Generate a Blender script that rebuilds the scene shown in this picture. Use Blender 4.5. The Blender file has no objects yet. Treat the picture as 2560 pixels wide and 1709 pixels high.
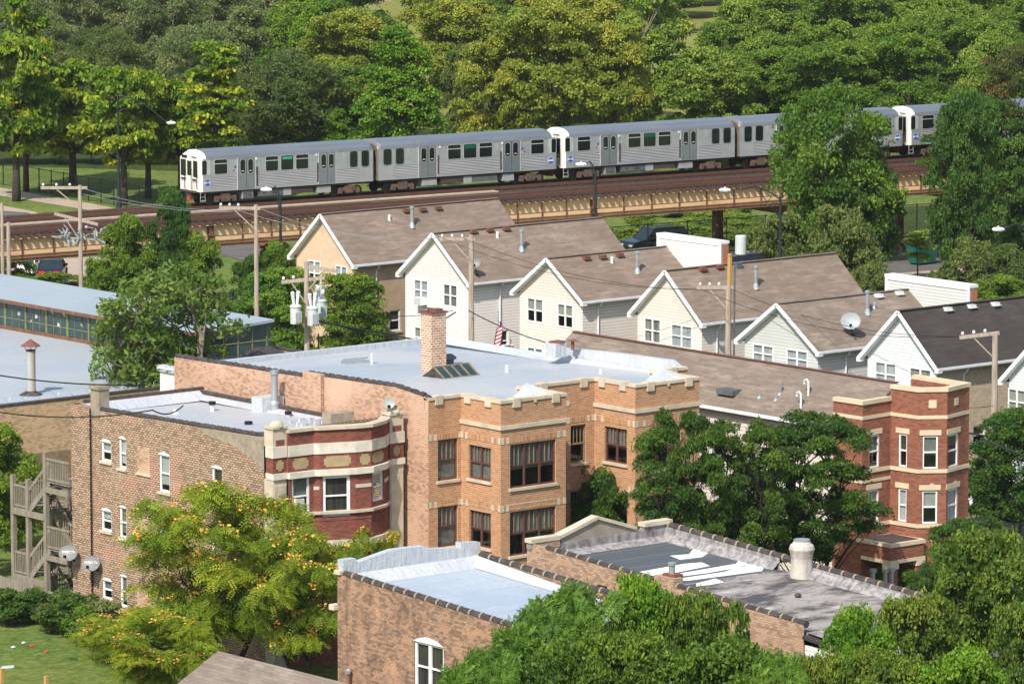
import bpy, math, random
import numpy as np
from mathutils import Vector, Matrix
R=math.radians
scene=bpy.context.scene
COL=scene.collection
# ------------------------------------------------------------------ camera maths
F=12700.;YH=-880.;H=43.
P=math.atan((854.5-YH)/F);YAW=R(50.2)
fh=(math.cos(YAW),math.sin(YAW));RV=(fh[1],-fh[0],0)
FV=(fh[0]*math.cos(P),fh[1]*math.cos(P),-math.sin(P));UV=(fh[0]*math.sin(P),fh[1]*math.sin(P),math.cos(P))
def ray(px,py):
    a=(px-1280)/F;b=-(py-854.5)/F
    return [RV[i]*a+UV[i]*b+FV[i] for i in range(3)]
def at(px,py,z=0):
    d=ray(px,py);t=(z-H)/d[2];return (d[0]*t,d[1]*t,z)
K=2560/2349
def atD(x,y,z=0): return at(x*K,y*K,z)
ZO=dict(a=(0,0),b=(850,0),c=(1700,0),d=(0,570),e=(850,570),g=(1700,570),h=(0,1139),i=(850,1139),j=(1700,1139))
S=860/2349
def Z(k,x,y):
    if k=='D': return x*K,y*K
    return ZO[k][0]+x*S,ZO[k][1]+y*S
def zat(k,x,y,z=0): return at(*Z(k,x,y),z)
def hit(P0,P1,px,py):
    "pixel -> (distance along wall from P0, z) on the vertical plane through P0,P1"
    d=ray(px,py);tx,ty=P1[0]-P0[0],P1[1]-P0[1];L=math.hypot(tx,ty);tx/=L;ty/=L
    n=(ty,-tx);den=d[0]*n[0]+d[1]*n[1];s=(P0[0]*n[0]+P0[1]*n[1])/den
    x,y,z=d[0]*s,d[1]*s,H+d[2]*s
    return (x-P0[0])*tx+(y-P0[1])*ty,z
def proj(x,y,z):
    v=(x,y,z-H);c=sum(v[i]*FV[i] for i in range(3));a=sum(v[i]*RV[i] for i in range(3));b=sum(v[i]*UV[i] for i in range(3))
    return (1280+F*a/c,854.5-F*b/c)
# ------------------------------------------------------------------ materials
def nt_new(name):
    m=bpy.data.materials.new(name);m.use_nodes=True;nt=m.node_tree
    for n in list(nt.nodes): nt.nodes.remove(n)
    o=nt.nodes.new('ShaderNodeOutputMaterial');p=nt.nodes.new('ShaderNodeBsdfPrincipled')
    nt.links.new(p.outputs[0],o.inputs[0]);return m,nt,p,o
def N(nt,t,**kw):
    n=nt.nodes.new(t)
    for k,v in kw.items():
        if k in n.inputs: n.inputs[k].default_value=v
        else: setattr(n,k,v)
    return n
def c4(c): return (c[0],c[1],c[2],1)
def mixc(nt,fac,a,b,mode='MIX'):
    n=nt.nodes.new('ShaderNodeMix');n.data_type='RGBA';n.blend_type=mode
    for s,v in ((0,fac),(6,a),(7,b)):
        if isinstance(v,(int,float)): n.inputs[s].default_value=v
        elif isinstance(v,tuple): n.inputs[s].default_value=c4(v)
        else: nt.links.new(v,n.inputs[s])
    return n.outputs[2]
def ramp(nt,src,a,b):
    n=nt.nodes.new('ShaderNodeMapRange');n.inputs[1].default_value=a;n.inputs[2].default_value=b
    nt.links.new(src,n.inputs[0]);return n.outputs[0]
def uvsrc(nt): return N(nt,'ShaderNodeTexCoord').outputs['UV']
def possrc(nt): return N(nt,'ShaderNodeTexCoord').outputs['Object']
def noise(nt,src,scale,detail=4,stretch=None,rough=.6):
    if stretch:
        mp=N(nt,'ShaderNodeMapping');mp.inputs['Scale'].default_value=stretch;nt.links.new(src,mp.inputs[0]);src=mp.outputs[0]
    n=N(nt,'ShaderNodeTexNoise');n.inputs['Scale'].default_value=scale;n.inputs['Detail'].default_value=detail;n.inputs['Roughness'].default_value=rough
    nt.links.new(src,n.inputs['Vector']);return n.outputs['Fac']
def bump(nt,p,h,dist=.01,st=1.):
    b=N(nt,'ShaderNodeBump');b.inputs['Distance'].default_value=dist;b.inputs['Strength'].default_value=st
    nt.links.new(h,b.inputs['Height']);nt.links.new(b.outputs[0],p.inputs['Normal'])
def plain(name,c,rough=.8,metal=0,c2=None,ns=2.,stretch=None,lo=.35,hi=.65,bmp=0,spec=.3,src='o'):
    m,nt,p,o=nt_new(name);p.inputs['Roughness'].default_value=rough;p.inputs['Metallic'].default_value=metal
    p.inputs['Specular IOR Level'].default_value=spec
    if c2 is None: c2=tuple(x*.82 for x in c)
    s=possrc(nt) if src=='o' else uvsrc(nt)
    f=noise(nt,s,ns,5,stretch)
    nt.links.new(mixc(nt,ramp(nt,f,lo,hi),c,c2),p.inputs['Base Color'])
    if bmp: bump(nt,p,noise(nt,s,ns*6,3),bmp)
    return m
def brick(name,c1,c2,mortar,bw=.215,bh=.078,ms=.011,stain=None,st=(.5,.75),ss=.5,patch=None,pt=(.55,.7),ps=.8,streak=False,dark=.0,vary=.35):
    m,nt,p,o=nt_new(name);p.inputs['Roughness'].default_value=.9;p.inputs['Specular IOR Level'].default_value=.15
    s=uvsrc(nt)
    b=N(nt,'ShaderNodeTexBrick');nt.links.new(s,b.inputs['Vector'])
    b.inputs['Scale'].default_value=1;b.inputs['Brick Width'].default_value=bw;b.inputs['Row Height'].default_value=bh
    b.inputs['Mortar Size'].default_value=ms;b.inputs['Mortar Smooth'].default_value=.1;b.inputs['Bias'].default_value=0
    b.inputs['Color1'].default_value=c4(c1);b.inputs['Color2'].default_value=c4(c2);b.inputs['Mortar'].default_value=c4(mortar)
    col=b.outputs['Color']
    # brick to brick tone
    w=N(nt,'ShaderNodeTexBrick');nt.links.new(s,w.inputs['Vector'])
    w.inputs['Scale'].default_value=1;w.inputs['Brick Width'].default_value=bw;w.inputs['Row Height'].default_value=bh;w.inputs['Mortar Size'].default_value=0
    w.inputs['Color1'].default_value=(0,0,0,1);w.inputs['Color2'].default_value=(1,1,1,1);w.inputs['Bias'].default_value=-.35
    nb=N(nt,'ShaderNodeMath',operation='MULTIPLY');nt.links.new(w.outputs['Color'],nb.inputs[0]);nb.inputs[1].default_value=vary
    col=mixc(nt,nb.outputs[0],col,(dark,dark*.8,dark*.7))
    if patch:
        f=noise(nt,s,ps,5);col=mixc(nt,ramp(nt,f,*pt),col,mixc(nt,b.outputs['Fac'],patch,mortar))
    if stain:
        f=noise(nt,s,ss,6,(1,.45,1) if streak else None,.7);
        q=N(nt,'ShaderNodeMath',operation='MULTIPLY');nt.links.new(ramp(nt,f,*st),q.inputs[0]);q.inputs[1].default_value=.75
        col=mixc(nt,q.outputs[0],col,stain)
    nt.links.new(col,p.inputs['Base Color'])
    inv=N(nt,'ShaderNodeMath',operation='SUBTRACT');inv.inputs[0].default_value=1;nt.links.new(b.outputs['Fac'],inv.inputs[1])
    bump(nt,p,inv.outputs[0],.006,.8)
    return m
def shingle(name,c1,c2,c3):
    m,nt,p,o=nt_new(name);p.inputs['Roughness'].default_value=.95;p.inputs['Specular IOR Level'].default_value=.15
    s=uvsrc(nt)
    def br(w,h,a,b_,ms=0):
        b=N(nt,'ShaderNodeTexBrick');nt.links.new(s,b.inputs['Vector']);b.inputs['Scale'].default_value=1
        b.inputs['Brick Width'].default_value=w;b.inputs['Row Height'].default_value=h;b.inputs['Mortar Size'].default_value=ms
        b.inputs['Color1'].default_value=c4(a);b.inputs['Color2'].default_value=c4(b_);b.inputs['Mortar'].default_value=c4(tuple(x*.5 for x in a));b.offset=.37
        return b
    b=br(.62,.15,c1,c2,.004);b2=br(1.7,.15,(0,0,0),(1,1,1))
    f=noise(nt,s,.9,4,(1,3.,1));q=N(nt,'ShaderNodeMath',operation='MULTIPLY');nt.links.new(b2.outputs['Color'],q.inputs[0]);nt.links.new(ramp(nt,f,.42,.62),q.inputs[1])
    col=mixc(nt,q.outputs[0],b.outputs['Color'],c3)
    f2=noise(nt,s,.35,3);col=mixc(nt,ramp(nt,f2,.35,.8),col,tuple(x*.85 for x in c1))
    nt.links.new(col,p.inputs['Base Color']);bump(nt,p,b.outputs['Fac'],-.01,.7)
    return m
def siding(name,c,lap=.17,groove=.55):
    m,nt,p,o=nt_new(name);p.inputs['Roughness'].default_value=.6;p.inputs['Specular IOR Level'].default_value=.3
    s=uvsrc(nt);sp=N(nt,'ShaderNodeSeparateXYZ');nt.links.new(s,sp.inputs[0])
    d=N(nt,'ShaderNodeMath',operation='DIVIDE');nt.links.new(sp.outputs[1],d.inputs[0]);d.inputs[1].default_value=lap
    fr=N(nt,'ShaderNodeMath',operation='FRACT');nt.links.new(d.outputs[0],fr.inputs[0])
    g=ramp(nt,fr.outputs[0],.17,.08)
    f=noise(nt,s,.7,4)
    base=mixc(nt,ramp(nt,f,.3,.75),c,tuple(x*.9 for x in c))
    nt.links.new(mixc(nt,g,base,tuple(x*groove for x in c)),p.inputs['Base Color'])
    inv=N(nt,'ShaderNodeMath',operation='SUBTRACT');inv.inputs[0].default_value=1;nt.links.new(fr.outputs[0],inv.inputs[1])
    bump(nt,p,inv.outputs[0],.02,.5)
    return m
def coated(name,c,c2,c3,wrinkle=.02,ws=(1,1,1),lines=None,rough=.45,seam=.4):
    "aluminium / silver coated membrane roof with ponding stains"
    m,nt,p,o=nt_new(name);p.inputs['Roughness'].default_value=rough;p.inputs['Specular IOR Level'].default_value=.4
    s=uvsrc(nt)
    f=noise(nt,s,.16,5,ws);col=mixc(nt,ramp(nt,f,.42,.58),c,c2)
    f=noise(nt,s,.9,6,(1,2.2,1),.7);col=mixc(nt,ramp(nt,f,.58,.78),col,c3)
    f=noise(nt,s,6,4);col=mixc(nt,ramp(nt,f,.25,.95),col,tuple(x*.8 for x in c))
    # dried ponding marks, grime and lapped seams of the membrane
    f=noise(nt,s,.33,7,(1,1.5,1),.62);q=N(nt,'ShaderNodeMath',operation='MULTIPLY');nt.links.new(ramp(nt,f,.60,.72),q.inputs[0]);q.inputs[1].default_value=.55
    col=mixc(nt,q.outputs[0],col,(c[0]*.62,c[1]*.60,c[2]*.56))
    sb_=N(nt,'ShaderNodeTexBrick');wv=N(nt,'ShaderNodeVectorMath',operation='MULTIPLY_ADD');nn=N(nt,'ShaderNodeTexNoise');nn.inputs['Scale'].default_value=.7;nt.links.new(s,nn.inputs['Vector']);nt.links.new(nn.outputs['Color'],wv.inputs[0]);wv.inputs[1].default_value=(.22,.22,0);nt.links.new(s,wv.inputs[2]);nt.links.new(wv.outputs[0],sb_.inputs['Vector'])
    sb_.inputs['Scale'].default_value=1;sb_.inputs['Brick Width'].default_value=7.5;sb_.inputs['Row Height'].default_value=1.0;sb_.inputs['Mortar Size'].default_value=.035;sb_.inputs['Mortar Smooth'].default_value=.6
    q=N(nt,'ShaderNodeMath',operation='MULTIPLY');nt.links.new(sb_.outputs['Fac'],q.inputs[0]);q.inputs[1].default_value=seam
    col=mixc(nt,q.outputs[0],col,tuple(x*.6 for x in c))
    if lines:
        sp=N(nt,'ShaderNodeSeparateXYZ');nt.links.new(s,sp.inputs[0])
        f3=noise(nt,s,.8,3);ad=N(nt,'ShaderNodeMath',operation='MULTIPLY_ADD');nt.links.new(f3,ad.inputs[0]);ad.inputs[1].default_value=.12;nt.links.new(sp.outputs[1],ad.inputs[2])
        d=N(nt,'ShaderNodeMath',operation='DIVIDE');nt.links.new(ad.outputs[0],d.inputs[0]);d.inputs[1].default_value=lines
        fr=N(nt,'ShaderNodeMath',operation='FRACT');nt.links.new(d.outputs[0],fr.inputs[0])
        col=mixc(nt,ramp(nt,fr.outputs[0],.06,.02),col,c3)
    nt.links.new(col,p.inputs['Base Color'])
    bump(nt,p,noise(nt,s,1.6,5,ws),wrinkle,.7)
    return m
def glassmat():
    m,nt,p,o=nt_new('window_glass');nt.nodes.remove(p)
    g=N(nt,'ShaderNodeBsdfGlossy');g.inputs['Roughness'].default_value=.02;g.inputs['Color'].default_value=(.8,.85,.9,1)
    t=N(nt,'ShaderNodeBsdfTransparent');t.inputs['Color'].default_value=(.80,.84,.85,1)
    fr=N(nt,'ShaderNodeLayerWeight');fr.inputs['Blend'].default_value=.5;pw=N(nt,'ShaderNodeMath',operation='POWER');nt.links.new(fr.outputs['Facing'],pw.inputs[0]);pw.inputs[1].default_value=3.5
    q=N(nt,'ShaderNodeMath',operation='MULTIPLY_ADD');nt.links.new(pw.outputs[0],q.inputs[0]);q.inputs[1].default_value=.8;q.inputs[2].default_value=.07
    mx=N(nt,'ShaderNodeMixShader');nt.links.new(q.outputs[0],mx.inputs[0]);nt.links.new(t.outputs[0],mx.inputs[1]);nt.links.new(g.outputs[0],mx.inputs[2])
    nt.links.new(mx.outputs[0],o.inputs[0]);return m
def leafmat(name,dark,light,yellow=None,trans=.35):
    m,nt,p,o=nt_new(name)
    p.inputs['Roughness'].default_value=.55;p.inputs['Specular IOR Level'].default_value=.25
    a=N(nt,'ShaderNodeAttribute');a.attribute_name='tone';sp=N(nt,'ShaderNodeSeparateColor');nt.links.new(a.outputs['Color'],sp.inputs[0])
    oi=N(nt,'ShaderNodeObjectInfo')
    col=mixc(nt,sp.outputs[0],dark,light)
    if yellow: col=mixc(nt,ramp(nt,sp.outputs[1],.55,1.),col,yellow)
    hs=N(nt,'ShaderNodeHueSaturation');nt.links.new(col,hs.inputs['Color'])
    h=ramp(nt,oi.outputs['Random'],0,1)
    hh=N(nt,'ShaderNodeMath',operation='MULTIPLY_ADD');nt.links.new(oi.outputs['Random'],hh.inputs[0]);hh.inputs[1].default_value=.02;hh.inputs[2].default_value=.493
    vv=N(nt,'ShaderNodeMath',operation='MULTIPLY_ADD');nt.links.new(oi.outputs['Random'],vv.inputs[0]);vv.inputs[1].default_value=-.28;vv.inputs[2].default_value=1.2
    nt.links.new(hh.outputs[0],hs.inputs['Hue']);nt.links.new(vv.outputs[0],hs.inputs['Value'])
    nt.links.new(hs.outputs[0],p.inputs['Base Color'])
    tr=N(nt,'ShaderNodeBsdfTranslucent');nt.links.new(mixc(nt,.5,hs.outputs[0],(.5,.55,.08),'MULTIPLY'),tr.inputs['Color'])
    tr2=mixc(nt,.35,hs.outputs[0],(.35,.4,.03));nt.links.new(tr2,tr.inputs['Color'])
    mx=N(nt,'ShaderNodeMixShader');mx.inputs[0].default_value=trans
    nt.links.new(p.outputs[0],mx.inputs[1]);nt.links.new(tr.outputs[0],mx.inputs[2]);nt.links.new(mx.outputs[0],o.inputs[0])
    return m
M={}
M['glass']=glassmat()
M['interior']=plain('room_interior',(.035,.033,.03),.9)
M['blind']=plain('window_blind',(.42,.42,.37),.8,ns=3)
M['curtain']=plain('window_curtain',(.45,.43,.38),.9,c2=(.16,.15,.13),ns=5,stretch=(1,1,.05))
M['dark_curtain']=plain('dark_window_curtain',(.10,.085,.06),.9,c2=(.02,.018,.02),ns=6,stretch=(1,1,.05))
M['sheer']=plain('sheer_curtain',(.55,.56,.56),.9,c2=(.38,.4,.42),ns=4,stretch=(1,1,.1))
M['white']=plain('white_vinyl',(.80,.81,.82),.45,c2=(.72,.73,.74))
M['alu']=plain('white_gutter_metal',(.74,.77,.80),.35,c2=(.64,.67,.7))
M['brown_frame']=plain('maroon_painted_wood',(.15,.06,.045),.6,c2=(.09,.045,.035),ns=6)
M['tan_wood']=plain('weathered_tan_wood',(.30,.22,.13),.8,c2=(.17,.13,.09),ns=4)
M['stone']=plain('limestone',(.60,.53,.41),.9,c2=(.45,.39,.30),ns=1.6,bmp=.004)
M['white_stone']=plain('painted_stone_band',(.66,.61,.53),.85,c2=(.42,.38,.31),ns=1.4,lo=.45,hi=.75)
M['cream_stone']=plain('cream_cast_stone',(.64,.54,.38),.85,c2=(.54,.45,.32),ns=1.2)
M['panel_stone']=plain('ochre_stone_panel',(.42,.32,.17),.9,c2=(.33,.26,.15),ns=3)
M['tar']=plain('tar_coping',(.035,.03,.03),.55,c2=(.08,.07,.065),ns=5)
M['tile_coping']=plain('glazed_clay_coping',(.04,.034,.034),.4,c2=(.085,.07,.062),ns=4)
M['tile_joint']=plain('mortar_joint',(.30,.25,.18),.9,c2=(.3,.25,.17),ns=6)
M['brick_lb']=brick('common_brick',(.56,.375,.255),(.47,.34,.24),(.17,.125,.095),bw=.23,bh=.10,ms=.021,stain=(.50,.40,.31),st=(.55,.8),ss=.8,patch=(.62,.33,.235),pt=(.54,.66),ps=.35,dark=.03,vary=.62)
M['brick_fb']=brick('brown_common_brick',(.42,.25,.16),(.31,.20,.135),(.27,.20,.145),bh=.085,ms=.010,stain=(.085,.07,.06),st=(.50,.66),ss=1.3,patch=(.52,.30,.18),pt=(.54,.68),ps=1.0,streak=True,dark=.03,vary=.65)
M['brick_fb2']=brick('light_common_brick',(.52,.34,.23),(.43,.29,.20),(.30,.23,.17),bh=.085,ms=.011,stain=(.16,.12,.09),st=(.6,.8),ss=.9,patch=(.5,.3,.19),pt=(.55,.7),ps=.7,dark=.04,vary=.55)
M['brick_och']=brick('ochre_face_brick',(.49,.245,.12),(.41,.195,.09),(.56,.42,.30),bh=.085,ms=.011,stain=(.30,.18,.10),st=(.55,.85),ss=.55,streak=True,dark=.10,vary=.28)
M['brick_och_side']=brick('pinkish_common_brick',(.58,.36,.25),(.50,.31,.22),(.40,.29,.21),bh=.088,ms=.012,stain=(.27,.16,.11),st=(.55,.75),ss=.5,patch=(.66,.43,.31),pt=(.5,.66),ps=.3,dark=.05,vary=.6)
M['brick_chim']=brick('chimney_brick',(.46,.18,.10),(.56,.30,.19),(.72,.60,.48),bw=.26,bh=.115,ms=.026,dark=.03,vary=.6)
M['soldier']=brick('soldier_course_brick',(.49,.245,.12),(.32,.15,.07),(.58,.44,.31),bw=.085,bh=.4,ms=.012,dark=.08,vary=.3)
M['brick_red']=brick('red_face_brick',(.30,.108,.065),(.225,.083,.052),(.28,.16,.12),bh=.085,ms=.009,stain=(.14,.05,.03),st=(.55,.85),ss=.7,dark=.04,vary=.4)
M['brick_maroon']=brick('maroon_pressed_brick',(.26,.088,.066),(.21,.07,.053),(.19,.09,.07),bh=.08,ms=.006,stain=(.30,.17,.12),st=(.66,.9),ss=1.2,dark=.03,vary=.35)
M['brick_gar']=brick('yellow_garage_brick',(.66,.45,.27),(.56,.38,.23),(.40,.29,.19),bh=.088,ms=.012,stain=(.60,.43,.26),st=(.5,.7),ss=.4,dark=.06,vary=.5)
M['brick_end']=brick('orange_red_brick',(.42,.12,.055),(.35,.10,.05),(.45,.3,.2),bh=.09,ms=.012,dark=.08,vary=.3)
M['stucco']=plain('tan_stucco',(.46,.345,.235),.95,c2=(.38,.28,.19),ns=1.5,bmp=.02)
M['beige_block']=brick('beige_block_wall',(.64,.485,.335),(.60,.455,.315),(.56,.44,.31),bw=.4,bh=.2,ms=.008,dark=.2,vary=.05)
M['splitface']=brick('split_face_block',(.56,.47,.35),(.50,.42,.31),(.44,.37,.28),bw=.4,bh=.2,ms=.01,stain=(.34,.27,.18),st=(.4,.75),ss=4,dark=.15,vary=.15)
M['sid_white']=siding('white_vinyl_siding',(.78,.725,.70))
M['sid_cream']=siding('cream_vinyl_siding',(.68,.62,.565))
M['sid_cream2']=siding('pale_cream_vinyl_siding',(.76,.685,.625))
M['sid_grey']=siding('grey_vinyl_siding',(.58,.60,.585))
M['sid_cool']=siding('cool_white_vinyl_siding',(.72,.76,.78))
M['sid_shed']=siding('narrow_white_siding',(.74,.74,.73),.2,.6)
M['roof_tan']=shingle('tan_shingles',(.19,.147,.118),(.245,.193,.158),(.315,.255,.21))
M['roof_tan2']=shingle('mottled_tan_shingles',(.175,.142,.115),(.25,.205,.17),(.33,.27,.225))
M['roof_dark']=shingle('charcoal_shingles',(.055,.048,.045),(.07,.062,.058),(.085,.077,.072))
M['roof_shed']=shingle('brown_shed_shingles',(.20,.165,.14),(.28,.235,.20),(.15,.125,.105))
M['silver']=coated('silver_roof_coating',(.36,.41,.465),(.50,.51,.52),(.62,.625,.63))
M['silver_lb']=coated('silver_roof_coating_cracked',(.41,.45,.50),(.50,.51,.53),(.64,.64,.63),.03)
M['silver_fb']=coated('silver_roof_coating_seamed',(.37,.44,.53),(.47,.53,.60),(.62,.66,.70),.03,(1,1,1),None)
M['foil']=coated('aluminium_flashing_membrane',(.46,.50,.55),(.54,.57,.60),(.66,.68,.70),.10,(2.5,1,1),rough=.35,seam=0)
M['garage_roof']=coated('garage_roof_coating',(.37,.42,.47),(.43,.46,.49),(.52,.50,.47))
M['monitor_roof']=coated('clerestory_roof_sheet',(.31,.37,.42),(.36,.42,.46),(.42,.43,.42))
M['grey_roof']=coated('grey_bitumen_roof',(.085,.10,.112),(.10,.112,.12),(.17,.175,.18),.02,(1,1,1),1.3,.6)
def oldroof():
    m,nt,p,o=nt_new('weathered_bitumen_roof');p.inputs['Roughness'].default_value=.8;s=uvsrc(nt)
    col=mixc(nt,ramp(nt,noise(nt,s,.55,6,(.7,1.3,1),.7),.44,.58),(.31,.285,.265),(.065,.06,.058))
    col=mixc(nt,ramp(nt,noise(nt,s,1.3,7,(.5,1.8,1),.75),.55,.70),col,(.55,.53,.52))
    col=mixc(nt,ramp(nt,noise(nt,s,3.0,6,(.6,1.5,1),.7),.60,.70),col,(.04,.037,.037))
    nt.links.new(col,p.inputs['Base Color']);bump(nt,p,noise(nt,s,3,5),.03,.7);return m
M['old_roof']=oldroof()
M['white_patch']=plain('white_roof_coating',(.80,.79,.78),.6,c2=(.7,.69,.68),ns=3)
M['lichen']=plain('weathered_parapet_render',(.34,.33,.34),.9,c2=(.13,.12,.12),ns=4.5,lo=.38,hi=.66,stretch=(1,1,.5),bmp=.01)
M['steel_dark']=plain('dark_green_steel',(.02,.03,.033),.5)
M['black']=plain('black_painted_metal',(.012,.012,.013),.5)
M['galv']=plain('galvanised_metal',(.42,.47,.50),.4,.5,c2=(.34,.38,.4))
M['rustpipe']=plain('rusty_pipe',(.30,.13,.06),.8,c2=(.12,.08,.06),ns=5)
M['rust']=plain('rusty_steel',(.26,.105,.045),.85,c2=(.10,.055,.04),ns=3,bmp=.01)
M['cream_steel']=plain('cream_painted_girder',(.74,.52,.30),.7,c2=(.52,.28,.13),ns=1.0,lo=.52,hi=.9)
M['brown_steel']=plain('brown_painted_steel',(.10,.055,.035),.7,c2=(.20,.10,.055),ns=2)
M['tie']=plain('creosoted_ties',(.075,.05,.038),.9,c2=(.035,.024,.02),ns=3)
M['tie_end']=plain('tie_ends',(.16,.085,.055),.9,c2=(.07,.04,.03),ns=4)
M['rail']=plain('rusty_rail',(.13,.065,.045),.55,c2=(.09,.045,.035),ns=6)
M['board']=plain('bleached_walk_boards',(.45,.36,.27),.9,c2=(.34,.27,.2),ns=2)
M['pole']=plain('weathered_utility_pole',(.43,.37,.31),.95,c2=(.28,.23,.18),ns=3,stretch=(4,4,.4))
M['newwood']=plain('new_yellow_timber',(.50,.31,.10),.85)
M['lumber']=plain('grey_weathered_lumber',(.27,.245,.20),.95,c2=(.20,.17,.13),ns=4,stretch=(1,1,.3))
M['porcelain']=plain('white_porcelain',(.72,.74,.75),.25)
M['transformer']=plain('transformer_grey_paint',(.52,.57,.57),.4,c2=(.44,.49,.5),ns=3)
M['cable']=plain('black_cable_sheath',(.015,.015,.015),.6)
M['dish']=plain('grey_dish_paint',(.22,.23,.23),.45)
M['dish_light']=plain('light_dish_paint',(.36,.40,.41),.45)
M['trunk']=plain('tree_bark',(.075,.055,.04),.95,c2=(.04,.03,.024),ns=4,bmp=.01)
M['trunk_dark']=plain('dark_tree_bark',(.035,.028,.024),.95)
M['trunk_pale']=plain('pale_tree_bark',(.24,.2,.15),.95,c2=(.12,.1,.08),ns=3)
M['concrete']=plain('old_concrete',(.33,.29,.24),.95,c2=(.24,.21,.17),ns=1.2,bmp=.005)
M['concrete_wall']=plain('stained_cement_wash',(.36,.31,.24),.95,c2=(.24,.2,.16),ns=2.5)
M['asphalt']=plain('asphalt',(.13,.125,.12),.95,c2=(.10,.097,.095),ns=.8)
M['sidewalk']=plain('concrete_pavement',(.42,.34,.26),.95,c2=(.34,.28,.21),ns=.7)
M['sand']=plain('bare_sandy_soil',(.42,.25,.15),.95,c2=(.34,.22,.14),ns=.2)
M['red_roofcap']=plain('rusty_vent_cap',(.20,.085,.06),.6,c2=(.14,.06,.045),ns=5)
M['gal_stack']=plain('stained_metal_stack',(.42,.46,.48),.5,.3,c2=(.46,.33,.22),ns=1.5,stretch=(1,1,.2),lo=.4,hi=.6)
M['green_glass']=plain('dark_teal_glazing',(.018,.045,.055),.12,c2=(.03,.06,.065),ns=1.2,spec=.6)
M['yellow_frame']=plain('yellowed_steel_frame',(.22,.24,.09),.7,c2=(.15,.15,.07),ns=3)
M['torn']=plain('torn_white_sheet',(.5,.52,.53),.8)
# vehicles
M['carblue']=plain('navy_car_paint',(.012,.015,.045),.2,c2=(.010,.013,.04),spec=.7)
M['carblack']=plain('black_car_paint',(.012,.02,.022),.2,c2=(.01,.017,.02),spec=.7)
M['carwhite']=plain('white_car_paint',(.72,.73,.75),.25,c2=(.7,.71,.73),spec=.6)
M['carglass']=plain('tinted_car_glass',(.02,.03,.035),.05,spec=.9)
M['taillight']=plain('red_tail_light',(.55,.03,.01),.25,c2=(.5,.02,.01))
M['tyre']=plain('tyre_rubber',(.02,.02,.02),.8)
M['rim']=plain('alloy_rim',(.5,.5,.5),.3,.7)
M['steel_up']=plain('brushed_stainless_steel',(.60,.62,.64),.38,.6,c2=(.50,.52,.55),ns=.9,stretch=(.6,1,1.5))
M['steel_door']=plain('grey_stainless_door',(.42,.45,.49),.38,.75,c2=(.36,.39,.43),ns=1.5)
M['train_roof']=plain('train_roof_metal',(.22,.25,.285),.42,.4,c2=(.17,.20,.235),ns=.6,stretch=(.3,3,1))
M['train_white']=plain('white_cab_paint',(.74,.73,.69),.4,c2=(.50,.44,.36),ns=1.7,stretch=(1,1,.35),lo=.58,hi=.75)
M['train_dirty']=plain('dirty_train_end_steel',(.30,.26,.21),.5,.4,c2=(.16,.14,.12),ns=2,stretch=(1,1,.4))
M['winframe']=plain('bright_window_frame',(.70,.72,.74),.3,.4)
M['train_glass']=plain('dark_train_glass',(.010,.014,.016),.06,spec=.8)
M['under_grey']=plain('underfloor_box_grey',(.12,.14,.145),.6,c2=(.08,.09,.095),ns=3)
M['under_light']=plain('underfloor_box_light',(.40,.42,.42),.5,.2)
M['under_brown']=plain('underfloor_box_brown',(.07,.05,.045),.8)
M['bogie']=plain('bogie_frame_rust',(.17,.10,.07),.8,c2=(.06,.05,.045),ns=4)
M['redpaint']=plain('red_paint',(.55,.06,.03),.5)
M['blue']=plain('logo_blue',(.02,.12,.48),.4)
M['signgreen']=plain('green_destination_sign',(.006,.10,.07),.4)
M['signtext']=plain('mint_sign_text',(.25,.75,.55),.5)
M['flagred']=plain('flag_red',(.5,.03,.04),.8)
M['flagwhite']=plain('flag_white',(.72,.72,.74),.8)
M['flagblue']=plain('flag_blue',(.03,.06,.22),.8)
M['green_bin']=plain('green_dumpster_paint',(.015,.14,.10),.5,c2=(.01,.1,.075))
M['corrug']=None
def corr():
    m,nt,p,o=nt_new('fluted_stainless_steel');p.inputs['Roughness'].default_value=.42;p.inputs['Metallic'].default_value=.4
    s=possrc(nt);sp=N(nt,'ShaderNodeSeparateXYZ');nt.links.new(s,sp.inputs[0])
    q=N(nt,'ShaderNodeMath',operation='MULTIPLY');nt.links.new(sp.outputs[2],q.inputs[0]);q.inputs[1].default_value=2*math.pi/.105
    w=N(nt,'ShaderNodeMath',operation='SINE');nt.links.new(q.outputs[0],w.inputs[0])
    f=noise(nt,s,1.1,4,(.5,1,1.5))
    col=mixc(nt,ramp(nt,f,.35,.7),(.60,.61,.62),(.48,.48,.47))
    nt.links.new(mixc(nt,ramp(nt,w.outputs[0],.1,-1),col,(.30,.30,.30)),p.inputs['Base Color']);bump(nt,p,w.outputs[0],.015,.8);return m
M['corrug']=corr()
def grassmat(name,c1,c2,c3,s1=.12,s2=2.5):
    m,nt,p,o=nt_new(name);p.inputs['Roughness'].default_value=.95;p.inputs['Specular IOR Level'].default_value=.1
    s=possrc(nt);f=noise(nt,s,s1,5);col=mixc(nt,ramp(nt,f,.35,.65),c1,c2);f=noise(nt,s,s2,6,None,.75);col=mixc(nt,ramp(nt,f,.46,.72),col,c3);f=noise(nt,s,s2*.35,6,None,.7);col=mixc(nt,ramp(nt,f,.52,.7),col,tuple(x*.5 for x in c1))
    nt.links.new(col,p.inputs['Base Color']);bump(nt,p,noise(nt,s,5,6,None,.8),.06,1.);return m
M['grass']=grassmat('mown_grass',(.075,.145,.024),(.125,.175,.035),(.27,.25,.10))
M['meadow']=grassmat('dry_meadow_grass',(.17,.21,.045),(.24,.24,.07),(.34,.29,.12),.08)
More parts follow.
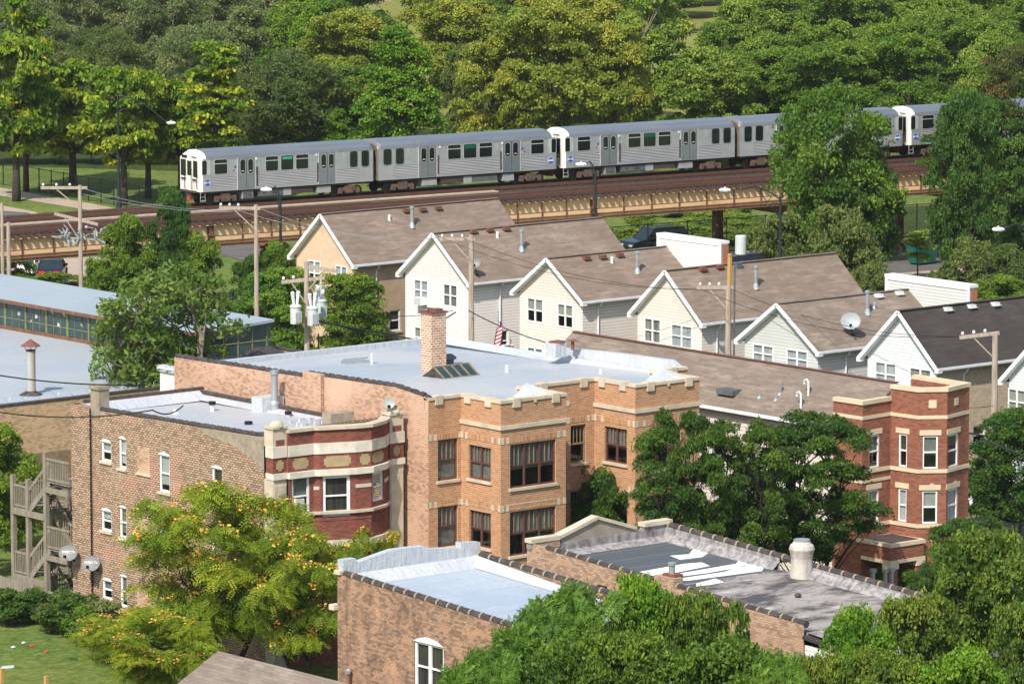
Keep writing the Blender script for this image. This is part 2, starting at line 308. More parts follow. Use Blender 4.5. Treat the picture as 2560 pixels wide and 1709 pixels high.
# ------------------------------------------------------------------ mesh builder
ORG={}
class MB:
    def __init__(s): s.v=[];s.f=[];s.m=[]
    def add(s,vs,fs,mi=0):
        o=len(s.v);s.v+= [tuple(v) for v in vs];s.f+=[tuple(i+o for i in f) for f in fs];s.m+=[mi]*len(fs)
    def quad(s,a,b,c,d,mi=0): s.add([a,b,c,d],[(0,1,2,3)],mi)
    def box(s,x0,y0,z0,x1,y1,z1,mi=0):
        x0,x1=min(x0,x1),max(x0,x1);y0,y1=min(y0,y1),max(y0,y1);z0,z1=min(z0,z1),max(z0,z1)
        s.add([(x0,y0,z0),(x1,y0,z0),(x1,y1,z0),(x0,y1,z0),(x0,y0,z1),(x1,y0,z1),(x1,y1,z1),(x0,y1,z1)],
          [(0,3,2,1),(4,5,6,7),(0,1,5,4),(1,2,6,5),(2,3,7,6),(3,0,4,7)],mi)
    def fbox(s,O,t,n,a0,a1,d0,d1,z0,z1,mi=0):
        "box in a wall frame: a along t, d outward along n"
        pts=[]
        for z in (z0,z1):
            for a,d in ((a0,d0),(a1,d0),(a1,d1),(a0,d1)):
                pts.append((O[0]+t[0]*a+n[0]*d,O[1]+t[1]*a+n[1]*d,z))
        fs=[(0,3,2,1),(4,5,6,7),(0,1,5,4),(1,2,6,5),(2,3,7,6),(3,0,4,7)]
        if (t[0]*n[1]-t[1]*n[0])*(a1-a0)*(d1-d0)<0: fs=[f[::-1] for f in fs]
        s.add(pts,fs,mi)
    def prism(s,poly,z0,z1,mi=0,top=True,bottom=True,topmi=None):
        n=len(poly);A=sum(poly[i][0]*poly[(i+1)%n][1]-poly[(i+1)%n][0]*poly[i][1] for i in range(n))
        if A<0: poly=poly[::-1]
        s.add([(x,y,z0) for x,y in poly]+[(x,y,z1) for x,y in poly],[(i,(i+1)%n,n+(i+1)%n,n+i) for i in range(n)],mi)
        if top: s.add([(x,y,z1) for x,y in poly],[tuple(range(n))],mi if topmi is None else topmi)
        if bottom: s.add([(x,y,z0) for x,y in poly],[tuple(range(n))[::-1]],mi)
    def tube(s,pts,rad,n=8,mi=0,cap=True):
        pts=[Vector(p) for p in pts]
        if not isinstance(rad,(list,tuple)): rad=[rad]*len(pts)
        vs=[];fs=[]
        for i,p in enumerate(pts):
            d=(pts[min(i+1,len(pts)-1)]-pts[max(i-1,0)])
            if d.length<1e-9: d=Vector((0,0,1))
            d.normalize();up=Vector((0,0,1)) if abs(d.z)<.95 else Vector((1,0,0))
            a=d.cross(up).normalized();b=a.cross(d)
            for k in range(n):
                an=2*math.pi*k/n;vs.append(p+(a*math.cos(an)+b*math.sin(an))*rad[i])
        for i in range(len(pts)-1):
            for k in range(n):
                fs.append((i*n+k,(i+1)*n+k,(i+1)*n+(k+1)%n,i*n+(k+1)%n))
        if cap: fs.append(tuple(range(n)));fs.append(tuple((len(pts)-1)*n+k for k in range(n))[::-1])
        s.add(vs,fs,mi)
    def beam(s,p0,p1,w,h,mi=0):
        p0=Vector(p0);p1=Vector(p1);d=(p1-p0).normalized();up=Vector((0,0,1)) if abs(d.z)<.98 else Vector((1,0,0))
        a=d.cross(up).normalized()*w/2;b=a.cross(d).normalized()*h/2
        vs=[p+q for p in (p0,p1) for q in (-a-b,a-b,a+b,-a+b)]
        s.add(vs,[(0,1,2,3),(7,6,5,4),(0,4,5,1),(1,5,6,2),(2,6,7,3),(3,7,4,0)],mi)
    def lathe(s,c,prof,n=16,mi=0):
        vs=[];fs=[]
        for r,z in prof:
            for k in range(n):
                a=2*math.pi*k/n;vs.append((c[0]+r*math.cos(a),c[1]+r*math.sin(a),c[2]+z))
        for i in range(len(prof)-1):
            for k in range(n): fs.append((i*n+k,i*n+(k+1)%n,(i+1)*n+(k+1)%n,(i+1)*n+k))
        s.add(vs,fs,mi)
        if prof[-1][0]>1e-4: s.add([vs[(len(prof)-1)*n+k] for k in range(n)],[tuple(range(n))],mi)
    def sphere(s,c,r,n=10,sc=(1,1,1),mi=0):
        pr=[];m=max(4,n//2)
        vs=[];fs=[]
        for i in range(m+1):
            th=math.pi*i/m
            for k in range(n):
                a=2*math.pi*k/n;vs.append((c[0]+r*sc[0]*math.sin(th)*math.cos(a),c[1]+r*sc[1]*math.sin(th)*math.sin(a),c[2]-r*sc[2]*math.cos(th)))
        for i in range(m):
            for k in range(n): fs.append((i*n+k,i*n+(k+1)%n,(i+1)*n+(k+1)%n,(i+1)*n+k))
        s.add(vs,fs,mi)
    def mesh(s,name,mats,org=(0,0,0),smooth=False):
        me=bpy.data.meshes.new(name);seen=set();ff=[];mm=[]
        for f_,m_ in zip(s.f,s.m):
            k_=tuple(sorted((round(s.v[i][0],4),round(s.v[i][1],4),round(s.v[i][2],4)) for i in f_))
            if k_ in seen: continue
            seen.add(k_);ff.append(f_);mm.append(m_)
        s.f=ff;s.m=mm
        V=[(x-org[0],y-org[1],z-org[2]) for x,y,z in s.v]
        me.from_pydata(V,[],s.f)
        for m in mats: me.materials.append(m)
        if len(mats)>1: me.polygons.foreach_set('material_index',s.m)
        uv=me.uv_layers.new(name='UVMap');data=uv.data
        for p in me.polygons:
            n=p.normal
            if abs(n.z)>.999: t=(1,0,0);b=(0,1,0)
            else:
                L=math.hypot(n.x,n.y);t=(-n.y/L,n.x/L,0);b=(n.y*t[2]-n.z*t[1],n.z*t[0]-n.x*t[2],n.x*t[1]-n.y*t[0])
            for li in p.loop_indices:
                v=s.v[me.loops[li].vertex_index]
                data[li].uv=(v[0]*t[0]+v[1]*t[1],v[0]*b[0]+v[1]*b[1]+v[2]*b[2])
        if smooth: me.polygons.foreach_set('use_smooth',[True]*len(me.polygons))
        me.update();return me
    def build(s,name,mats,parent=None,smooth=False):
        if not isinstance(mats,(list,tuple)): mats=[mats]
        mats=[M[m] if isinstance(m,str) else m for m in mats]
        org=ORG.get(parent.name,(0,0,0)) if parent else (0,0,0)
        me=s.mesh(name,mats,org,smooth);o=bpy.data.objects.new(name,me);COL.objects.link(o)
        if parent: o.parent=parent
        ORG[o.name]=org
        return o
def tag(o,label=None,cat=None,group=None,kind=None):
    if label: o['label']=label
    if cat: o['category']=cat
    if group: o['group']=group
    if kind: o['kind']=kind
    return o
def thing(name,label,cat,loc=(0,0,0),group=None):
    o=bpy.data.objects.new(name,None);COL.objects.link(o);o.location=loc;o.empty_display_size=.3
    ORG[o.name]=tuple(loc);return tag(o,label,cat,group)
def solo(mb,name,mats,label,cat,group=None,loc=(0,0,0),smooth=False):
    "a thing that is one mesh"
    if not isinstance(mats,(list,tuple)): mats=[mats]
    me=mb.mesh(name,[M[m] if isinstance(m,str) else m for m in mats],loc,smooth)
    o=bpy.data.objects.new(name,me);COL.objects.link(o);o.location=loc
    return tag(o,label,cat,group)
def copy_thing(root,loc=None,rotz=None,scale=None,label=None,group=None):
    r=root.copy();COL.objects.link(r)
    if loc is not None: r.location=loc
    if rotz is not None: r.rotation_euler=(0,0,rotz)
    if scale is not None: r.scale=scale
    if label: r['label']=label
    if group: r['group']=group
    for ch in root.children:
        c=ch.copy();COL.objects.link(c);c.parent=r
        for g in ch.children:
            d=g.copy();COL.objects.link(d);d.parent=c
    return r
def textmesh(s,size,name='lettering',extr=.004):
    cu=bpy.data.curves.new(name,'FONT');cu.body=s;cu.size=size;cu.extrude=extr;cu.align_x='CENTER';cu.align_y='CENTER'
    o=bpy.data.objects.new(name,cu);COL.objects.link(o)
    dg=bpy.context.evaluated_depsgraph_get();me=bpy.data.meshes.new_from_object(o.evaluated_get(dg))
    COL.objects.unlink(o);bpy.data.objects.remove(o);me.name=name;return me
def textobj(s,size,mat,parent,matrix,name='lettering'):
    me=textmesh(s,size,name);me.transform(matrix);me.materials.clear();me.materials.append(M[mat])
    o=bpy.data.objects.new(name,me);COL.objects.link(o);o.parent=parent;ORG[o.name]=ORG.get(parent.name,(0,0,0));return o
# ------------------------------------------------------------------ walls & windows
def frame_of(P0,P1,out):
    tx,ty=P1[0]-P0[0],P1[1]-P0[1];L=math.hypot(tx,ty);t=(tx/L,ty/L)
    n=(t[1],-t[0])
    if n[0]*out[0]+n[1]*out[1]<0: n=(-n[0],-n[1])
    return t,n,L
def wall(mb,P0,P1,out,z0,z1,holes=(),dep=.14,mi=0):
    t,n,L=frame_of(P0,P1,out)
    def pt(a,z,d=0): return (P0[0]+t[0]*a+n[0]*d,P0[1]+t[1]*a+n[1]*d,z)
    xs=sorted(set([0,L]+[h[0] for h in holes]+[h[1] for h in holes]));zs=sorted(set([z0,z1]+[h[2] for h in holes]+[h[3] for h in holes]))
    flip=(t[0]*n[1]-t[1]*n[0])>0
    def q(a,b,c,d):
        if flip: mb.quad(d,c,b,a,mi)
        else: mb.quad(a,b,c,d,mi)
    for i in range(len(xs)-1):
        for j in range(len(zs)-1):
            a=(xs[i]+xs[i+1])/2;z=(zs[j]+zs[j+1])/2
            if a<0 or a>L: continue
            if any(h[0]<a<h[1] and h[2]<z<h[3] for h in holes): continue
            q(pt(xs[i],zs[j]),pt(xs[i+1],zs[j]),pt(xs[i+1],zs[j+1]),pt(xs[i],zs[j+1]))
    for a0,a1,b0,b1 in [h[:4] for h in holes]:
        D=-dep
        q(pt(a0,b0),pt(a0,b0,D),pt(a1,b0,D),pt(a1,b0));q(pt(a0,b1,D),pt(a0,b1),pt(a1,b1),pt(a1,b1,D))
        q(pt(a0,b0),pt(a0,b1),pt(a0,b1,D),pt(a0,b0,D));q(pt(a1,b0,D),pt(a1,b1,D),pt(a1,b1),pt(a1,b0))
def window(parent,P0,P1,out,a0,a1,b0,b1,style='white',sill='stone',dep=.10,cover=('blind',.55),cols=1,bars=0,arch=False,fw=.07,label=None,mid=True,sillout=.08,sillh=.12):
    t,n,L=frame_of(P0,P1,out);f=MB();O=P0
    d0,d1=-dep-.05,-dep+.02
    fm={'white':'white','brown':'brown_frame','tan':'tan_wood'}[style]
    if style=='white': fw=max(fw,.07)
    f.fbox(O,t,n,a0,a1,d0,d1,b1-fw,b1);f.fbox(O,t,n,a0,a1,d0,d1,b0,b0+fw)
    f.fbox(O,t,n,a0,a0+fw,d0,d1,b0+fw,b1-fw);f.fbox(O,t,n,a1-fw,a1,d0,d1,b0+fw,b1-fw)
    w=(a1-a0)
    for c in range(1,cols):
        x=a0+w*c/cols;f.fbox(O,t,n,x-fw*.7,x+fw*.7,d0,d1+.005,b0+fw,b1-fw)
    zm=(b0+b1)/2
    if mid:
        for c in range(cols):
            x0=a0+w*c/cols+(fw if c==0 else fw*.7);x1=a0+w*(c+1)/cols-(fw if c==cols-1 else fw*.7)
            f.fbox(O,t,n,x0,x1,d0,d1-.01,zm-.035,zm+.035)
    fo=f.build('window',fm,parent)
    if label: fo['label']=label
    if bars:
        g=MB()
        for c in range(cols):
            x0=a0+w*c/cols+fw;x1=a0+w*(c+1)/cols-fw
            for k in range(1,bars+1):
                x=x0+(x1-x0)*k/(bars+1);g.fbox(O,t,n,x-.014,x+.014,d0+.03,d1-.01,zm+.035,b1-fw)
        g.build('glazing_bars','tan_wood',fo)
    pn=MB();dd=-dep-.02
    def vq(mb,x0,x1,z0,z1,d):
        pts=[(O[0]+t[0]*x+n[0]*d,O[1]+t[1]*x+n[1]*d,z) for x,z in ((x0,z0),(x1,z0),(x1,z1),(x0,z1))]
        if (t[0]*n[1]-t[1]*n[0])>0: pts=pts[::-1]
        mb.quad(*pts)
    vq(pn,a0+fw,a1-fw,b0+fw,b1-fw,dd);pn.build('pane','glass',fo)
    rb=MB();rb.fbox(O,t,n,a0+.005,a1-.005,-dep-.5,-dep-.52,b0,b1);rb.build('dark_room','interior',fo)
    if cover:
        cn,fr=cover;cb=MB();vq(cb,a0+fw*.7,a1-fw*.7,b1-fw-(b1-b0-2*fw)*fr,b1-fw,dd-.06);cb.build('curtain' if 'curt' in cn or cn=='sheer' else 'blind',cn,fo)
    if sill:
        sb=MB();sb.fbox(O,t,n,a0-.08,a1+.08,-.12,sillout,b0-sillh,b0-.002);sb.build('sill',sill,fo)
    if arch:
        ab=MB();k=7;rise=.16*min(1,w)
        for i in range(k):
            u0=i/k;u1=(i+1)/k
            za=b1+rise*(1-(2*u0-1)**2)-.02;zb=b1+rise*(1-(2*u1-1)**2)-.02
            x0=a0-.03+(w+.06)*u0;x1=a0-.03+(w+.06)*u1
            pts=[(O[0]+t[0]*x+n[0]*.012,O[1]+t[1]*x+n[1]*.012,z) for x,z in ((x0,za+.02),(x1,zb+.02),(x1,zb+.20),(x0,za+.20))]
            if (t[0]*n[1]-t[1]*n[0])>0: pts=pts[::-1]
            ab.quad(*pts)
            mi=1
            pts=[(O[0]+t[0]*x+n[0]*.010,O[1]+t[1]*x+n[1]*.010,z) for x,z in ((x0,b1-.02),(x1,b1-.02),(x1,zb+.02),(x0,za+.02))]
            if (t[0]*n[1]-t[1]*n[0])>0: pts=pts[::-1]
            ab.add(pts,[(0,1,2,3)],1)
        ab.build('arch',['brick_lb','white'],fo)
    return fo
def px_win(P0,P1,k,x0,y0,x1,y1):
    a,b1=hit(P0,P1,*Z(k,x0,y0));c,b0=hit(P0,P1,*Z(k,x1,y1))
    return min(a,c),max(a,c),min(b0,b1),max(b0,b1)
M['screen']=plain('grey_insect_screen',(.17,.175,.16),.8,c2=(.22,.22,.20),ns=2)
M['pot']=plain('rendered_chimney_coat',(.50,.47,.42),.9,c2=(.30,.27,.24),ns=2.2,lo=.45,hi=.7,stretch=(1,1,.5),bmp=.02)
# ------------------------------------------------------------------ camera, world, sun
cam=bpy.data.cameras.new('camera');co=bpy.data.objects.new('camera',cam);COL.objects.link(co);scene.camera=co
co.location=(0,0,H);cam.sensor_width=36;cam.lens=36*F/2560;cam.clip_start=1;cam.clip_end=6000
co.rotation_euler=(math.pi/2-P,0,YAW-math.pi/2)
SUN_AZ=R(207);SUN_EL=R(46)
w=bpy.data.worlds.new('World');scene.world=w;w.use_nodes=True;nt=w.node_tree
bg=nt.nodes['Background'];sky=nt.nodes.new('ShaderNodeTexSky');sky.sky_type='NISHITA';sky.sun_disc=False
sky.sun_elevation=SUN_EL;sky.sun_rotation=math.pi/2-SUN_AZ;sky.air_density=1.2;sky.dust_density=2.
nt.links.new(sky.outputs[0],bg.inputs[0]);bg.inputs[1].default_value=.125
sl=bpy.data.lights.new('sun','SUN');sl.energy=4.3;sl.angle=R(.53);sl.color=(1,.93,.82)
so=bpy.data.objects.new('sun',sl);COL.objects.link(so)
sd=Vector((math.cos(SUN_AZ)*math.cos(SUN_EL),math.sin(SUN_AZ)*math.cos(SUN_EL),math.sin(SUN_EL)))
so.rotation_euler=sd.to_track_quat('Z','Y').to_euler();so.location=(0,0,80)
scene.view_settings.view_transform='Standard';scene.view_settings.look='None';scene.view_settings.exposure=.38
scene.cycles.max_bounces=5;scene.cycles.transparent_max_bounces=8;scene.cycles.diffuse_bounces=2;scene.cycles.glossy_bounces=3
# ------------------------------------------------------------------ helpers for buildings
def off_poly(poly,d):
    "offset an open polyline to its outside (right hand side of travel)"
    out=[];n=len(poly)
    for i in range(n):
        ns=[]
        for a,b in ((i-1,i),(i,i+1)):
            if 0<=a and b<n:
                tx,ty=poly[b][0]-poly[a][0],poly[b][1]-poly[a][1];L=math.hypot(tx,ty);ns.append((ty/L,-tx/L))
        if len(ns)==1: nx,ny=ns[0];k=1
        else:
            nx,ny=ns[0][0]+ns[1][0],ns[0][1]+ns[1][1];L=math.hypot(nx,ny);nx/=L;ny/=L;k=1/max(.5,nx*ns[0][0]+ny*ns[0][1])
        out.append((poly[i][0]+nx*d*k,poly[i][1]+ny*d*k))
    return out
def band(mb,poly,z0,z1,off=.03,inn=-.2,mi=0):
    o=off_poly(poly,off);i=off_poly(poly,inn)
    mb.prism(o+i[::-1],z0,z1,mi)
def slab(mb,pts,th=.15,mi=0):
    "thin slab from an ordered 3D top polygon"
    n=len(pts);A=sum(pts[i][0]*pts[(i+1)%n][1]-pts[(i+1)%n][0]*pts[i][1] for i in range(n))
    if A<0: pts=pts[::-1]
    lo=[(x,y,z-th) for x,y,z in pts]
    mb.add(pts,[tuple(range(n))],mi);mb.add(lo,[tuple(range(n))[::-1]],mi)
    mb.add(list(pts)+lo,[((i+1)%n,i,n+i,n+(i+1)%n)[::-1] for i in range(n)],mi)
rnd=random.Random(5)
W_=(-1,0);S_=(0,-1);E_=(1,0);N_=(0,1)
# ================================================================== three-storey brick building, left
LB=thing('brick_apartment_building','three storey common brick apartment building with silver roof and maroon banded bow front','building',(127.9,169.3,0))
X0,X1,Y0,Y1=127.9,134.95,169.9,184.0
mb=MB();A=(X0,Y1);B=(X0,Y0)
wl=[(690,-104,760,45),(810,-124,862,90),(1085,-14,1160,255),(1445,75,1520,335),(692,365,762,520),(815,345,865,565),(1085,468,1158,715),(1445,540,1520,790),
    (698,840,765,985),(820,815,870,1035),(1090,930,1160,1190),(1448,1000,1522,1250)]
hs=[px_win(A,B,'h',*q) for q in wl]
SP=[(Y1,9.75),(182.6,9.75),(182.5,9.65),(170.45,9.9),(Y0,9.95)]
wall(mb,A,B,W_,0,9.4,hs)
# sloped top strip of the side wall
for (ya,za),(yb,zb) in zip(SP[:-1],SP[1:]): mb.quad((X0,yb,9.4),(X0,yb,zb),(X0,ya,za),(X0,ya,9.4)) ; mb.quad((X0+.3,yb,9.0),(X0+.3,ya,9.0),(X0+.3,ya,za),(X0+.3,yb,zb));mb.quad((X0,yb,zb),(X0+.3,yb,zb),(X0+.3,ya,za),(X0,ya,za))
wall(mb,(X1,Y0),(X1,Y1),E_,0,9.6);wall(mb,(X1-.3,Y0),(X1-.3,Y1),W_,9.0,9.6);mb.quad((X1-.3,Y0,9.6),(X1,Y0,9.6),(X1,Y1,9.6),(X1-.3,Y1,9.6))
wall(mb,(X0,Y1),(X1,Y1),N_,0,9.75);wall(mb,(X0+.3,Y1-.3),(X1,Y1-.3),S_,9.0,9.75);mb.quad((X0,Y1-.3,9.75),(X1,Y1-.3,9.75),(X1,Y1,9.75),(X0,Y1,9.75))
wall(mb,(X0,Y0+.35),(X1,Y0+.35),N_,9.2,10.1)
mb.box(X0-.09,182.55,0,X0,184.0,9.74)
mb.build('brick_wall','brick_lb',LB)
for k,q in enumerate(wl):
    a0,a1,b0,b1=hs[k]
    cv=[('sheer',.5),('sheer',.9),('sheer',.85),('dark_curtain',.5),('sheer',.4),('screen',.9),('sheer',.8),('blind',.5),('screen',.5),('screen',.9),('sheer',.4),('blind',.5)][k]
    window(LB,A,B,W_,a0,a1,b0,b1,'white','stone',.07,cv,arch=True,fw=.085)
# bricked-up openings
mb=MB()
for q in ((935,-75,1025,130),(935,420,1025,600),(935,900,1025,1045)):
    a0,a1,b0,b1=px_win(A,B,'h',*q);t,n,L=frame_of(A,B,W_);mb.fbox(A,t,n,a0,a1,-.02,.006,b0,b1,0);mb.fbox(A,t,n,a0-.05,a1+.05,-.02,.06,b0-.1,b0,1)
mb.build('bricked_up_opening',['brick_och_side','stone'],LB)
mb=MB();t,n,L=frame_of(A,B,W_)
mb.add([(X0-.012,Y0+.9,8.9),(X0-.012,Y0,8.5),(X0-.012,Y0,9.93),(X0-.012,Y0+5,9.78),(X0-.012,Y0+4.2,9.55),(X0-.012,Y0+2.2,9.3)],[(0,5,4,3,2,1)][::1],0)
mb.add([(X0-.012,Y0+.9,8.9),(X0-.012,Y0,8.5),(X0-.012,Y0,9.93),(X0-.012,Y0+5,9.78),(X0-.012,Y0+4.2,9.55),(X0-.012,Y0+2.2,9.3)],[(0,1,2,3,4,5)],0)
mb.build('cement_wash','concrete_wall',LB)
mb=MB()
for (ya,za),(yb,zb) in zip(SP[2:-1],SP[3:]):
    k=int(abs(ya-yb)/.12)+1
    p=lambda u:(X0+.12,ya+(yb-ya)*u,za+(zb-za)*u+.06+rnd.uniform(-.012,.012))
    mb.tube([p(i/k) for i in range(k+1)],[.125 if i%4 else .09 for i in range(k+1)],8)
mb.tube([(X0+.5,Y1-.15,9.78),(X1,Y1-.15,9.78)],.11,8);mb.tube([(X1-.15,Y0+3.2,9.63),(X1-.15,Y1,9.66)],.11,8)
mb.build('tar_coping','tar',LB)
mb=MB();RZ=9.33
slab(mb,[(X0+.28,Y0+.3,RZ+.3),(X1-.25,Y0+.3,RZ+.25),(X1-.25,Y1-.28,RZ),(X0+.28,Y1-.28,RZ+.05)],.3)
# tarred cant strips along the parapets
def cant(mb,a,b,zt,zb,w,inx,iny):
    mb.quad((a[0],a[1],zt),(b[0],b[1],zt),(b[0]+inx*w,b[1]+iny*w,zb),(a[0]+inx*w,a[1]+iny*w,zb));mb.quad((a[0],a[1],zt),(a[0]+inx*w,a[1]+iny*w,zb),(b[0]+inx*w,b[1]+iny*w,zb),(b[0],b[1],zt))
mb.build('roof','silver_lb',LB)
mb=MB();cant(mb,(X0+.31,Y1-.31),(X1-.31,Y1-.31),9.74,RZ+.06,.7,0,-1);cant(mb,(X1-.31,Y0+2),(X1-.31,Y1-.3),9.58,RZ+.1,.5,-1,0);cant(mb,(X0+.31,Y0+.4),(X0+.31,Y1-.3),9.7,RZ+.2,.25,1,0)
for i in range(26):
    x=X1-rnd.uniform(.6,3);y=Y0+rnd.uniform(.8,4.5);s=rnd.uniform(.05,.16);mb.box(x,y,RZ+.15,x+s*2,y+s,RZ+.28+s*.6)
mb.build('roof_flashing','foil',LB)
# chimney pier at the back corner and vents
mb=MB();mb.box(X0-.05,181.9,9.4,X0+.5,182.55,10.6);mb.box(X0-.12,181.85,10.6,X0+.57,182.6,10.75,0);mb.build('chimney_pier','concrete_wall',LB)
for (xx,yy,hh,r) in ((132.71,180.09,.32,.16),(134.1,176.35,.18,.16),(131.2,175.4,.12,.18)):
    mb=MB();mb.lathe((xx,yy,RZ+.05),[(.1,0),(.1,hh)],12,0);mb.lathe((xx,yy,RZ+.05),[(r,hh),(r,hh+.14),(0,hh+.16)],12,1);mb.build('roof_vent',['porcelain','black'],LB)
mb=MB();mb.lathe((130.9,180.4,RZ),[(.28,0),(.1,.18),(.06,.3),(0,.3)],10);mb.build('plumbing_vent','white_stone',LB)
mb=MB();mb.lathe((134.6,178.0,RZ),[(.22,0),(.22,.5),(.15,.6),(.15,1.75),(.2,1.78),(.2,1.95),(0,2.0)],14);mb.build('flue_pipe','galv',LB)
mb=MB();mb.box(134.0,178.1,RZ,135.2,178.9,RZ+.75);mb.build('flashed_curb','foil',LB)
mb=MB();mb.box(133.4,172.4,RZ+.1,134.7,173.0,RZ+.75);mb.build('roof_upstand','concrete_wall',LB)
# bow front
BW=[(128.62,169.2),(129.95,169.15),(130.15,169.0),(131.65,168.42),(132.4,168.30),(133.45,168.72),(133.9,169.1),(134.22,169.42)]
fr=MB();holes={0:[],2:[],4:[]};wins=[]
def bw(i): return BW[i],BW[i+1]
def sidew(i,k,x0,y0,x1,y1):
    q=px_win(*bw(i),k,x0,y0,x1,y1);holes[i].append(q);wins.append((i,q))
T2=lambda x,y:((640+x*.17029)/S,(1000+y*.17029-1139)/S)
for i,(x0,y0,x1,y1) in ((0,(525,1130,790,1690)),(2,(980,1110,1385,1690))):
    sidew(i,'h',*T2(x0,y0),*T2(x1,y1))
q0=holes[2][0];L5=math.hypot(BW[5][0]-BW[4][0],BW[5][1]-BW[4][1])
q=(.12,L5-.1,6.85,8.1);holes[4].append(q);wins.append((4,q))
for i,q in list(wins): q2=(q[0],q[1],q[2]-3.07,q[3]-3.07);holes[i].append(q2);wins.append((i,q2))
for i in range(len(BW)-1):
    t,n,L=frame_of(*bw(i),(BW[i+1][1]-BW[i][1],-(BW[i+1][0]-BW[i][0])));out=(BW[i+1][1]-BW[i][1],-(BW[i+1][0]-BW[i][0]))
    hh=[(max(.02,a),min(L-.02,b),c,d) for a,b,c,d in holes.get(i,[])]
    wall(fr,*bw(i),out,0,8.15,hh)
fr.build('bow_wall','brick_maroon',LB)
for i,q in wins:
    out=(BW[i+1][1]-BW[i][1],-(BW[i+1][0]-BW[i][0]));L=math.hypot(*out)
    q=(max(.02,q[0]),min(L-.02,q[1]),q[2],q[3])
    window(LB,*bw(i),out,*q,'white',None,.06,('dark_curtain',1.) if i==2 else (('screen',.5) if i==0 else ('blind',.4)),fw=.10 if i!=2 else .13)
mb=MB();band(mb,BW,8.42,10.12,.02,-.3);band(mb,BW,6.2,6.3,.02,-.12);mb.build('maroon_frieze','brick_maroon',LB)
mb=MB();band(mb,BW,9.09,9.56,.06,-.2);band(mb,BW,8.16,8.42,.16,-.2);band(mb,BW,5.1,5.35,.12,-.2);mb.build('painted_band','white_stone',LB)
mb=MB();band(mb,BW,10.12,10.26,.12,-.35);band(mb,BW,6.5,6.62,.12,-.1);band(mb,BW,3.43,3.55,.12,-.1)
for i in (1,3,5,6): 
    a,b=BW[i],BW[i+1];band(mb,[a,b],7.55,7.7,.03,-.05)
mb.build('stone_trim','stone',LB)
mb=MB()
def panel(mb,P0,P1,a0,a1,z0,z1,d=.035):
    out=(P1[1]-P0[1],-(P1[0]-P0[0]));t,n,L=frame_of(P0,P1,out);c=.09
    mb.fbox(P0,t,n,a0+c,a1-c,0,d,z0,z1);mb.fbox(P0,t,n,a0,a0+c,0,d,z0+c,z1-c);mb.fbox(P0,t,n,a1-c,a1,0,d,z0+c,z1-c)
for (i_,a_,b_) in ((0,.25,1.05),(2,.2,1.4),(3,.2,.7),(4,.1,1.0)):
    mb=MB();panel(mb,BW[i_],BW[i_+1],a_,b_,8.52,8.98);mb.build('frieze_panel','panel_stone',LB)
for xa,xb in ((127.9,128.62),(134.2,134.95)):
    mb=MB();y=169.28
    mb.box(xa,y,0,xb,y+.619,8.16);mb.box(xa+.05,y-.03,.3,xb-.05,y,7.9)
    mb.box(xa,y,9.56,xb,y+.617,10.32);mb.box(xa-.05,y-.06,10.32,xb+.05,y+.55,10.42);mb.sphere(((xa+xb)/2,y+.22,10.42),.33,14,(1,.8,.75));mb.box((xa+xb)/2-.1,y-.05,7.4,(xa+xb)/2+.1,y-.02,7.7)
    mb.lathe(((xa+xb)/2,y-.05,10.42),[(.1,0),(.1,.02)],8)
    p=mb.build('corner_pilaster','stone',LB)
    for za_,zb_,e_ in ((9.09,9.56,.05),(8.16,8.42,.08)): m2=MB();m2.box(xa-.03,y-e_,za_,xb+.03,y+.5,zb_);m2.build('painted_block','white_stone',p)
    m2=MB();m2.box(xa,y,8.42,xb,y+.5,9.09);m2.box(xa+.15,y-.012,9.6,xb-.12,y,9.85);m2.build('maroon_block','brick_maroon',p)
    m2=MB();panel(m2,(xa+.1,y),(xb-.1,y),.08,.44,8.52,8.98);m2.build('frieze_panel','panel_stone',p)
mb=MB();y=170.9
mb.tube([(X0-.03,176.5,6.0),(X0-.02,176.6,3),(X0-.02,176.6,1.2)],.015,5);mb.tube([(X0-.1,182.53,9.7),(X0-.1,182.53,.5)],.03,6);mb.tube([(X0-.03,181.5,1.6),(X0-.03,178,1.0),(X0-.03,175,.9),(X0-.03,172,1.2)],.012,5);mb.build('wall_cable','cable',LB)
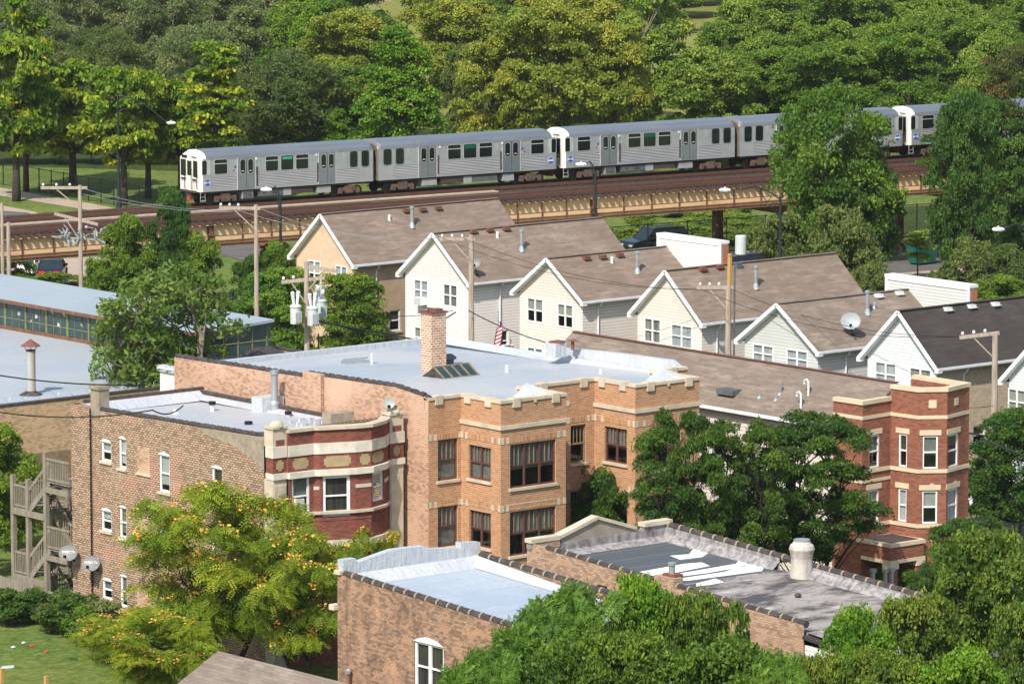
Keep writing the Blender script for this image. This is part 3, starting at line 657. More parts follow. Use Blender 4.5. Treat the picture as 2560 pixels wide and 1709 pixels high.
# ---- wall dishes
def dish(name,loc,aim,r,label,parent_wall=None,mat='dish',txt=None,mast=None,group=None):
    root=thing(name,label,'satellite dish',loc,group);aim=Vector(aim).normalized()
    mb=MB();up=Vector((0,0,1));a=aim.cross(up).normalized();b=a.cross(aim).normalized()
    vs=[];fs=[];rings=6;n=24;c=Vector(loc)
    for s_ in (0,-.012):
        for i in range(rings+1):
            rr=r*i/rings
            for k in range(n):
                an=2*math.pi*k/n;vs.append(c+a*rr*math.cos(an)+b*rr*.88*math.sin(an)+aim*(.22*rr*rr/r+s_))
    st=(rings+1)*n
    for i in range(rings):
        for k in range(n):
            q=(i*n+k,i*n+(k+1)%n,(i+1)*n+(k+1)%n,(i+1)*n+k);fs.append(q[::-1]);fs.append(tuple(j+st for j in q))
    for k in range(n): fs.append((rings*n+k,rings*n+(k+1)%n,st+rings*n+(k+1)%n,st+rings*n+k))
    mb.add(vs,fs);mb.build('dish',mat,root)
    mb=MB();lnb=c+aim*r*1.1-b*r*.75;mb.tube([c-b*r*.8,lnb],.014,6);mb.box(lnb.x-.05,lnb.y-.05,lnb.z-.05,lnb.x+.05,lnb.y+.05,lnb.z+.08);mb.build('feed_arm','black',root)
    if mast is not None:
        mb=MB();m=Vector(mast);mb.tube([c-aim*.02,c-aim*.12,Vector((c.x-aim.x*.12,c.y-aim.y*.12,m.z+.0)) if abs(m.x-c.x)<.2 and abs(m.y-c.y)<.2 else m],.025,7);mb.box(m.x-.1,m.y-.1,m.z-.02,m.x+.1,m.y+.1,m.z+.02);mb.build('mast','black',root)
    if txt:
        mt=Matrix.Translation(aim*(.035+r*.03)+b*.12*r)@Matrix(((-a.x,b.x,aim.x,0),(-a.y,b.y,aim.y,0),(-a.z,b.z,aim.z,0),(0,0,0,1)))
        textobj(txt,r*.36,'white',root,mt)
    return root
def wallpt(k,x,y,Xp): 
    d=ray(*Z(k,x,y));t=Xp/d[0];return (Xp,d[1]*t,H+d[2]*t)
def hpt(k,x,y,Yp):
    d=ray(*Z(k,x,y));t=Yp/d[1];return (d[0]*t,Yp,H+d[2]*t)
SA=(-.80,-.42,.43)
p=wallpt('h',622,738,127.45);dish('satellite_dish',p,(-.70,-.55,.5),.42,'grey satellite dish on the brick wall beside the lowest small window',txt='DIRECTV',mast=(127.88,p[1]+.1,p[2]-.35))
p=wallpt('h',468,667,127.3);dish('satellite_dish',p,(-.70,-.55,.5),.43,'grey satellite dish at the back corner of the brick building, over the stair rail',txt='DIRECTV',mast=(127.8,183.9,p[2]-.4))
p=hpt('e',335,1197,169.4);dish('satellite_dish',p,(-.6,-.75,.3),.26,'small white satellite dish on the right pilaster of the bow front',mat='dish_light',mast=(134.6,169.5,10.66))
# ================================================================== box fan & AC in windows
def boxthing(name,label,cat,c0,c1,mat,grille=True,face=W_):
    x0,y0,z0=c0;x1,y1,z1=c1
    r=thing(name,label,cat,((x0+x1)/2,(y0+y1)/2,z0));mb=MB();mb.box(x0,y0,z0,x1,y1,z1);mb.build('housing',mat,r)
    g=MB();k=7
    for i in range(k):
        z=z0+.04+(z1-z0-.08)*i/(k-1)
        if face==W_: g.box(x0-.008,y0+.03,z-.008,x0,y1-.03,z+.008)
        else: g.box(x0+.03,y0-.008,z-.008,x1-.03,y0,z+.008)
    g.build('grille','under_grey',r);return r
# ================================================================== ochre apartment building
OC=thing('ochre_apartment_building','ochre brick apartment building with two square bays and crenellated stone coping','building',(135.3,168,0))
FP=[(135.3,168.0),(137.1,168.0),(137.1,165.3),(140.75,165.3),(140.75,168.0),(144.7,168.0),(144.7,165.25),(148.45,165.25),(148.45,168.0),(150.2,168.0)]
ZB=11.0
wspec={0:[('i',668,-105,805,155),('i',668,350,805,608)],
 1:[('i',878,-80,1030,180),('i',882,365,1030,635)],
 2:[('i',1162,-75,1475,182),('i',1160,385,1475,640)],
 4:[('i',1575,-205,1680,40)],
 5:[('i',1806,-205,1958,62),('i',1808,258,1960,520)],
 6:[('i',2093,-175,2330,70)]}
mb=MB();wn=[]
for i in range(len(FP)-1):
    a,b=FP[i],FP[i+1];out=(b[1]-a[1],-(b[0]-a[0]));hh=[]
    for s_ in wspec.get(i,[]):
        q=px_win(a,b,*s_);hh.append(q);wn.append((i,q))
        if i in (4,6): q2=(q[0],q[1],q[2]-2.93,q[3]-2.93);hh.append(q2);wn.append((i,q2))
        
    for q in list(hh):
        if q[2]<6.2: q2=(q[0],q[1],q[2]-2.93,q[3]-2.93);hh.append(q2);wn.append((i,q2))
    wall(mb,a,b,out,0,ZB,hh)
    
band(mb,FP,10.6,ZB-.001,-.24,-.26)
mb.build('front_wall','brick_och',OC)
cover=['screen','sheer','screen','screen','curtain']
for j,(i,q) in enumerate(wn):
    a,b=FP[i],FP[i+1];out=(b[1]-a[1],-(b[0]-a[0]))
    cols={0:1,1:2,2:3,4:1,5:2,6:3}[i]
    window(OC,a,b,out,*q,'brown' if i!=4 else 'tan','stone',.1,(('screen',1.),('curtain',.55),('screen',1.),('blind',.5),('screen',.6))[(j*7+i)%5] if i!=4 else None,cols,3 if cols==1 else 2,fw=.065)
# soldier courses and stone blocks
sc=MB();sb=MB()
for (i,a0,a1,zt) in ((0,0,1.8,9.24),(1,0,2.7,9.24),(2,0,3.65,9.24),(4,0.05,3.95,9.24),(5,0,2.75,9.24),(6,0,3.75,9.24)):
    a,b=FP[i],FP[i+1];out=(b[1]-a[1],-(b[0]-a[0]));t,n,L=frame_of(a,b,out)
    for dz in (0,-2.93,-5.86):
        sc=MB();sc.fbox(a,t,n,a0,min(a1,L),-.02,.014,zt+dz,zt+dz+.24)
        sc.build('soldier_course','soldier',OC)
        qs=[q for ii,q in wn if ii==i and abs(q[3]-zt-dz)<.8]
        for q in qs:
            for e in (q[0]-.14,q[1]+.14):
                if .02<e<L-.02: sb.fbox(a,t,n,e-.08,e+.08,-.02,.02,zt+dz-.01,zt+dz+.26)
        for e in (0.08,L-.08): sb.fbox(a,t,n,e-.08,e+.08,-.02,.022,zt+dz-.01,zt+dz+.26)
sb.build('stone_block','stone',OC)
mb=MB();band(mb,FP[1:5],9.86,10.04,.07,-.1);band(mb,FP[5:9],9.86,10.04,.07,-.1)
band(mb,FP,ZB,ZB+.13,.05,-.32)
for i,al in ((0,(.55,)),(1,(.5,1.9)),(2,(.85,3.05)),(4,(1.0,3.3)),(5,(.55,1.95)),(6,(.85,3.1)),(8,(.9,))):
    a,b=FP[i],FP[i+1];out=(b[1]-a[1],-(b[0]-a[0]));t,n,L=frame_of(a,b,out)
    for x in al: mb.fbox(a,t,n,x-.2,x+.2,-.34,.08,ZB-.22,ZB+.17)
for i in (2,6):
    a,b=FP[i],FP[i+1];t,n,L=frame_of(a,b,S_);mb.fbox(a,t,n,1.85,1.95,-.02,.07,ZB-.1,ZB)
    for z in (6.55,7.05): mb.fbox(a,t,n,.5,3.1,-.01,.02,z,z+.03)
a,b=FP[4],FP[5];t,n,L=frame_of(a,b,S_)
dm=MB();x=2.4;z=10.15;dd=.17;pp=[(a[0]+t[0]*(x+u)+n[0]*.02,a[1]+n[1]*.02,z+v) for u,v in ((-dd,0),(0,-dd),(dd,0),(0,dd))];mb.add(pp,[(0,1,2,3)])
mb.build('stone_coping','stone',OC)
# side walls: stepped common brick
mb=MB();A=(135.3,186.5);B=(135.3,168.0)
wall(mb,A,B,W_,0,10.55)
prof=[(186.5,10.9),(176.7,11.05),(176.6,11.2),(170.3,11.33),(169.2,11.22),(168.35,11.12),(168,11.0)]
for (ya,za),(yb,zb) in zip(prof[:-1],prof[1:]):
    x=135.3;mb.quad((x,yb,10.55),(x,yb,zb),(x,ya,za),(x,ya,10.55));mb.quad((x+.3,yb,10.2),(x+.3,ya,10.2),(x+.3,ya,za),(x+.3,yb,zb));mb.quad((x,yb,zb),(x+.3,yb,zb),(x+.3,ya,za),(x,ya,za))
wall(mb,(135.3,186.5),(150.2,186.5),N_,0,10.3);wall(mb,(150.2,168),(150.2,186.5),E_,0,10.2)
mb.box(135.1,175.3,9.2,135.32,176.6,11.35)
mb.build('side_wall','brick_och_side',OC)
mb=MB()
for (ya,za),(yb,zb) in zip(prof[:-1],prof[1:]):
    k=max(2,int(abs(ya-yb)/.12))
    p=lambda u:(135.42,ya+(yb-ya)*u,za+(zb-za)*u+.05+rnd.uniform(-.02,.02));mb.tube([p(i/k) for i in range(k+1)],[.13 if i%4 else .09 for i in range(k+1)],7)
mb.build('tile_coping','tile_coping',OC)
mb=MB()
FR=off_poly(FP,-.25);zr=10.72
slab(mb,[(FR[0][0]+.1,168.2,zr)]+[(x,y,zr) for x,y in FR[1:-1]]+[(150.1,168.2,zr),(150.1,186.4,10.3),(135.6,186.4,10.3)],.2)
mb.build('roof','silver',OC)
# right parapet: tall flashed part near the street, low part behind
mb=MB();xr=150.2
def pstep(ya,yb,za,zb): 
    mb.quad((xr-.32,ya,10.1),(xr-.32,yb,10.1),(xr-.22,yb,zb),(xr-.22,ya,za));mb.quad((xr-.22,ya,za),(xr-.22,yb,zb),(xr+.05,yb,zb),(xr+.05,ya,za));mb.quad((xr+.05,yb,9.9),(xr+.05,ya,9.9),(xr+.05,ya,za),(xr+.05,yb,zb))
pts=[(186.5,10.45),(185,10.42),(181.5,10.42),(178,10.48),(177,10.6),(176.4,11.1),(174,11.22),(172,11.28),(168.9,11.34),(168.2,11.0)]
for (ya,za),(yb,zb) in zip(pts[:-1],pts[1:]):
    pstep(ya,yb,za,zb)
cant(mb,(xr-.3,168.2),(xr-.3,186.4),10.75,10.5,.5,-1,0)
mb.box(135.5,186.1,10.1,150.2,186.4,10.55)
mb.build('flashed_parapet','foil',OC)
for x0,y in ((140.72,167.7),(148.42,167.7)):
    mb=MB()
    mb.add([(x0,168.0,zr),(x0,165.6,zr),(x0,165.6,ZB),(x0,168.0,ZB+.25)],[(0,1,2,3),(3,2,1,0)])
    mb.add([(x0-1.3,165.62,zr+.02),(x0,165.62,ZB+.05),(x0,167.9,ZB+.27),(x0-.8,167.9,zr+.03)],[(0,1,2,3)])
    mb.build('cricket_flashing','foil',OC)
mb=MB();cx,cy=zat('e',625,1000,10.4)[:2]
mb.box(cx,cy,10.2,cx+.86,cy+.76,13.15);ch=mb.build('chimney','brick_chim',OC)
m2=MB();m2.box(cx-.06,cy-.06,13.15,cx+.92,cy+.82,13.24);m2.add([(cx-.05,cy-.05,13.24),(cx+.9,cy+.1,13.24),(cx+.8,cy+.8,13.3),(cx+.1,cy+.7,13.42)],[(0,1,2),(0,2,3)]);m2.box(cx+.3,cy+.1,13.24,cx+.75,cy+.5,13.34);m2.build('rusty_cap','red_roofcap',ch)
# skylight
sx,sy,_=zat('e',745,1035,10.5);L=1.75;Wd=1.5;z0=10.45;z1=11.0
mb=MB();mb.prism([(sx-.35,sy),(sx+L,sy),(sx+L,sy+Wd),(sx-.35,sy+Wd)],z0-.1,z0+.1,1)
mb.add([(sx-.3,sy,z0+.1),(sx+L,sy,z0+.1),(sx+L,sy+Wd/2,z1),(sx-.3,sy+Wd/2,z1)],[(0,1,2,3)],0);mb.add([(sx-.3,sy+Wd,z0+.1),(sx+L,sy+Wd,z0+.1),(sx+L,sy+Wd/2,z1),(sx-.3,sy+Wd/2,z1)],[(3,2,1,0)],0)
mb.add([(sx-.3,sy,z0+.1),(sx-.3,sy+Wd/2,z1),(sx-.3,sy+Wd,z0+.1),(sx+L,sy,z0+.1),(sx+L,sy+Wd/2,z1),(sx+L,sy+Wd,z0+.1)],[(0,1,2),(5,4,3)],1)
sk=mb.build('skylight',['green_glass','tar'],OC)
m2=MB()
for i in range(5):
    x=sx-.28+(L+.26)*i/4;m2.beam((x,sy-.02,z0+.12),(x,sy+Wd/2,z1+.03),.06,.05)
m2.beam((sx-.3,sy+Wd/2,z1+.02),(sx+L,sy+Wd/2,z1+.02),.08,.06);m2.beam((sx-.3,sy,z0+.12),(sx+L,sy,z0+.12),.06,.05);m2.build('skylight_bars','tan_wood',sk)
mb=MB();p=zat('e',748,935,10.5);mb.lathe((p[0],p[1],10.4),[(.2,0),(.2,.35),(.33,.4),(.3,.5),(.12,.62),(0,.62)],10);mb.build('turbine_vent','under_grey',OC)
p=zat('e',1140,990,10.5);mb=MB();mb.lathe((p[0],p[1],10.45),[(.22,0),(.08,.15),(.08,.42),(0,.42)],10);mb.build('roof_vent','porcelain',OC)
p=zat('e',1780,1000,10.6);mb=MB();mb.lathe((p[0],p[1],10.55),[(.16,0),(.06,.15),(.05,.32),(0,.32)],8);mb.build('roof_vent','porcelain',OC)
p=zat('e',218,935,10.35);mb=MB();mb.tube([(p[0],p[1],10.3),(p[0],p[1],10.9)],.06,8);mb.build('vent_pipe','porcelain',OC)
mb=MB();p=zat('e',20,925,10.4);q=zat('e',190,915,10.4);mb.beam((p[0],p[1],10.45),(q[0],q[1],10.45),.5,.12);mb.tube([(p[0],p[1],10.6),(q[0],q[1],10.62)],.04,6);mb.build('roof_ladder','galv',OC)
mb=MB();p0=hpt('e',1290,1165,167.0);mb.box(148.55,175.2,10.9,149.2,175.9,11.55);mb.build('small_chimney','foil',OC)
mb=MB();mb.lathe((148.9,175.5,11.55),[(.38,0),(.38,.05),(0,.12)],10);mb.lathe((149.5,175.1,11.2),[(.08,0),(.08,.4),(.28,.42),(0,.5)],10);mb.build('chimney_cap','red_roofcap',OC)
# ================================================================== siding porch behind ochre building
PB=thing('enclosed_porch','narrow white sided porch with lumpy silver roof behind the ochre building','porch',(136.3,186,0))
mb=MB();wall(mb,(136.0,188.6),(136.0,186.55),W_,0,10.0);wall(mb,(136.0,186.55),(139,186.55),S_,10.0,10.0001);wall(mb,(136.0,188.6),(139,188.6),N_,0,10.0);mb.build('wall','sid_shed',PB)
mb=MB();mb.box(135.9,186.52,9.98,139,188.7,10.12)
for i in range(9): mb.sphere((136.15,186.7+i*.23,10.12),.16+.04*(i%3),8,(1.6,1,.7))
mb.build('roof','silver',PB,smooth=False)
# ================================================================== FB1 / FB2 foreground brick houses
def tilecoping(parent,x,ya,za,yb,zb,step=.62,r=.15):
    L=math.hypot(ya-yb,za-zb);k=int(L/step);a=MB();b=MB()
    for i in range(k):
        u0=i/k;u1=(i+1)/k;p=lambda u,dz=0:(x,ya+(yb-ya)*u,za+(zb-za)*u+dz)
        a.tube([p(u0+.05/k),p(u1+.0/k)],[r*.92,r],9);a.tube([p(u0-.03/k),p(u0+.09/k)],[r*1.08,r*1.08],9,1)
    a.build('tile_coping',['tile_coping','tile_joint'],parent)
F1=thing('silver_roof_house','brown brick house with seamed silver roof and stepped foil parapet in the foreground','house',(114.6,147.7,0))
x0,x1,yf,yb=114.6,121.25,147.7,134.4
ztop=lambda y:8.75+(y-yf)*.052
A=(x0,yf);B=(x0,yb);mb=MB()
q1=px_win(A,B,'i',505,1255,708,1690);q1=(q1[0],q1[1],5.05,q1[3]);q2=(9.1,10.3,4.3,6.3)
wall(mb,A,B,W_,0,7.55,[q1,q2]);mb.quad((x0,yb,7.55),(x0,yb,ztop(yb)),(x0,yf,ztop(yf)),(x0,yf,7.55));
wall(mb,(x1,yf),(x1,yb),E_,0,7.6);mb.quad((x1,yf,7.55),(x1,yf,ztop(yf)),(x1,yb,ztop(yb)),(x1,yb,7.55))
mb.quad((x1-.25,yb,7.4),(x1-.25,yb,ztop(yb)),(x1-.25,yf,ztop(yf)),(x1-.25,yf,7.4))
wall(mb,(x0,yb),(x1,yb),S_,0,7.7);wall(mb,(x0,yf),(x1,yf),N_,0,9.0)
mb.box(x0-.03,yf-.55,0,x0,yf,8.7);mb.build('brick_wall','brick_fb',F1)
window(F1,A,B,W_,*q1,'white',None,.08,('dark_curtain',1.),2,0,fw=.11)
window(F1,A,B,W_,*q2,'white','stone',.08,('blind',.5),1,0,fw=.11)
mb=MB();n_=6
for i in range(n_):
    u0,u1=i/n_,(i+1)/n_;w_=q1[1]-q1[0];ya=yf-q1[0]-w_*u0;yb_=yf-q1[0]-w_*u1;r0=.22*(1-(2*u0-1)**2);r1=.22*(1-(2*u1-1)**2)
    mb.quad((x0-.015,yb_,q1[3]-.02),(x0-.015,yb_,q1[3]+r1),(x0-.015,ya,q1[3]+r0),(x0-.015,ya,q1[3]-.02),0)
    mb.quad((x0-.02,yb_,q1[3]+r1),(x0-.02,yb_,q1[3]+r1+.35),(x0-.02,ya,q1[3]+r0+.35),(x0-.02,ya,q1[3]+r0),1)
mb.build('window_arch',['white','brick_fb'],F1)
mb=MB();zi=lambda y:8.42+(y-yf)*.052
slab(mb,[(x0+.2,yf-.3,zi(yf)),(x1-.2,yf-.3,zi(yf)),(x1-.2,yb,zi(yb)),(x0+.2,yb,zi(yb))],.2);mb.build('roof','silver_fb',F1)
mb=MB()
def seg(xa,xb,za,zb):
    y=yf;mb.add([(xa,y-.3,8.5),(xb,y-.3,8.5),(xb,y-.28,zb),(xa,y-.28,za)],[(0,1,2,3)]);mb.add([(xa,y-.28,za),(xb,y-.28,zb),(xb,y+.05,zb),(xa,y+.05,za)],[(0,1,2,3)]);mb.add([(xa,y-.9,8.36),(xb,y-.9,8.36),(xb,y-.3,8.75),(xa,y-.3,8.75)],[(0,1,2,3)])
    mb.add([(xa,y+.05,8.5),(xa,y-.3,8.5),(xa,y-.28,za),(xa,y+.05,za)],[(0,3,2,1),(0,1,2,3)]);mb.add([(xb,y+.05,8.5),(xb,y-.3,8.5),(xb,y-.28,zb),(xb,y+.05,zb)],[(0,1,2,3),(3,2,1,0)])
seg(x0+.02,115.25,9.3,9.3);seg(115.25,117.0,9.12,9.42);seg(117.0,118.5,9.42,9.4);seg(118.5,120.3,9.28,9.12);seg(120.3,x1,9.32,9.24)
mb.quad((x1-.26,yb,8.1+.0-.65),(x1-.26,yf-.3,8.78),(x1-.75,yf-.3,8.44),(x1-.75,yb,7.4));mb.quad((x1-.26,yf-.3,8.78),(x1-.26,yb,7.6),(x1-.75,yb,zi(yb)+.01),(x1-.75,yf-.3,zi(yf)+.02))
mb.build('foil_parapet','foil',F1)
tilecoping(F1,x0+.13,yf-.2,ztop(yf)+.02,yb,ztop(yb)+.02);tilecoping(F1,x1-.1,yf-.4,ztop(yf)+.02,yb,ztop(yb)+.02)
mb=MB();mb.box(x0-.12,yf-.25,8.75,x0+.3,yf+.1,8.9);mb.box(x0-.25,yf-.05,7.4,x0+.1,yf+.25,7.6);mb.build('corner_stone','stone',F1)
p=zat('i',50,1460,0);mb=MB();pp=wallpt('i',50,1470,114.35);mb.tube([(114.4,pp[1],2),(114.4,pp[1],pp[2]-.1)],.05,8,0);mb.lathe((114.4,pp[1],pp[2]-.1),[(.09,0),(.11,.12),(.09,.2),(0,.2)],10,1);mb.build('wall_vent_pipe',['rustpipe','galv'],F1)
# ---- FB2
F2=thing('grey_roof_house','light brick house with grey tar roof patched in white behind the foreground trees','house',(124,147.9,0))
x0,x1,yf,yb=124.0,131.1,147.9,132.3
ztop=lambda y:8.78+(y-yf)*.055
A=(x0,yf);B=(x0,yb);mb=MB()
wall(mb,A,B,W_,0,7.7,[(4.6,4.95,7.6,7.69)]);mb.quad((x0,yb,7.7),(x0,yb,ztop(yb)),(x0,yf,ztop(yf)),(x0,yf,7.7))
wall(mb,(x1,yf),(x1,yb),E_,0,7.7);wall(mb,(x0,yf),(x1,yf),N_,0,8.6);wall(mb,(x0,yf-.3),(x1,yf-.3),S_,8.2,8.6)
mb.box(x0-.02,yf-1.1,0,x0,yf,8.85);mb.box(x0+.0,yf-.35,8.6,x0+.001+1.35,yf,8.86)
mb.box(x0-.02,139.4,6.6,x0+.45,140.5,8.62);mb.build('brick_wall','brick_fb2',F2)
mb=MB();mb.box(x0-.02,143.2,7.35,x0-.005,143.75,7.8);mb.build('wall_grille','black',F2)
mb=MB();zi=lambda y:8.25+(y-yf)*.042
slab(mb,[(x0+.25,yf-.3,zi(yf)),(x1-.25,yf-.3,zi(yf)),(x1-.25,141.0,zi(141)),(x0+.25,141.0,zi(141))],.2);mb.build('roof','grey_roof',F2)
mb=MB();slab(mb,[(x0+.25,141.0,zi(141)),(x1-.25,141.0,zi(141)),(x1-.25,yb,zi(yb)),(x0+.25,yb,zi(yb))],.2)
for (a,b) in (((x0+.1,yb),(x0+2.6,yb-2.2)),): pass
mb.add([(x0+.1,yb,7.65),(x1-.25,yb,7.65),(x1-.25,yb-2.2,7.47),(x0+.1,yb-2.2,7.47)],[(0,3,2,1)])
mb.build('rear_roof','old_roof',F2)
mb=MB()
def rp(k,x,y): 
    p=zat(k,x,y,8.0)
    for _ in range(3): p=zat(k,x,y,zi(p[1])+.012)
    return p
def patch(*pts):
    pp=[rp(*q) for q in pts];mb.add(pp,[tuple(range(len(pp)))]);mb.add(pp,[tuple(range(len(pp)))[::-1]])
patch(('j',-70,680),('j',60,670),('j',110,612),('j',175,625),('j',208,655),('j',150,690),('j',0,708))
patch(('i',1990,800),('i',2349,735),('j',150,725),('j',205,750),('j',0,790),('i',2130,850))
patch(('j',0,800),('j',380,735),('j',430,690),('j',485,705),('j',490,730),('j',440,755),('j',180,800),('j',-60,830))
patch(('j',-100,850),('j',300,790),('j',500,725),('j',540,712),('j',585,740),('j',560,785),('j',330,815),('j',60,850))
patch(('j',110,870),('j',240,835),('j',305,862),('j',200,880),('j',110,890))
mb.build('white_roof_patch','white_patch',F2)
mb=MB();y=yf
mb.add([(x0+.3,y-.31,8.25),(x1-.25,y-.31,8.25),(x1-.25,y-.31,8.72),(x0+1.3,y-.31,8.72),(x0+.3,y-.31,8.85)],[(0,1,2,3,4)])
mb.quad((x0+1.3,y-.31,8.72),(x1-.1,y-.31,8.72),(x1-.1,y,8.72),(x0+1.3,y,8.72))
mb.quad((x0+.3,y-.8,zi(yf)-.01),(x1-.3,y-.8,zi(yf)-.01),(x1-.3,y-.3,8.42),(x0+.3,y-.3,8.42))
xi=x1-.26
for ya,yb2 in ((yf-.3,141.0),(140.2,yb)):
    mb.quad((xi,yb2,zi(yb2)-.05),(xi,yb2,ztop(yb2)),(xi,ya,ztop(ya)),(xi,ya,zi(ya)-.05));mb.quad((xi-.35,yb2,zi(yb2)+.01),(xi,yb2,zi(yb2)+.3),(xi,ya,zi(ya)+.3),(xi-.35,ya,zi(ya)+.01))
mb.build('rendered_parapet','lichen',F2)
mb=MB();bx=MB()
for (xa,xb) in ((x0-.05,x0+1.3),(129.75,131.1)): mb.box(xa-.05,yf-.38,8.86,xb+.05,yf+.05,9.02);bx.box(xa,yf-.3,8.6,xb,yf,8.86)
pk=[(125.35,8.92),(127.3,9.48),(129.3,8.85)]
for (xa,za),(xb,zb) in zip(pk[:-1],pk[1:]): mb.beam((xa,yf-.15,za+.02),(xb,yf-.15,zb+.02),.42,.13)
mb.build('stone_coping','stone',F2);bx.build('corner_pier','lichen',F2)
mb=MB();mb.prism([(0,0)],0,0) if False else None
mb.add([(125.45,yf-.27,8.7),(129.2,yf-.27,8.7),(129.2,yf-.27,8.85),(127.3,yf-.27,9.42),(125.45,yf-.27,8.88)]+[(125.45,yf-.03,8.7),(129.2,yf-.03,8.7),(129.2,yf-.03,8.85),(127.3,yf-.03,9.42),(125.45,yf-.03,8.88)],[(0,1,2,3,4),(9,8,7,6,5)])
mb.build('pediment','concrete',F2)
tilecoping(F2,x0+.13,yf-1.,ztop(yf-1)+.02,140.6,ztop(140.6)+.02,.6,.14);tilecoping(F2,x0+.13,139.3,ztop(139.3)+.02,yb,ztop(yb)+.02,.6,.14);tilecoping(F2,x1-.12,yf-.4,ztop(yf)+.02,yb-2,ztop(yb-2)+.02,.66,.14)
mb=MB();c=rp('j',790,840);c=(130.75,c[1]+.15,zi(c[1]))
mb.lathe((c[0]-.15,c[1],zi(c[1])-.1),[(.46,0),(.44,.35),(.41,.85),(.45,1.05),(.50,1.2),(.45,1.35),(.36,1.42),(.32,1.5)],20,0);mb.lathe((c[0]-.15,c[1],zi(c[1])+1.35),[(.32,0),(.32,.12),(0,.12)],14,1);mb.build('rendered_chimney',['pot','galv'],F2,smooth=False)
mb=MB();mb.box(124.15,139.55,8.6,124.6,140.2,8.72);mb.lathe((124.35,139.9,8.72),[(.12,0),(.12,.3),(.16,.32),(.16,.42),(0,.42)],10,1);mb.build('flue',['red_roofcap','galv'],F2)
c=rp('j',805,965);mb=MB();mb.sphere((c[0],c[1],c[2]+.08),.14,8,(1,1,.7));mb.build('roof_drain','tar',F2)
mb=MB();wall(mb,(x0+.05,yb),(x0+.05,yb-2.2),W_,0,7.2);wall(mb,(x0+.05,yb-2.2),(x1,yb-2.2),S_,0,7.2);mb.build('rear_porch_wall','sid_shed',F2)
mb=MB();mb.beam((x0+.02,yb-.05,7.5),(x0+.02,yb-2.3,7.3),.3,.12);mb.build('porch_gutter','tar',F2)
# ================================================================== brown shingled roof at the bottom
SH=thing('shingled_shed','low building with a mottled brown shingle hip roof at the bottom edge','shed',(113,150,0))
zr=5.5;A=zat('h',1490,1330,zr);B=zat('h',2420,1575,zr);C_=zat('h',1180,1740,3.6);dx=B[0]-A[0]
rx,ry1,ry0=A[0],A[1],B[1]-3
mb=MB()
def tri(*p): mb.add(p,[tuple(range(len(p)))]);
slab(mb,[(rx,ry1,zr),(rx-3.2,ry1+.8,zr-2.2),(rx-3.2,ry0,zr-2.2),(rx,ry0,zr)],.12)
slab(mb,[(rx,ry1,zr),(rx+3.2,ry1+.8,zr-2.2),(rx+3.2,ry0,zr-2.2),(rx,ry0,zr)],.12)
mb.build('roof','roof_shed',SH)
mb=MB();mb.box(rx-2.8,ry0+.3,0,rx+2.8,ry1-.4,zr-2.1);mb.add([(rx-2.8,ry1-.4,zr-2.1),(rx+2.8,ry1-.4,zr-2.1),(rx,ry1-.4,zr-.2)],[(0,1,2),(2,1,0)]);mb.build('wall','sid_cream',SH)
# ================================================================== garage with clerestory
GA=thing('flat_roofed_garage','large yellow brick garage with pale blue-grey flat roof and glazed clerestory','building',(150,206,0))
gx0,gx1,gy0,gy1=118,162.3,206.0,262
mb=MB();wall(mb,(gx0,gy0),(gx1,gy0),S_,0,6.0);wall(mb,(gx1,gy0),(gx1,gy1),E_,0,6.0);wall(mb,(gx1-.35,gy0),(gx1-.35,gy1),W_,5.5,6.0);wall(mb,(gx0,gy0+.35),(gx1,gy0+.35),N_,5.5,6.0)
mb.build('brick_wall','brick_gar',GA)
mb=MB();mb.box(131,gy0-.03,0,136.8,gy0,3.9);mb.box(137.2,gy0-.02,0,143,gy0-.001,3.5);mb.build('boarded_doors','tan_wood',GA)
mb=MB();mb.box(gx0,gy0-.03,6.0,gx1+.03,gy0+.38,6.1);mb.box(gx1-.38,gy0+.38,6.0,gx1+.03,gy1,6.1);mb.build('coping','tar',GA)
mb=MB();mb.prism([(gx0,gy0+.35),(gx1-.35,gy0+.35),(gx1-.35,gy1),(gx0,gy1)],5.5,5.75);mb.build('roof','garage_roof',GA)
mx0,mx1,my0,my1=156.5,161.2,213.5,262.;zt0=7.35;zt1=7.75
mb=MB();slab(mb,[(mx0-.35,my0-.35,zt0+.12),(mx1,my0-.35,zt1),(mx1,my1,zt1),(mx0-.35,my1,zt0+.12)],.14);rf=mb.build('clerestory_roof','monitor_roof',GA)
mb=MB();mb.box(mx0-.4,my0-.4,zt0-.08,mx0-.3,my1,zt0+.1);mb.box(mx0-.1,my0,5.7,mx0+.05,my1,5.95);mb.build('clerestory_fascia','brown_steel',GA)
mb=MB();mb.box(mx0,my0,5.95,mx0+.05,my1,zt0);mb.box(mx0,my0,5.7,mx1,my0+.05,zt1-.15);mb.build('clerestory_glass','green_glass',GA)
mb=MB();k=0;y=my0
while y<my1:
    mb.box(mx0-.06,y-.06,5.95,mx0-.001,y+.06,zt0-.02,0)
    for z in (6.4,6.87): mb.box(mx0-.03,y+.06,z-.02,mx0-.001,y+1.94,z+.02,0)
    for yy in (y+.66,y+1.33): mb.box(mx0-.03,yy-.015,5.95,mx0-.001,yy+.015,zt0-.02,0)
    y+=2.0
for i in range(5): mb.box(mx0+.6+i*.95,my0-.04,5.8,mx0+.66+i*.95,my0-.001,7.4)
mb.box(mx0,my0-.04,6.6,mx1,my0-.002,6.66)
mb.build('clerestory_mullions','yellow_frame',GA)
mb=MB();rr=random.Random(3)
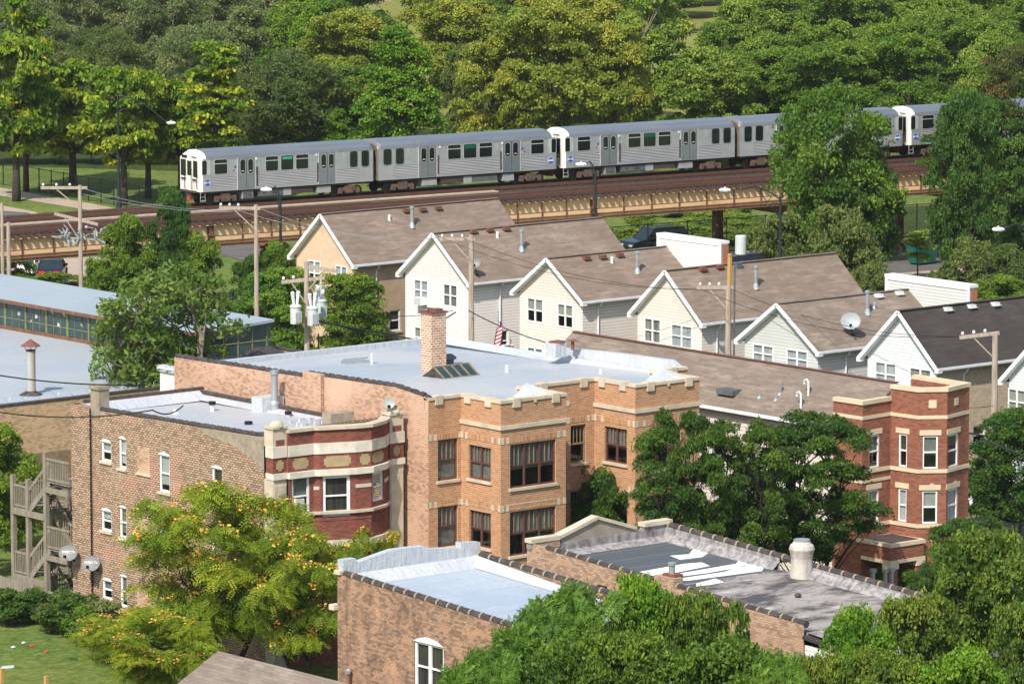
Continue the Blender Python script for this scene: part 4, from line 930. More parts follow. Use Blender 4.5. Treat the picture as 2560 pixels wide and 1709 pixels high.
for i in range(12):
    y=rr.uniform(my0+4,my0+17);z=rr.uniform(6.3,7.1);s=rr.uniform(.12,.35);mb.add([(mx0-.01,y,z),(mx0-.01,y+s,z+rr.uniform(-.1,.2)),(mx0-.01,y+s*.8,z+s),(mx0-.01,y+s*.2,z+s*.7)],[(0,3,2,1),(0,1,2,3)])
mb.box(mx0-.02,my0+4.5,6.0,mx0-.005,my0+5.1,6.5);mb.build('torn_sheeting','torn',GA)
vx,vy,_=zat('d',213,1130,5.8)
mb=MB();mb.lathe((vx,vy,5.75),[(.62,0),(.5,.06),(.32,.16),(.26,.2)],18,1);mb.lathe((vx,vy,5.75),[(.235,.1),(.235,2.25)],18,0);mb.lathe((vx,vy,8.0),[(.25,-.03),(.25,.03),(.23,.03)],18,1)
st=mb.build('exhaust_stack',['gal_stack','tar'],GA,smooth=False)
m2=MB();m2.lathe((vx,vy,8.22),[(.5,0),(.49,.02),(0,.37)],18);
cp=m2.build('conical_cap','red_roofcap',st);m2=MB()
for k in range(6):
    a=k*math.pi/3;m2.tube([(vx+.23*math.cos(a),vy+.23*math.sin(a),8.0),(vx+.4*math.cos(a),vy+.4*math.sin(a),8.24)],.012,5)
m2.build('cap_struts','black',st)
p=zat('d',1810,900,6.0);mb=MB();mb.box(p[0]-1.,p[1]-.5,5.7,p[0]+1.1,p[1]+.8,6.25,0);mb.add([(p[0]-1.15,p[1]-.65,6.25),(p[0]+1.25,p[1]-.65,6.25),(p[0]+1.25,p[1]+.95,6.25),(p[0]-1.15,p[1]+.95,6.25),(p[0]-.3,p[1]+.15,6.7),(p[0]+.4,p[1]+.15,6.7)],[(0,1,5,4),(1,2,5),(2,3,4,5),(3,0,4)],1);mb.build('roof_skylight',['galv','tar'],GA)
# razor wire along the edge
mb=MB();pts=[]
for i in range(420):
    a=i*.55;x=gx0+10+i*.085;pts.append((x,gy0+.1+.22*math.cos(a),6.3+.22*math.sin(a)))
for i in range(0,419,30): mb.tube(pts[i:i+31],.008,3,cap=False)
mb.build('razor_wire','galv',GA)
# ================================================================== gable houses
def gable_house(name,label,Xf,Xr,Yl,Yr,ze,zr,gm,sm,roofm,wins=(),sidewins=(),lower=None,downs=None,extra=None,goff=.35,yc=None):
    h=thing(name,label,'house',(Xf,(Yl+Yr)/2,0));yc=yc if yc is not None else (Yl+Yr)/2
    wl,wr=Yl-.32,Yr+.32;xw=Xf+goff
    A=(xw,wl);B=(xw,wr);hs=[];mb=MB()
    for q in wins: hs.append(px_win(A,B,*q[:5]))
    sl=(zr-ze)/(yc-Yr);zw=ze+.32*sl-.12
    wall(mb,A,B,W_,0,ze-.1,[q for q in hs])
    mb.add([(xw,wl,ze-.1),(xw,wr,ze-.1),(xw,wr,zw),(xw,yc,zr-.14),(xw,wl,zw)],[(0,4,3,2,1)][::1])
    mb.add([(xw,wl,ze-.1),(xw,wr,ze-.1),(xw,wr,zw),(xw,yc,zr-.14),(xw,wl,zw)],[(0,1,2,3,4)])
    mb.build('front_wall',gm,h)
    for q,s in zip(hs,wins):
        st=s[5] if len(s)>5 else ('blind',.5)
        window(h,A,B,W_,*q,'white',None,.0,st,2,0,fw=.06)
    mb=MB();A2=(xw,wr);B2=(Xr,wr);h2=[px_win(A2,B2,*q[:5]) for q in sidewins]
    wall(mb,A2,B2,S_,0,ze+.05,h2);wall(mb,(xw,wl),(Xr,wl),N_,0,ze+.05);wall(mb,(Xr-.05,wl),(Xr-.05,wr),E_,0,ze+.05)
    mb.add([(Xr-.05,wl,ze),(Xr-.05,wr,ze),(Xr-.05,yc,zr-.15)],[(0,1,2),(2,1,0)])
    mb.build('side_wall',sm,h)
    for q in h2: window(h,A2,B2,S_,*q,'white','stone',.06,('dark_curtain',.6),1,0,fw=.06)
    th=.14
    mb=MB();slab(mb,[(Xf,yc,zr),(Xf,Yr,ze),(Xr,Yr,ze),(Xr,yc,zr)],th);slab(mb,[(Xf,yc,zr),(Xf,Yl,ze),(Xr,Yl,ze),(Xr,yc,zr)],th)
    r=mb.build('roof',roofm,h)
    m=MB();bw_=.2
    for ye in (Yl,Yr):
        m.beam((Xf-.02,ye,ze-.06),(Xf-.02,yc,zr-.06),.05,bw_)
        m.beam((Xf+.17,ye+(.03 if ye==Yl else -.03)*-1,ze-.15),(Xf+.17,yc,zr-.17),.36,.03)
        m.box(Xf-.03,ye-.12,ze-.24,Xf+.3,ye+.12,ze-.02)
    m.build('barge_board','white',r)
    m=MB();m.beam((Xf,Yr-.07,ze-.06),(Xr,Yr-.07,ze-.06),.13,.12);m.box(Xf+.3,Yr-.03,ze-.19,Xr,Yr+.33,ze-.16);m.beam((Xf,Yl+.07,ze-.06),(Xr,Yl+.07,ze-.06),.13,.12)
    m.build('gutter','alu',r)
    m=MB();m.beam((Xf,yc,zr+.02),(Xr,yc,zr+.02),.26,.03);m.build('ridge_cap',roofm,r)
    if downs:
        m=MB();x=downs;m.tube([(x,Yr-.05,ze-.12),(x,Yr+.0,ze-.3),(x,wr-.06,ze-.5),(x,wr-.06,.2)],.05,6);m.build('downpipe','alu',h)
    h['_']=0;del h['_']
    return h,r,(yc,ze,zr,Yr,Yl)
def onroof(info,k,x,y):
    "pixel -> point on the near (-Y) roof slope"
    yc,ze,zr,Yr,Yl=info;sl=(zr-ze)/(yc-Yr);d=ray(*Z(k,x,y))
    t=(ze-sl*Yr-H)/(d[2]-sl*d[1]);return (d[0]*t,d[1]*t,H+d[2]*t)
def roofvents(h,info,small,pipes,goose=(),mat='red_roofcap'):
    for q in small:
        p=onroof(info,*q);mb=MB();mb.box(p[0]-.2,p[1]-.16,p[2]-.05,p[0]+.2,p[1]+.16,p[2]+.17);mb.box(p[0]-.26,p[1]-.24,p[2]+.0,p[0]+.26,p[1]+.22,p[2]+.03);mb.build('roof_vent',mat,h)
    for q in pipes:
        p=onroof(info,*q);mb=MB();mb.lathe((p[0],p[1],p[2]-.1),[(.22,0),(.12,.3),(.1,.35),(.1,1.15),(.15,1.17),(.15,1.28),(0,1.32)],10);mb.build('flue_pipe','galv',h)
    for q in goose:
        p=onroof(info,*q);mb=MB();mb.lathe((p[0],p[1],p[2]-.06),[(.1,0),(.08,.28),(.1,.3),(.06,.38),(0,.4)],8);mb.build('plumbing_vent','porcelain',h)
def false_front(h,Xa,Ya,Yb,zt,zm,sm,w=.55):
    mb=MB();mb.box(Xa,Yb,0,Xa+w,Ya,zt-.1);mb.build('street_parapet',sm,h)
    mb=MB();mb.box(Xa-.05,Yb-.06,zt-.1,Xa+w+.05,Ya+.05,zt+.06);mb.box(Xa-.03,Yb-.04,3,Xa+.0,Yb+.14,zt-.1);mb.box(Xa-.03,Ya-.14,3,Xa+.0,Ya+.04,zt-.1);mb.box(Xa-.04,Yb+.14,zt-.22,Xa+.0,Ya-.14,zt-.1);mb.build('parapet_trim','white',h)
    mb=MB();mb.box(Xa+.1,Yb-.03,0,Xa+w+.02,Yb-.001,zt-.2);mb.build('brick_facing','brick_end',h)
hw=[]
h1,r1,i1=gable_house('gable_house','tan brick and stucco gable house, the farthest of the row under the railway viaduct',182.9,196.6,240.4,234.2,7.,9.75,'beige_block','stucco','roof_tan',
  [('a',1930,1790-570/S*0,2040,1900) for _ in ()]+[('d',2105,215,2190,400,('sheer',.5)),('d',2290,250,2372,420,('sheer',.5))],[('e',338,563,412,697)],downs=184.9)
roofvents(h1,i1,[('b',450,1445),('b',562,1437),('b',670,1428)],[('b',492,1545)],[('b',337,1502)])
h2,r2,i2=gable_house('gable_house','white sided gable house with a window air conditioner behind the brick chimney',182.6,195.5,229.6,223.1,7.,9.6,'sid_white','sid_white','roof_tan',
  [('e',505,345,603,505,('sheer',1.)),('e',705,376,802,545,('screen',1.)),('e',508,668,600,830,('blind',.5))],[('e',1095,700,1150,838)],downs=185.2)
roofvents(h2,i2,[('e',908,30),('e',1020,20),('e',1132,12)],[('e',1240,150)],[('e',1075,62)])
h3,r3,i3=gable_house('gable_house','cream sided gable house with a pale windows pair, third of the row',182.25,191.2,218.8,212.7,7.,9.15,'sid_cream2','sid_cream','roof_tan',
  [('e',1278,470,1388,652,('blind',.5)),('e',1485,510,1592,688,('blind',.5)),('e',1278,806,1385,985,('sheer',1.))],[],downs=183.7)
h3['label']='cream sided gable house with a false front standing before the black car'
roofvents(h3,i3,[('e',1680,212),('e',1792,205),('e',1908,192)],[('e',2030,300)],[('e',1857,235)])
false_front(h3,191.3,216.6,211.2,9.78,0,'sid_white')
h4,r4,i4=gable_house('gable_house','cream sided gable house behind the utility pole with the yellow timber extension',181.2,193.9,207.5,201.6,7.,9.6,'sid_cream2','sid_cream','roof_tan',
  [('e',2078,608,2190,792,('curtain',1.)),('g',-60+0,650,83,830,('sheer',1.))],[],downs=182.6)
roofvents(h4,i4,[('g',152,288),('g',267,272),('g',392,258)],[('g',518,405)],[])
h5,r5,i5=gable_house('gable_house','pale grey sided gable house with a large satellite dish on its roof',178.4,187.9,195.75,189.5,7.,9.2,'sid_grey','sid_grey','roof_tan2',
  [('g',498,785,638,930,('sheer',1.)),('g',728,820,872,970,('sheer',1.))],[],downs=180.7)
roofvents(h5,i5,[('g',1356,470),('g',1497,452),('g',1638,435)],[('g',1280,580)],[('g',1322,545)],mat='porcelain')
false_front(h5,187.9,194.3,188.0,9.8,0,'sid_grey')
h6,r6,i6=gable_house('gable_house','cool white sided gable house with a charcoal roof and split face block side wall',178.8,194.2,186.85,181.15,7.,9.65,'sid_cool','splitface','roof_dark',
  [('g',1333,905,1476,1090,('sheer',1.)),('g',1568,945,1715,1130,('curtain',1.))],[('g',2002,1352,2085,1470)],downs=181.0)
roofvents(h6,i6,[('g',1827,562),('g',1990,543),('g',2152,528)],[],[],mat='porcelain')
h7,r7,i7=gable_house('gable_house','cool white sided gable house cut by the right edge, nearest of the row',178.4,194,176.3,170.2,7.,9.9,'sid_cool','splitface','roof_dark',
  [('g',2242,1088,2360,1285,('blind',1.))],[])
# window AC units
a,z=0,0
p=wallpt('e',570,495,182.9);boxthing('window_air_conditioner','white window air conditioner in the upper left window of the white gable house','air conditioner',(182.45,p[1]-.3,p[2]-.22),(182.95,p[1]+.35,p[2]+.2),'white')
p=hpt('e',1125,818,223.4);boxthing('window_air_conditioner','window air conditioner below the flag on the side wall of the white gable house','air conditioner',(p[0]-.35,222.95,p[2]-.22),(p[0]+.35,223.45,p[2]+.2),'white',face=S_)
t_=px_win(*bw(0),'h',*T2(560,1460),*T2(700,1690));xa=BW[0][0]+t_[0]
boxthing('box_fan','white square box fan standing in the left window of the bow front','fan',(xa,169.12,t_[2]+.1),(xa+(t_[1]-t_[0]),169.2,t_[3]),'white',face=S_)
# roof satellite dishes
def roofdish(info,k,x,y,r,label,mat,txt=None):
    p=onroof(info,k,x,y);c=(p[0]-.25,p[1]-.1,p[2]+.75);return dish('satellite_dish',c,(-.62,-.68,.4),r,label,mat=mat,mast=(p[0],p[1],p[2]+.03),txt=txt)
roofdish(i5,'g',1178,730,.52,'large light grey satellite dish standing on the mottled roof of the grey gable house','dish_light')
roofdish(i2,'e',935,325,.34,'small grey satellite dish on the white gable house roof, right of the bare utility pole','dish')
p=hpt('e',1655,770,212.3);dish('satellite_dish',(p[0],212.1,p[2]),(-.5,-.8,.3),.35,'pale satellite dish low on the side of the cream house, just above the silver parapet',mat='dish_light',mast=(p[0],212.9,p[2]-.5))
# ================================================================== long shingled row house and red brick front
RH=thing('shingled_row_house','long building with a tan shingle roof running back from the red brick front','building',(159,175,0))
ex,rx=156.6,159.35;y0,y1=163.95,186.3;zE,zR=8.1,10.0;rx2=162.2
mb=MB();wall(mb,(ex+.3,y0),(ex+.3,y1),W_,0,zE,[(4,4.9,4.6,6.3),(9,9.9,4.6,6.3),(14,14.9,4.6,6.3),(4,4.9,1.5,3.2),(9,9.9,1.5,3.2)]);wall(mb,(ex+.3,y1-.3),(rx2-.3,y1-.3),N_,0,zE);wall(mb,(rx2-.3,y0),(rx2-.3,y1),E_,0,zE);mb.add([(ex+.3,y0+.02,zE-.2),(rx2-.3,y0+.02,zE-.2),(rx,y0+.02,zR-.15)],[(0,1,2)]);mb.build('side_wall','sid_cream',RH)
for a0,b0 in ((4,4.6),(9,4.6),(14,4.6),(4,1.5),(9,1.5)): window(RH,(ex+.3,y0),(ex+.3,y1),W_,a0,a0+.9,b0,b0+1.7,'white',None,.02,('blind',.5))
mb=MB();slab(mb,[(rx,y1+.3,zR),(ex,y1+.3,zE),(ex,y0,zE),(rx,y0,zR)],.14);slab(mb,[(rx,y1+.3,zR),(rx2,y1+.3,zE),(rx2,y0,zE),(rx,y0,zR)],.14);rr_=mb.build('roof','roof_tan2',RH)
mb=MB();mb.beam((ex-.05,y1+.3,zE-.06),(ex-.05,y0,zE-.06),.13,.14);mb.build('gutter','alu',RH)
mb=MB();mb.beam((rx,y1+.3,zR+.02),(rx,y0,zR+.02),.26,.03);mb.build('ridge_cap','red_roofcap',RH)
def onrow(k,x,y):
    sl=(zR-zE)/(rx-ex);d=ray(*Z(k,x,y));t=(zE-sl*ex-H)/(d[2]-sl*d[0]);return (d[0]*t,d[1]*t,H+d[2]*t)
for q in (('g',360,1110),): 
    p=onrow(*q);mb=MB();mb.box(p[0]-.5,p[1]-.5,p[2]-.15,p[0]+.3,p[1]+.6,p[2]+.1);mb.build('roof_patch_box','under_grey',RH)
for q in (('g',685,1125),('g',545,1148),('g',658,1165)):
    p=onrow(*q);mb=MB();hh=.5 if q[1]==685 else .12;mb.lathe((p[0],p[1],p[2]-.1),[(.16,0),(.09,.12),(.09,.1+hh),(0,.12+hh)],8);mb.build('vent_pipe','galv',RH)
for q in (('g',877,1140),('g',826,1225)):
    p=onrow(*q);mb=MB();mb.tube([(p[0],p[1],p[2]-.1),(p[0],p[1],p[2]+.6),(p[0],p[1]+.12,p[2]+.72),(p[0],p[1]+.26,p[2]+.66),(p[0],p[1]+.28,p[2]+.5)],.055,8);mb.build('gooseneck_vent','porcelain',RH)
RB=thing('red_brick_building','red brick building with cream stone bands, stepped bay front and small entrance porch','building',(158.5,163,0))
RP=[(156.55,165.2),(156.65,163.4),(158.6,163.6),(158.75,162.0),(159.85,161.25),(161.45,161.7),(161.75,161.75),(161.75,165.2)]
mb=MB();wn=[]
rwin={2:[('g',1455,1415,1525,1555)],3:[('g',1655,1432,1755,1640)],4:[('g',1830,1425,1898,1640)],1:[('g',1290,1415,1355,1600)]}
def F_(a,k,x0,y0,x1,y1): return px_win(a[0],a[1],k,x0,y0,x1,y1)
T6=lambda x,y:((2060+x*500/2349-1700)/S,(900+y*500/2349-570)/S)
rpx={1:(530,905,650,1240),2:(820,885,930,1250),3:(1160,915,1335,1270),4:(1460,905,1575,1265)}
for i in range(len(RP)-1):
    a,b=RP[i],RP[i+1];out=(b[1]-a[1],-(b[0]-a[0]));L=math.hypot(*out);hh=[]
    if i in rpx:
        q=px_win(a,b,'g',*T6(*rpx[i][:2]),*T6(*rpx[i][2:]))
        q=(max(.1,q[0]),min(L-.1,q[1]),q[2],q[3])
        if i in(2,): q=(L*.3,L*.3+.5,q[2],q[3])
        dz=2.5
        for k in range(2): qq=(q[0],q[1],6.35-k*dz,7.85-k*dz);hh.append(qq);wn.append((i,qq))
    wall(mb,a,b,out,0,9.3 if i<2 else 9.85,hh)
wall(mb,(161.45,165.2),(161.45,162),W_,9,9.85);band(mb,RP[2:7],9.3,9.84,-.24,-.26)
mb.build('front_wall','brick_red',RB)
for j,(i,q) in enumerate(wn):
    a,b=RP[i],RP[i+1];out=(b[1]-a[1],-(b[0]-a[0]));window(RB,a,b,out,*q,'white',None,.06,[('screen',.6),('blind',.5),('dark_curtain',.5),('sheer',1.)][j%4],fw=.06)
mb=MB()
band(mb,RP[:3],9.3,9.48,.06,-.3);band(mb,RP[2:],9.85,10.03,.06,-.3)
band(mb,RP[:7],8.62,8.78,.03,-.1);band(mb,RP[:7],6.16,6.33,.05,-.1);band(mb,RP[:7],3.66,3.83,.05,-.1);band(mb,RP[:3],5.72,5.86,.03,-.1);band(mb,RP[3:4]+RP[3:4],0,0,0,0) if False else None
for i,q in wn:
    a,b=RP[i],RP[i+1];t,n,L=frame_of(a,b,(b[1]-a[1],-(b[0]-a[0])));mb.fbox(a,t,n,max(.0,q[0]-.15),min(L,q[1]+.15),-.05,.03,q[3]+.03,q[3]+.27)
for i,zz,s in ((3,9.3,.18),(4,9.3,.16),(3,5.6,.08),(4,5.6,.08),(3,3.1,.08)):
    a,b=RP[i],RP[i+1];t,n,L=frame_of(a,b,(b[1]-a[1],-(b[0]-a[0])));mb.fbox(a,t,n,L/2-s,L/2+s,-.05,.025,zz-s,zz+s)
mb.build('cream_band','cream_stone',RB)
px0,px1,py0,py1=156.65,158.75,161.5,163.4
mb=MB();mb.box(px0,py0,2.45,px1,py1+.3,3.05)
for (x,y) in ((px0,py0),(px1-.45,py0)): mb.box(x,y,0,x+.45,y+.45,2.3)
po=mb.build('porch','brick_red',RB)
m=MB();m.box(px0-.05,py0-.05,3.05,px1+.05,py1+.3,3.22);m.box(px0-.04,py0-.04,2.3,px1+.04,py1,2.45)
for (x,y) in ((px0,py0),(px1-.45,py0)): m.box(x-.04,y-.04,2.05,x+.49,y+.49,2.3)
m.build('porch_coping','cream_stone',po)
m=MB();m.box(px0+.15,py0+.15,3.22,px1-.15,py1+.1,3.225);m.build('porch_deck','tar',po)
m=MB();gx=px1-1.05
for k in range(8): m.box(gx-.3+k*.12,py0+.2,0,gx-.28+k*.12,py0+.22,2.3)
for z in (.3,1.1,1.9,2.2): m.box(gx-.3,py0+.19,z,gx+.58,py0+.23,z+.03)
m.build('iron_gate','black',po)
for k,(x,hh) in enumerate(((154.7,2.3),(155.45,2.2),(155.85,2.2))):
    mb=MB();mb.lathe((x,160.6,0),[(.1,0),(.1,hh),(.16,hh+.02),(.16,hh+.15),(0,hh+.17)],12);solo(mb,'vent_pipe','galv',['tall galvanised vent pipe left of the red brick porch, standing alone','left of the paired galvanised pipes beside the red brick porch','right of the paired galvanised pipes beside the red brick porch'][k],'pipe',loc=(x,160.6,0))
# ================================================================== back stairs
class Sep:
    "every box or beam becomes a part of its own"
    def __init__(s,name,mat,par): s.a=(name,mat,par)
    def box(s,*a): m=MB();m.box(*a);m.build(*s.a)
    def beam(s,*a): m=MB();m.beam(*a);m.build(*s.a)
    def build(s,*a): pass
ST=thing('wooden_back_stairs','grey weathered wooden stair tower with landings against the back of the brick building','staircase',(127.9,186.5,0))
px_=[188.55,187.35,185.95,184.25];xa,xb=127.75,129.9
mb=Sep('post','lumber',ST)
for y,zt in ((188.55,6.0),(187.35,5.95),(185.95,7.35)): 
    mb.box(xa-.1,y-.1,0,xa+.1,y+.1,zt)
    mb.box(xb-.1,y-.1,0,xb+.1,y+.1,zt)
mb.box(xb-.1,184.2,0,xb+.1,184.4,7.3)
def rail_(mb,p,q,h=1.0,sp=.13):
    p=Vector(p);q=Vector(q);mb.beam(p+Vector((0,0,h)),q+Vector((0,0,h)),.09,.09);mb.beam(p+Vector((0,0,.1)),q+Vector((0,0,.1)),.05,.09)
    k=int((q-p).length/sp)
    for i in range(1,k): 
        c=p.lerp(q,i/k);mb.beam(c+Vector((0,0,.1)),c+Vector((0,0,h)),.04,.04)
dk=MB();rl=MB();bm=Sep('beam','lumber',ST);sr=MB()
for zf in (6.05,2.98,.0):
    dk.box(xa,184.1,zf-.05,xb,185.95,zf)
    for k in range(6): dk.box(xa+.15+k*.38,184.1,zf-.22,xa+.2+k*.38,185.95,zf-.05)
    bm.box(xa-.12,184.1,zf-.5,xa-.04,185.95,zf-.26);bm.box(xb,184.1,zf-.5,xb+.08,185.95,zf-.26)
    rl=MB();rail_(rl,(xa,185.95,zf),(xa,184.1,zf));rl.build('railing','lumber',ST)
for zl in (4.55,1.5):
    dk.box(xa,187.35,zl-.05,xb,188.55,zl)
    bm.box(xa-.13,185.95,zl-.3,xa-.05,188.6,zl-.02);bm.box(xb+.03,185.95,zl-.3,xb+.11,188.6,zl-.02)
    rl=MB();rail_(rl,(xa,188.55,zl),(xa,187.35,zl));rail_(rl,(xa,188.55,zl),(xb,188.55,zl));rail_(rl,(xb,188.55,zl),(xb,185.95,zl));rl.build('railing','lumber',ST)
    for (x,za,zb) in ((xa+.35,zl,zl+1.5),(xa+1.55,zl-1.52,zl)):
        ya,yb2=(187.35,185.9) if zb>zl else (185.9,187.35)
        if zb>zl:  # upper flight: landing -> platform above
            s0,s1=(187.35,zl),(185.7,zl+1.5)
        else: s0,s1=(185.7,zl-1.52),(187.35,zl)
        for xx in (x-.35,x+.45): sr.beam((xx,s0[0],s0[1]-.1),(xx,s1[0],s1[1]-.1),.05,.25)
        for k in range(8):
            u=(k+.5)/8;y=s0[0]+(s1[0]-s0[0])*u;z=s0[1]+(s1[1]-s0[1])*u;sr.box(x-.35,y-.14,z,x+.45,y+.14,z+.04)
        rl=MB();rl.beam((x-.35,s0[0],s0[1]+.85),(x-.35,s1[0],s1[1]+.85),.05,.14)
        for k in range(9):
            u=(k+.5)/9;y=s0[0]+(s1[0]-s0[0])*u;z=s0[1]+(s1[1]-s0[1])*u;rl.beam((x-.35,y,z),(x-.35,y,z+.85),.035,.035)
        rl.build('stair_rail','lumber',ST)
bm.beam((xa,188.4,.9),(xa,187.9,1.25),.08,.1);bm.beam((xa,187.4,.8),(xa,187.9,1.25),.08,.1);bm.beam((xb,185.9,4.4),(xb,184.4,5.6),.06,.2)
dk.build('landing','lumber',ST);bm.build('beam','lumber',ST);sr.build('stair_flight','lumber',ST)
mb=MB();y=184.
x=129.
for k in range(26): mb.box(127.0-.0+k*.0,186.0+k*.22,0,127.05,186.2+k*.22,1.4+.03*(k%3))
mb.box(127.05,186,.4,127.1,191.7,.5);mb.box(127.05,186,1.1,127.1,191.7,1.2)
solo(mb,'board_fence','lumber','low grey board fence half hidden in bushes at the foot of the back stairs','fence',loc=(127.05,186,0))
# ================================================================== viaduct (frame: u along, v across)
TH=math.atan(-.118);cu,su=math.cos(TH),math.sin(TH);VO=(210.,265.15)
def uv(u,v,z): return (VO[0]+u*cu-v*su,VO[1]+u*su+v*cu,z)
class VB(MB):
    def mesh(s,*a,**k): return MB.mesh(s,*a,**k)
    def vbox(s,u0,u1,v0,v1,z0,z1,mi=0):
        s.add([uv(u0,v0,z0),uv(u1,v0,z0),uv(u1,v1,z0),uv(u0,v1,z0),uv(u0,v0,z1),uv(u1,v0,z1),uv(u1,v1,z1),uv(u0,v1,z1)],[(0,3,2,1),(4,5,6,7),(0,1,5,4),(1,2,6,5),(2,3,7,6),(3,0,4,7)],mi)
VI=thing('railway_viaduct','elevated railway viaduct with cream plate girders and rusty rails crossing behind the houses','viaduct',(VO[0],VO[1],0))
U0,U1=-62,84;ZR=6.75
mb=VB();
u=U0
while u<U1:
    mb.vbox(u,u+.26,-6.35,3.6,ZR-.42,ZR-.2,0);mb.vbox(u,u+.26,-6.36,-6.35,ZR-.42,ZR-.2,1);u+=.56
mb.build('sleepers',['tie','tie_end'],VI)
mb=VB();TV=[(.72,2.16),(-4.9,-3.46)]
for a,b in TV:
    for v in (a,b):
        mb.vbox(U0,U1,v-.035,v+.035,ZR-.2,ZR)
        mb.vbox(U0,U1,v-.07,v+.07,ZR-.2,ZR-.17)
    for v in (a-.3,b+.3): mb.vbox(U0,U1,v-.09,v+.09,ZR-.2,ZR-.05)
    mb.vbox(U0,U1,a-.78,a-.7,ZR-.12,ZR+.06)
mb.build('rails','rail',VI)
mb=VB()
for v0,v1,z in ((-5.8,-5.45,.0),(-2.6,-2.2,0),(2.95,3.5,0),(-1.9,-1.5,-.05)): mb.vbox(U0,U1,v0,v1,ZR-.2,ZR-.1+z)
mb.build('guard_timbers','tie',VI)
for u0,u1,v0,v1 in ((U0,8,-1.45,-.75),(-3,9,-2.9,-2.75),(30,39,-2.95,-2.8),(44,50,-3.05,-2.8),(-20,-10,-2.9,-2.78)):
    mb=VB();mb.vbox(u0,u1,v0,v1,ZR-.18,ZR-.08);mb.build('walk_boards','board',VI)
spans=[];u=U0+3.2
BENTS=[-48.5,-33,-17.0,-1.5,12.6,29.0,45.,61.,77.]
gz0,gz1=4.95,6.33
g=VB();fl=VB();pi=VB();col=VB();st_=VB()
for v in (-5.95,-2.9,0.1,2.8):
    for a,b in zip(BENTS[:-1],BENTS[1:]):
        g.vbox(a+.15,b-.15,v-.02,v+.02,gz0,gz1,0)
        fl.vbox(a+.12,b-.12,v-.2,v+.2,gz1-.04,gz1,0);fl.vbox(a+.12,b-.12,v-.2,v+.2,gz0-.04,gz0,0);fl.vbox(a+.14,b-.14,v-.07,v+.07,gz0,gz0+.14,0)
        k=7
        for i in range(k+1):
            x=a+.2+(b-a-.4)*i/k;st_.vbox(x-.02,x+.02,v-.12,v+.12,gz0+.02,gz1-.04)
for a,b in zip(BENTS[:-1],BENTS[1:]):
    for z,r in ((5.62,.035),(5.28,.06),(5.1,.06)): pi.tube([uv(a-.3,-6.2,z),uv(b+.3,-6.2,z)],r,6)
for a in BENTS:
    col=VB();col.vbox(a-.22,a+.22,-6.3,3.2,4.2,4.9);st_.vbox(a-.13,a+.13,-6.15,-5.6,4.9,6.4)
    for v in (-5.6,2.6):
        col.vbox(a-.28,a+.28,v-.3,v+.3,0,4.2);col.vbox(a-.5,a+.5,v-.5,v+.5,0,.5)
        for s in (-1,1): col.add([uv(a+s*.28,v-.06,4.2),uv(a+s*1.0,v-.06,4.85),uv(a+s*.28,v-.06,3.3)]+[uv(a+s*.28,v+.06,4.2),uv(a+s*1.0,v+.06,4.85),uv(a+s*.28,v+.06,3.3)],[(0,1,2),(5,4,3),(1,0,3,4),(2,1,4,5),(0,2,5,3)])
    col.build('bent','brown_steel',VI)
g.build('plate_girder','cream_steel',VI);fl.build('girder_flange','cream_steel',VI);st_.build('stiffener','rust',VI);pi.build('pipes','brown_steel',VI)
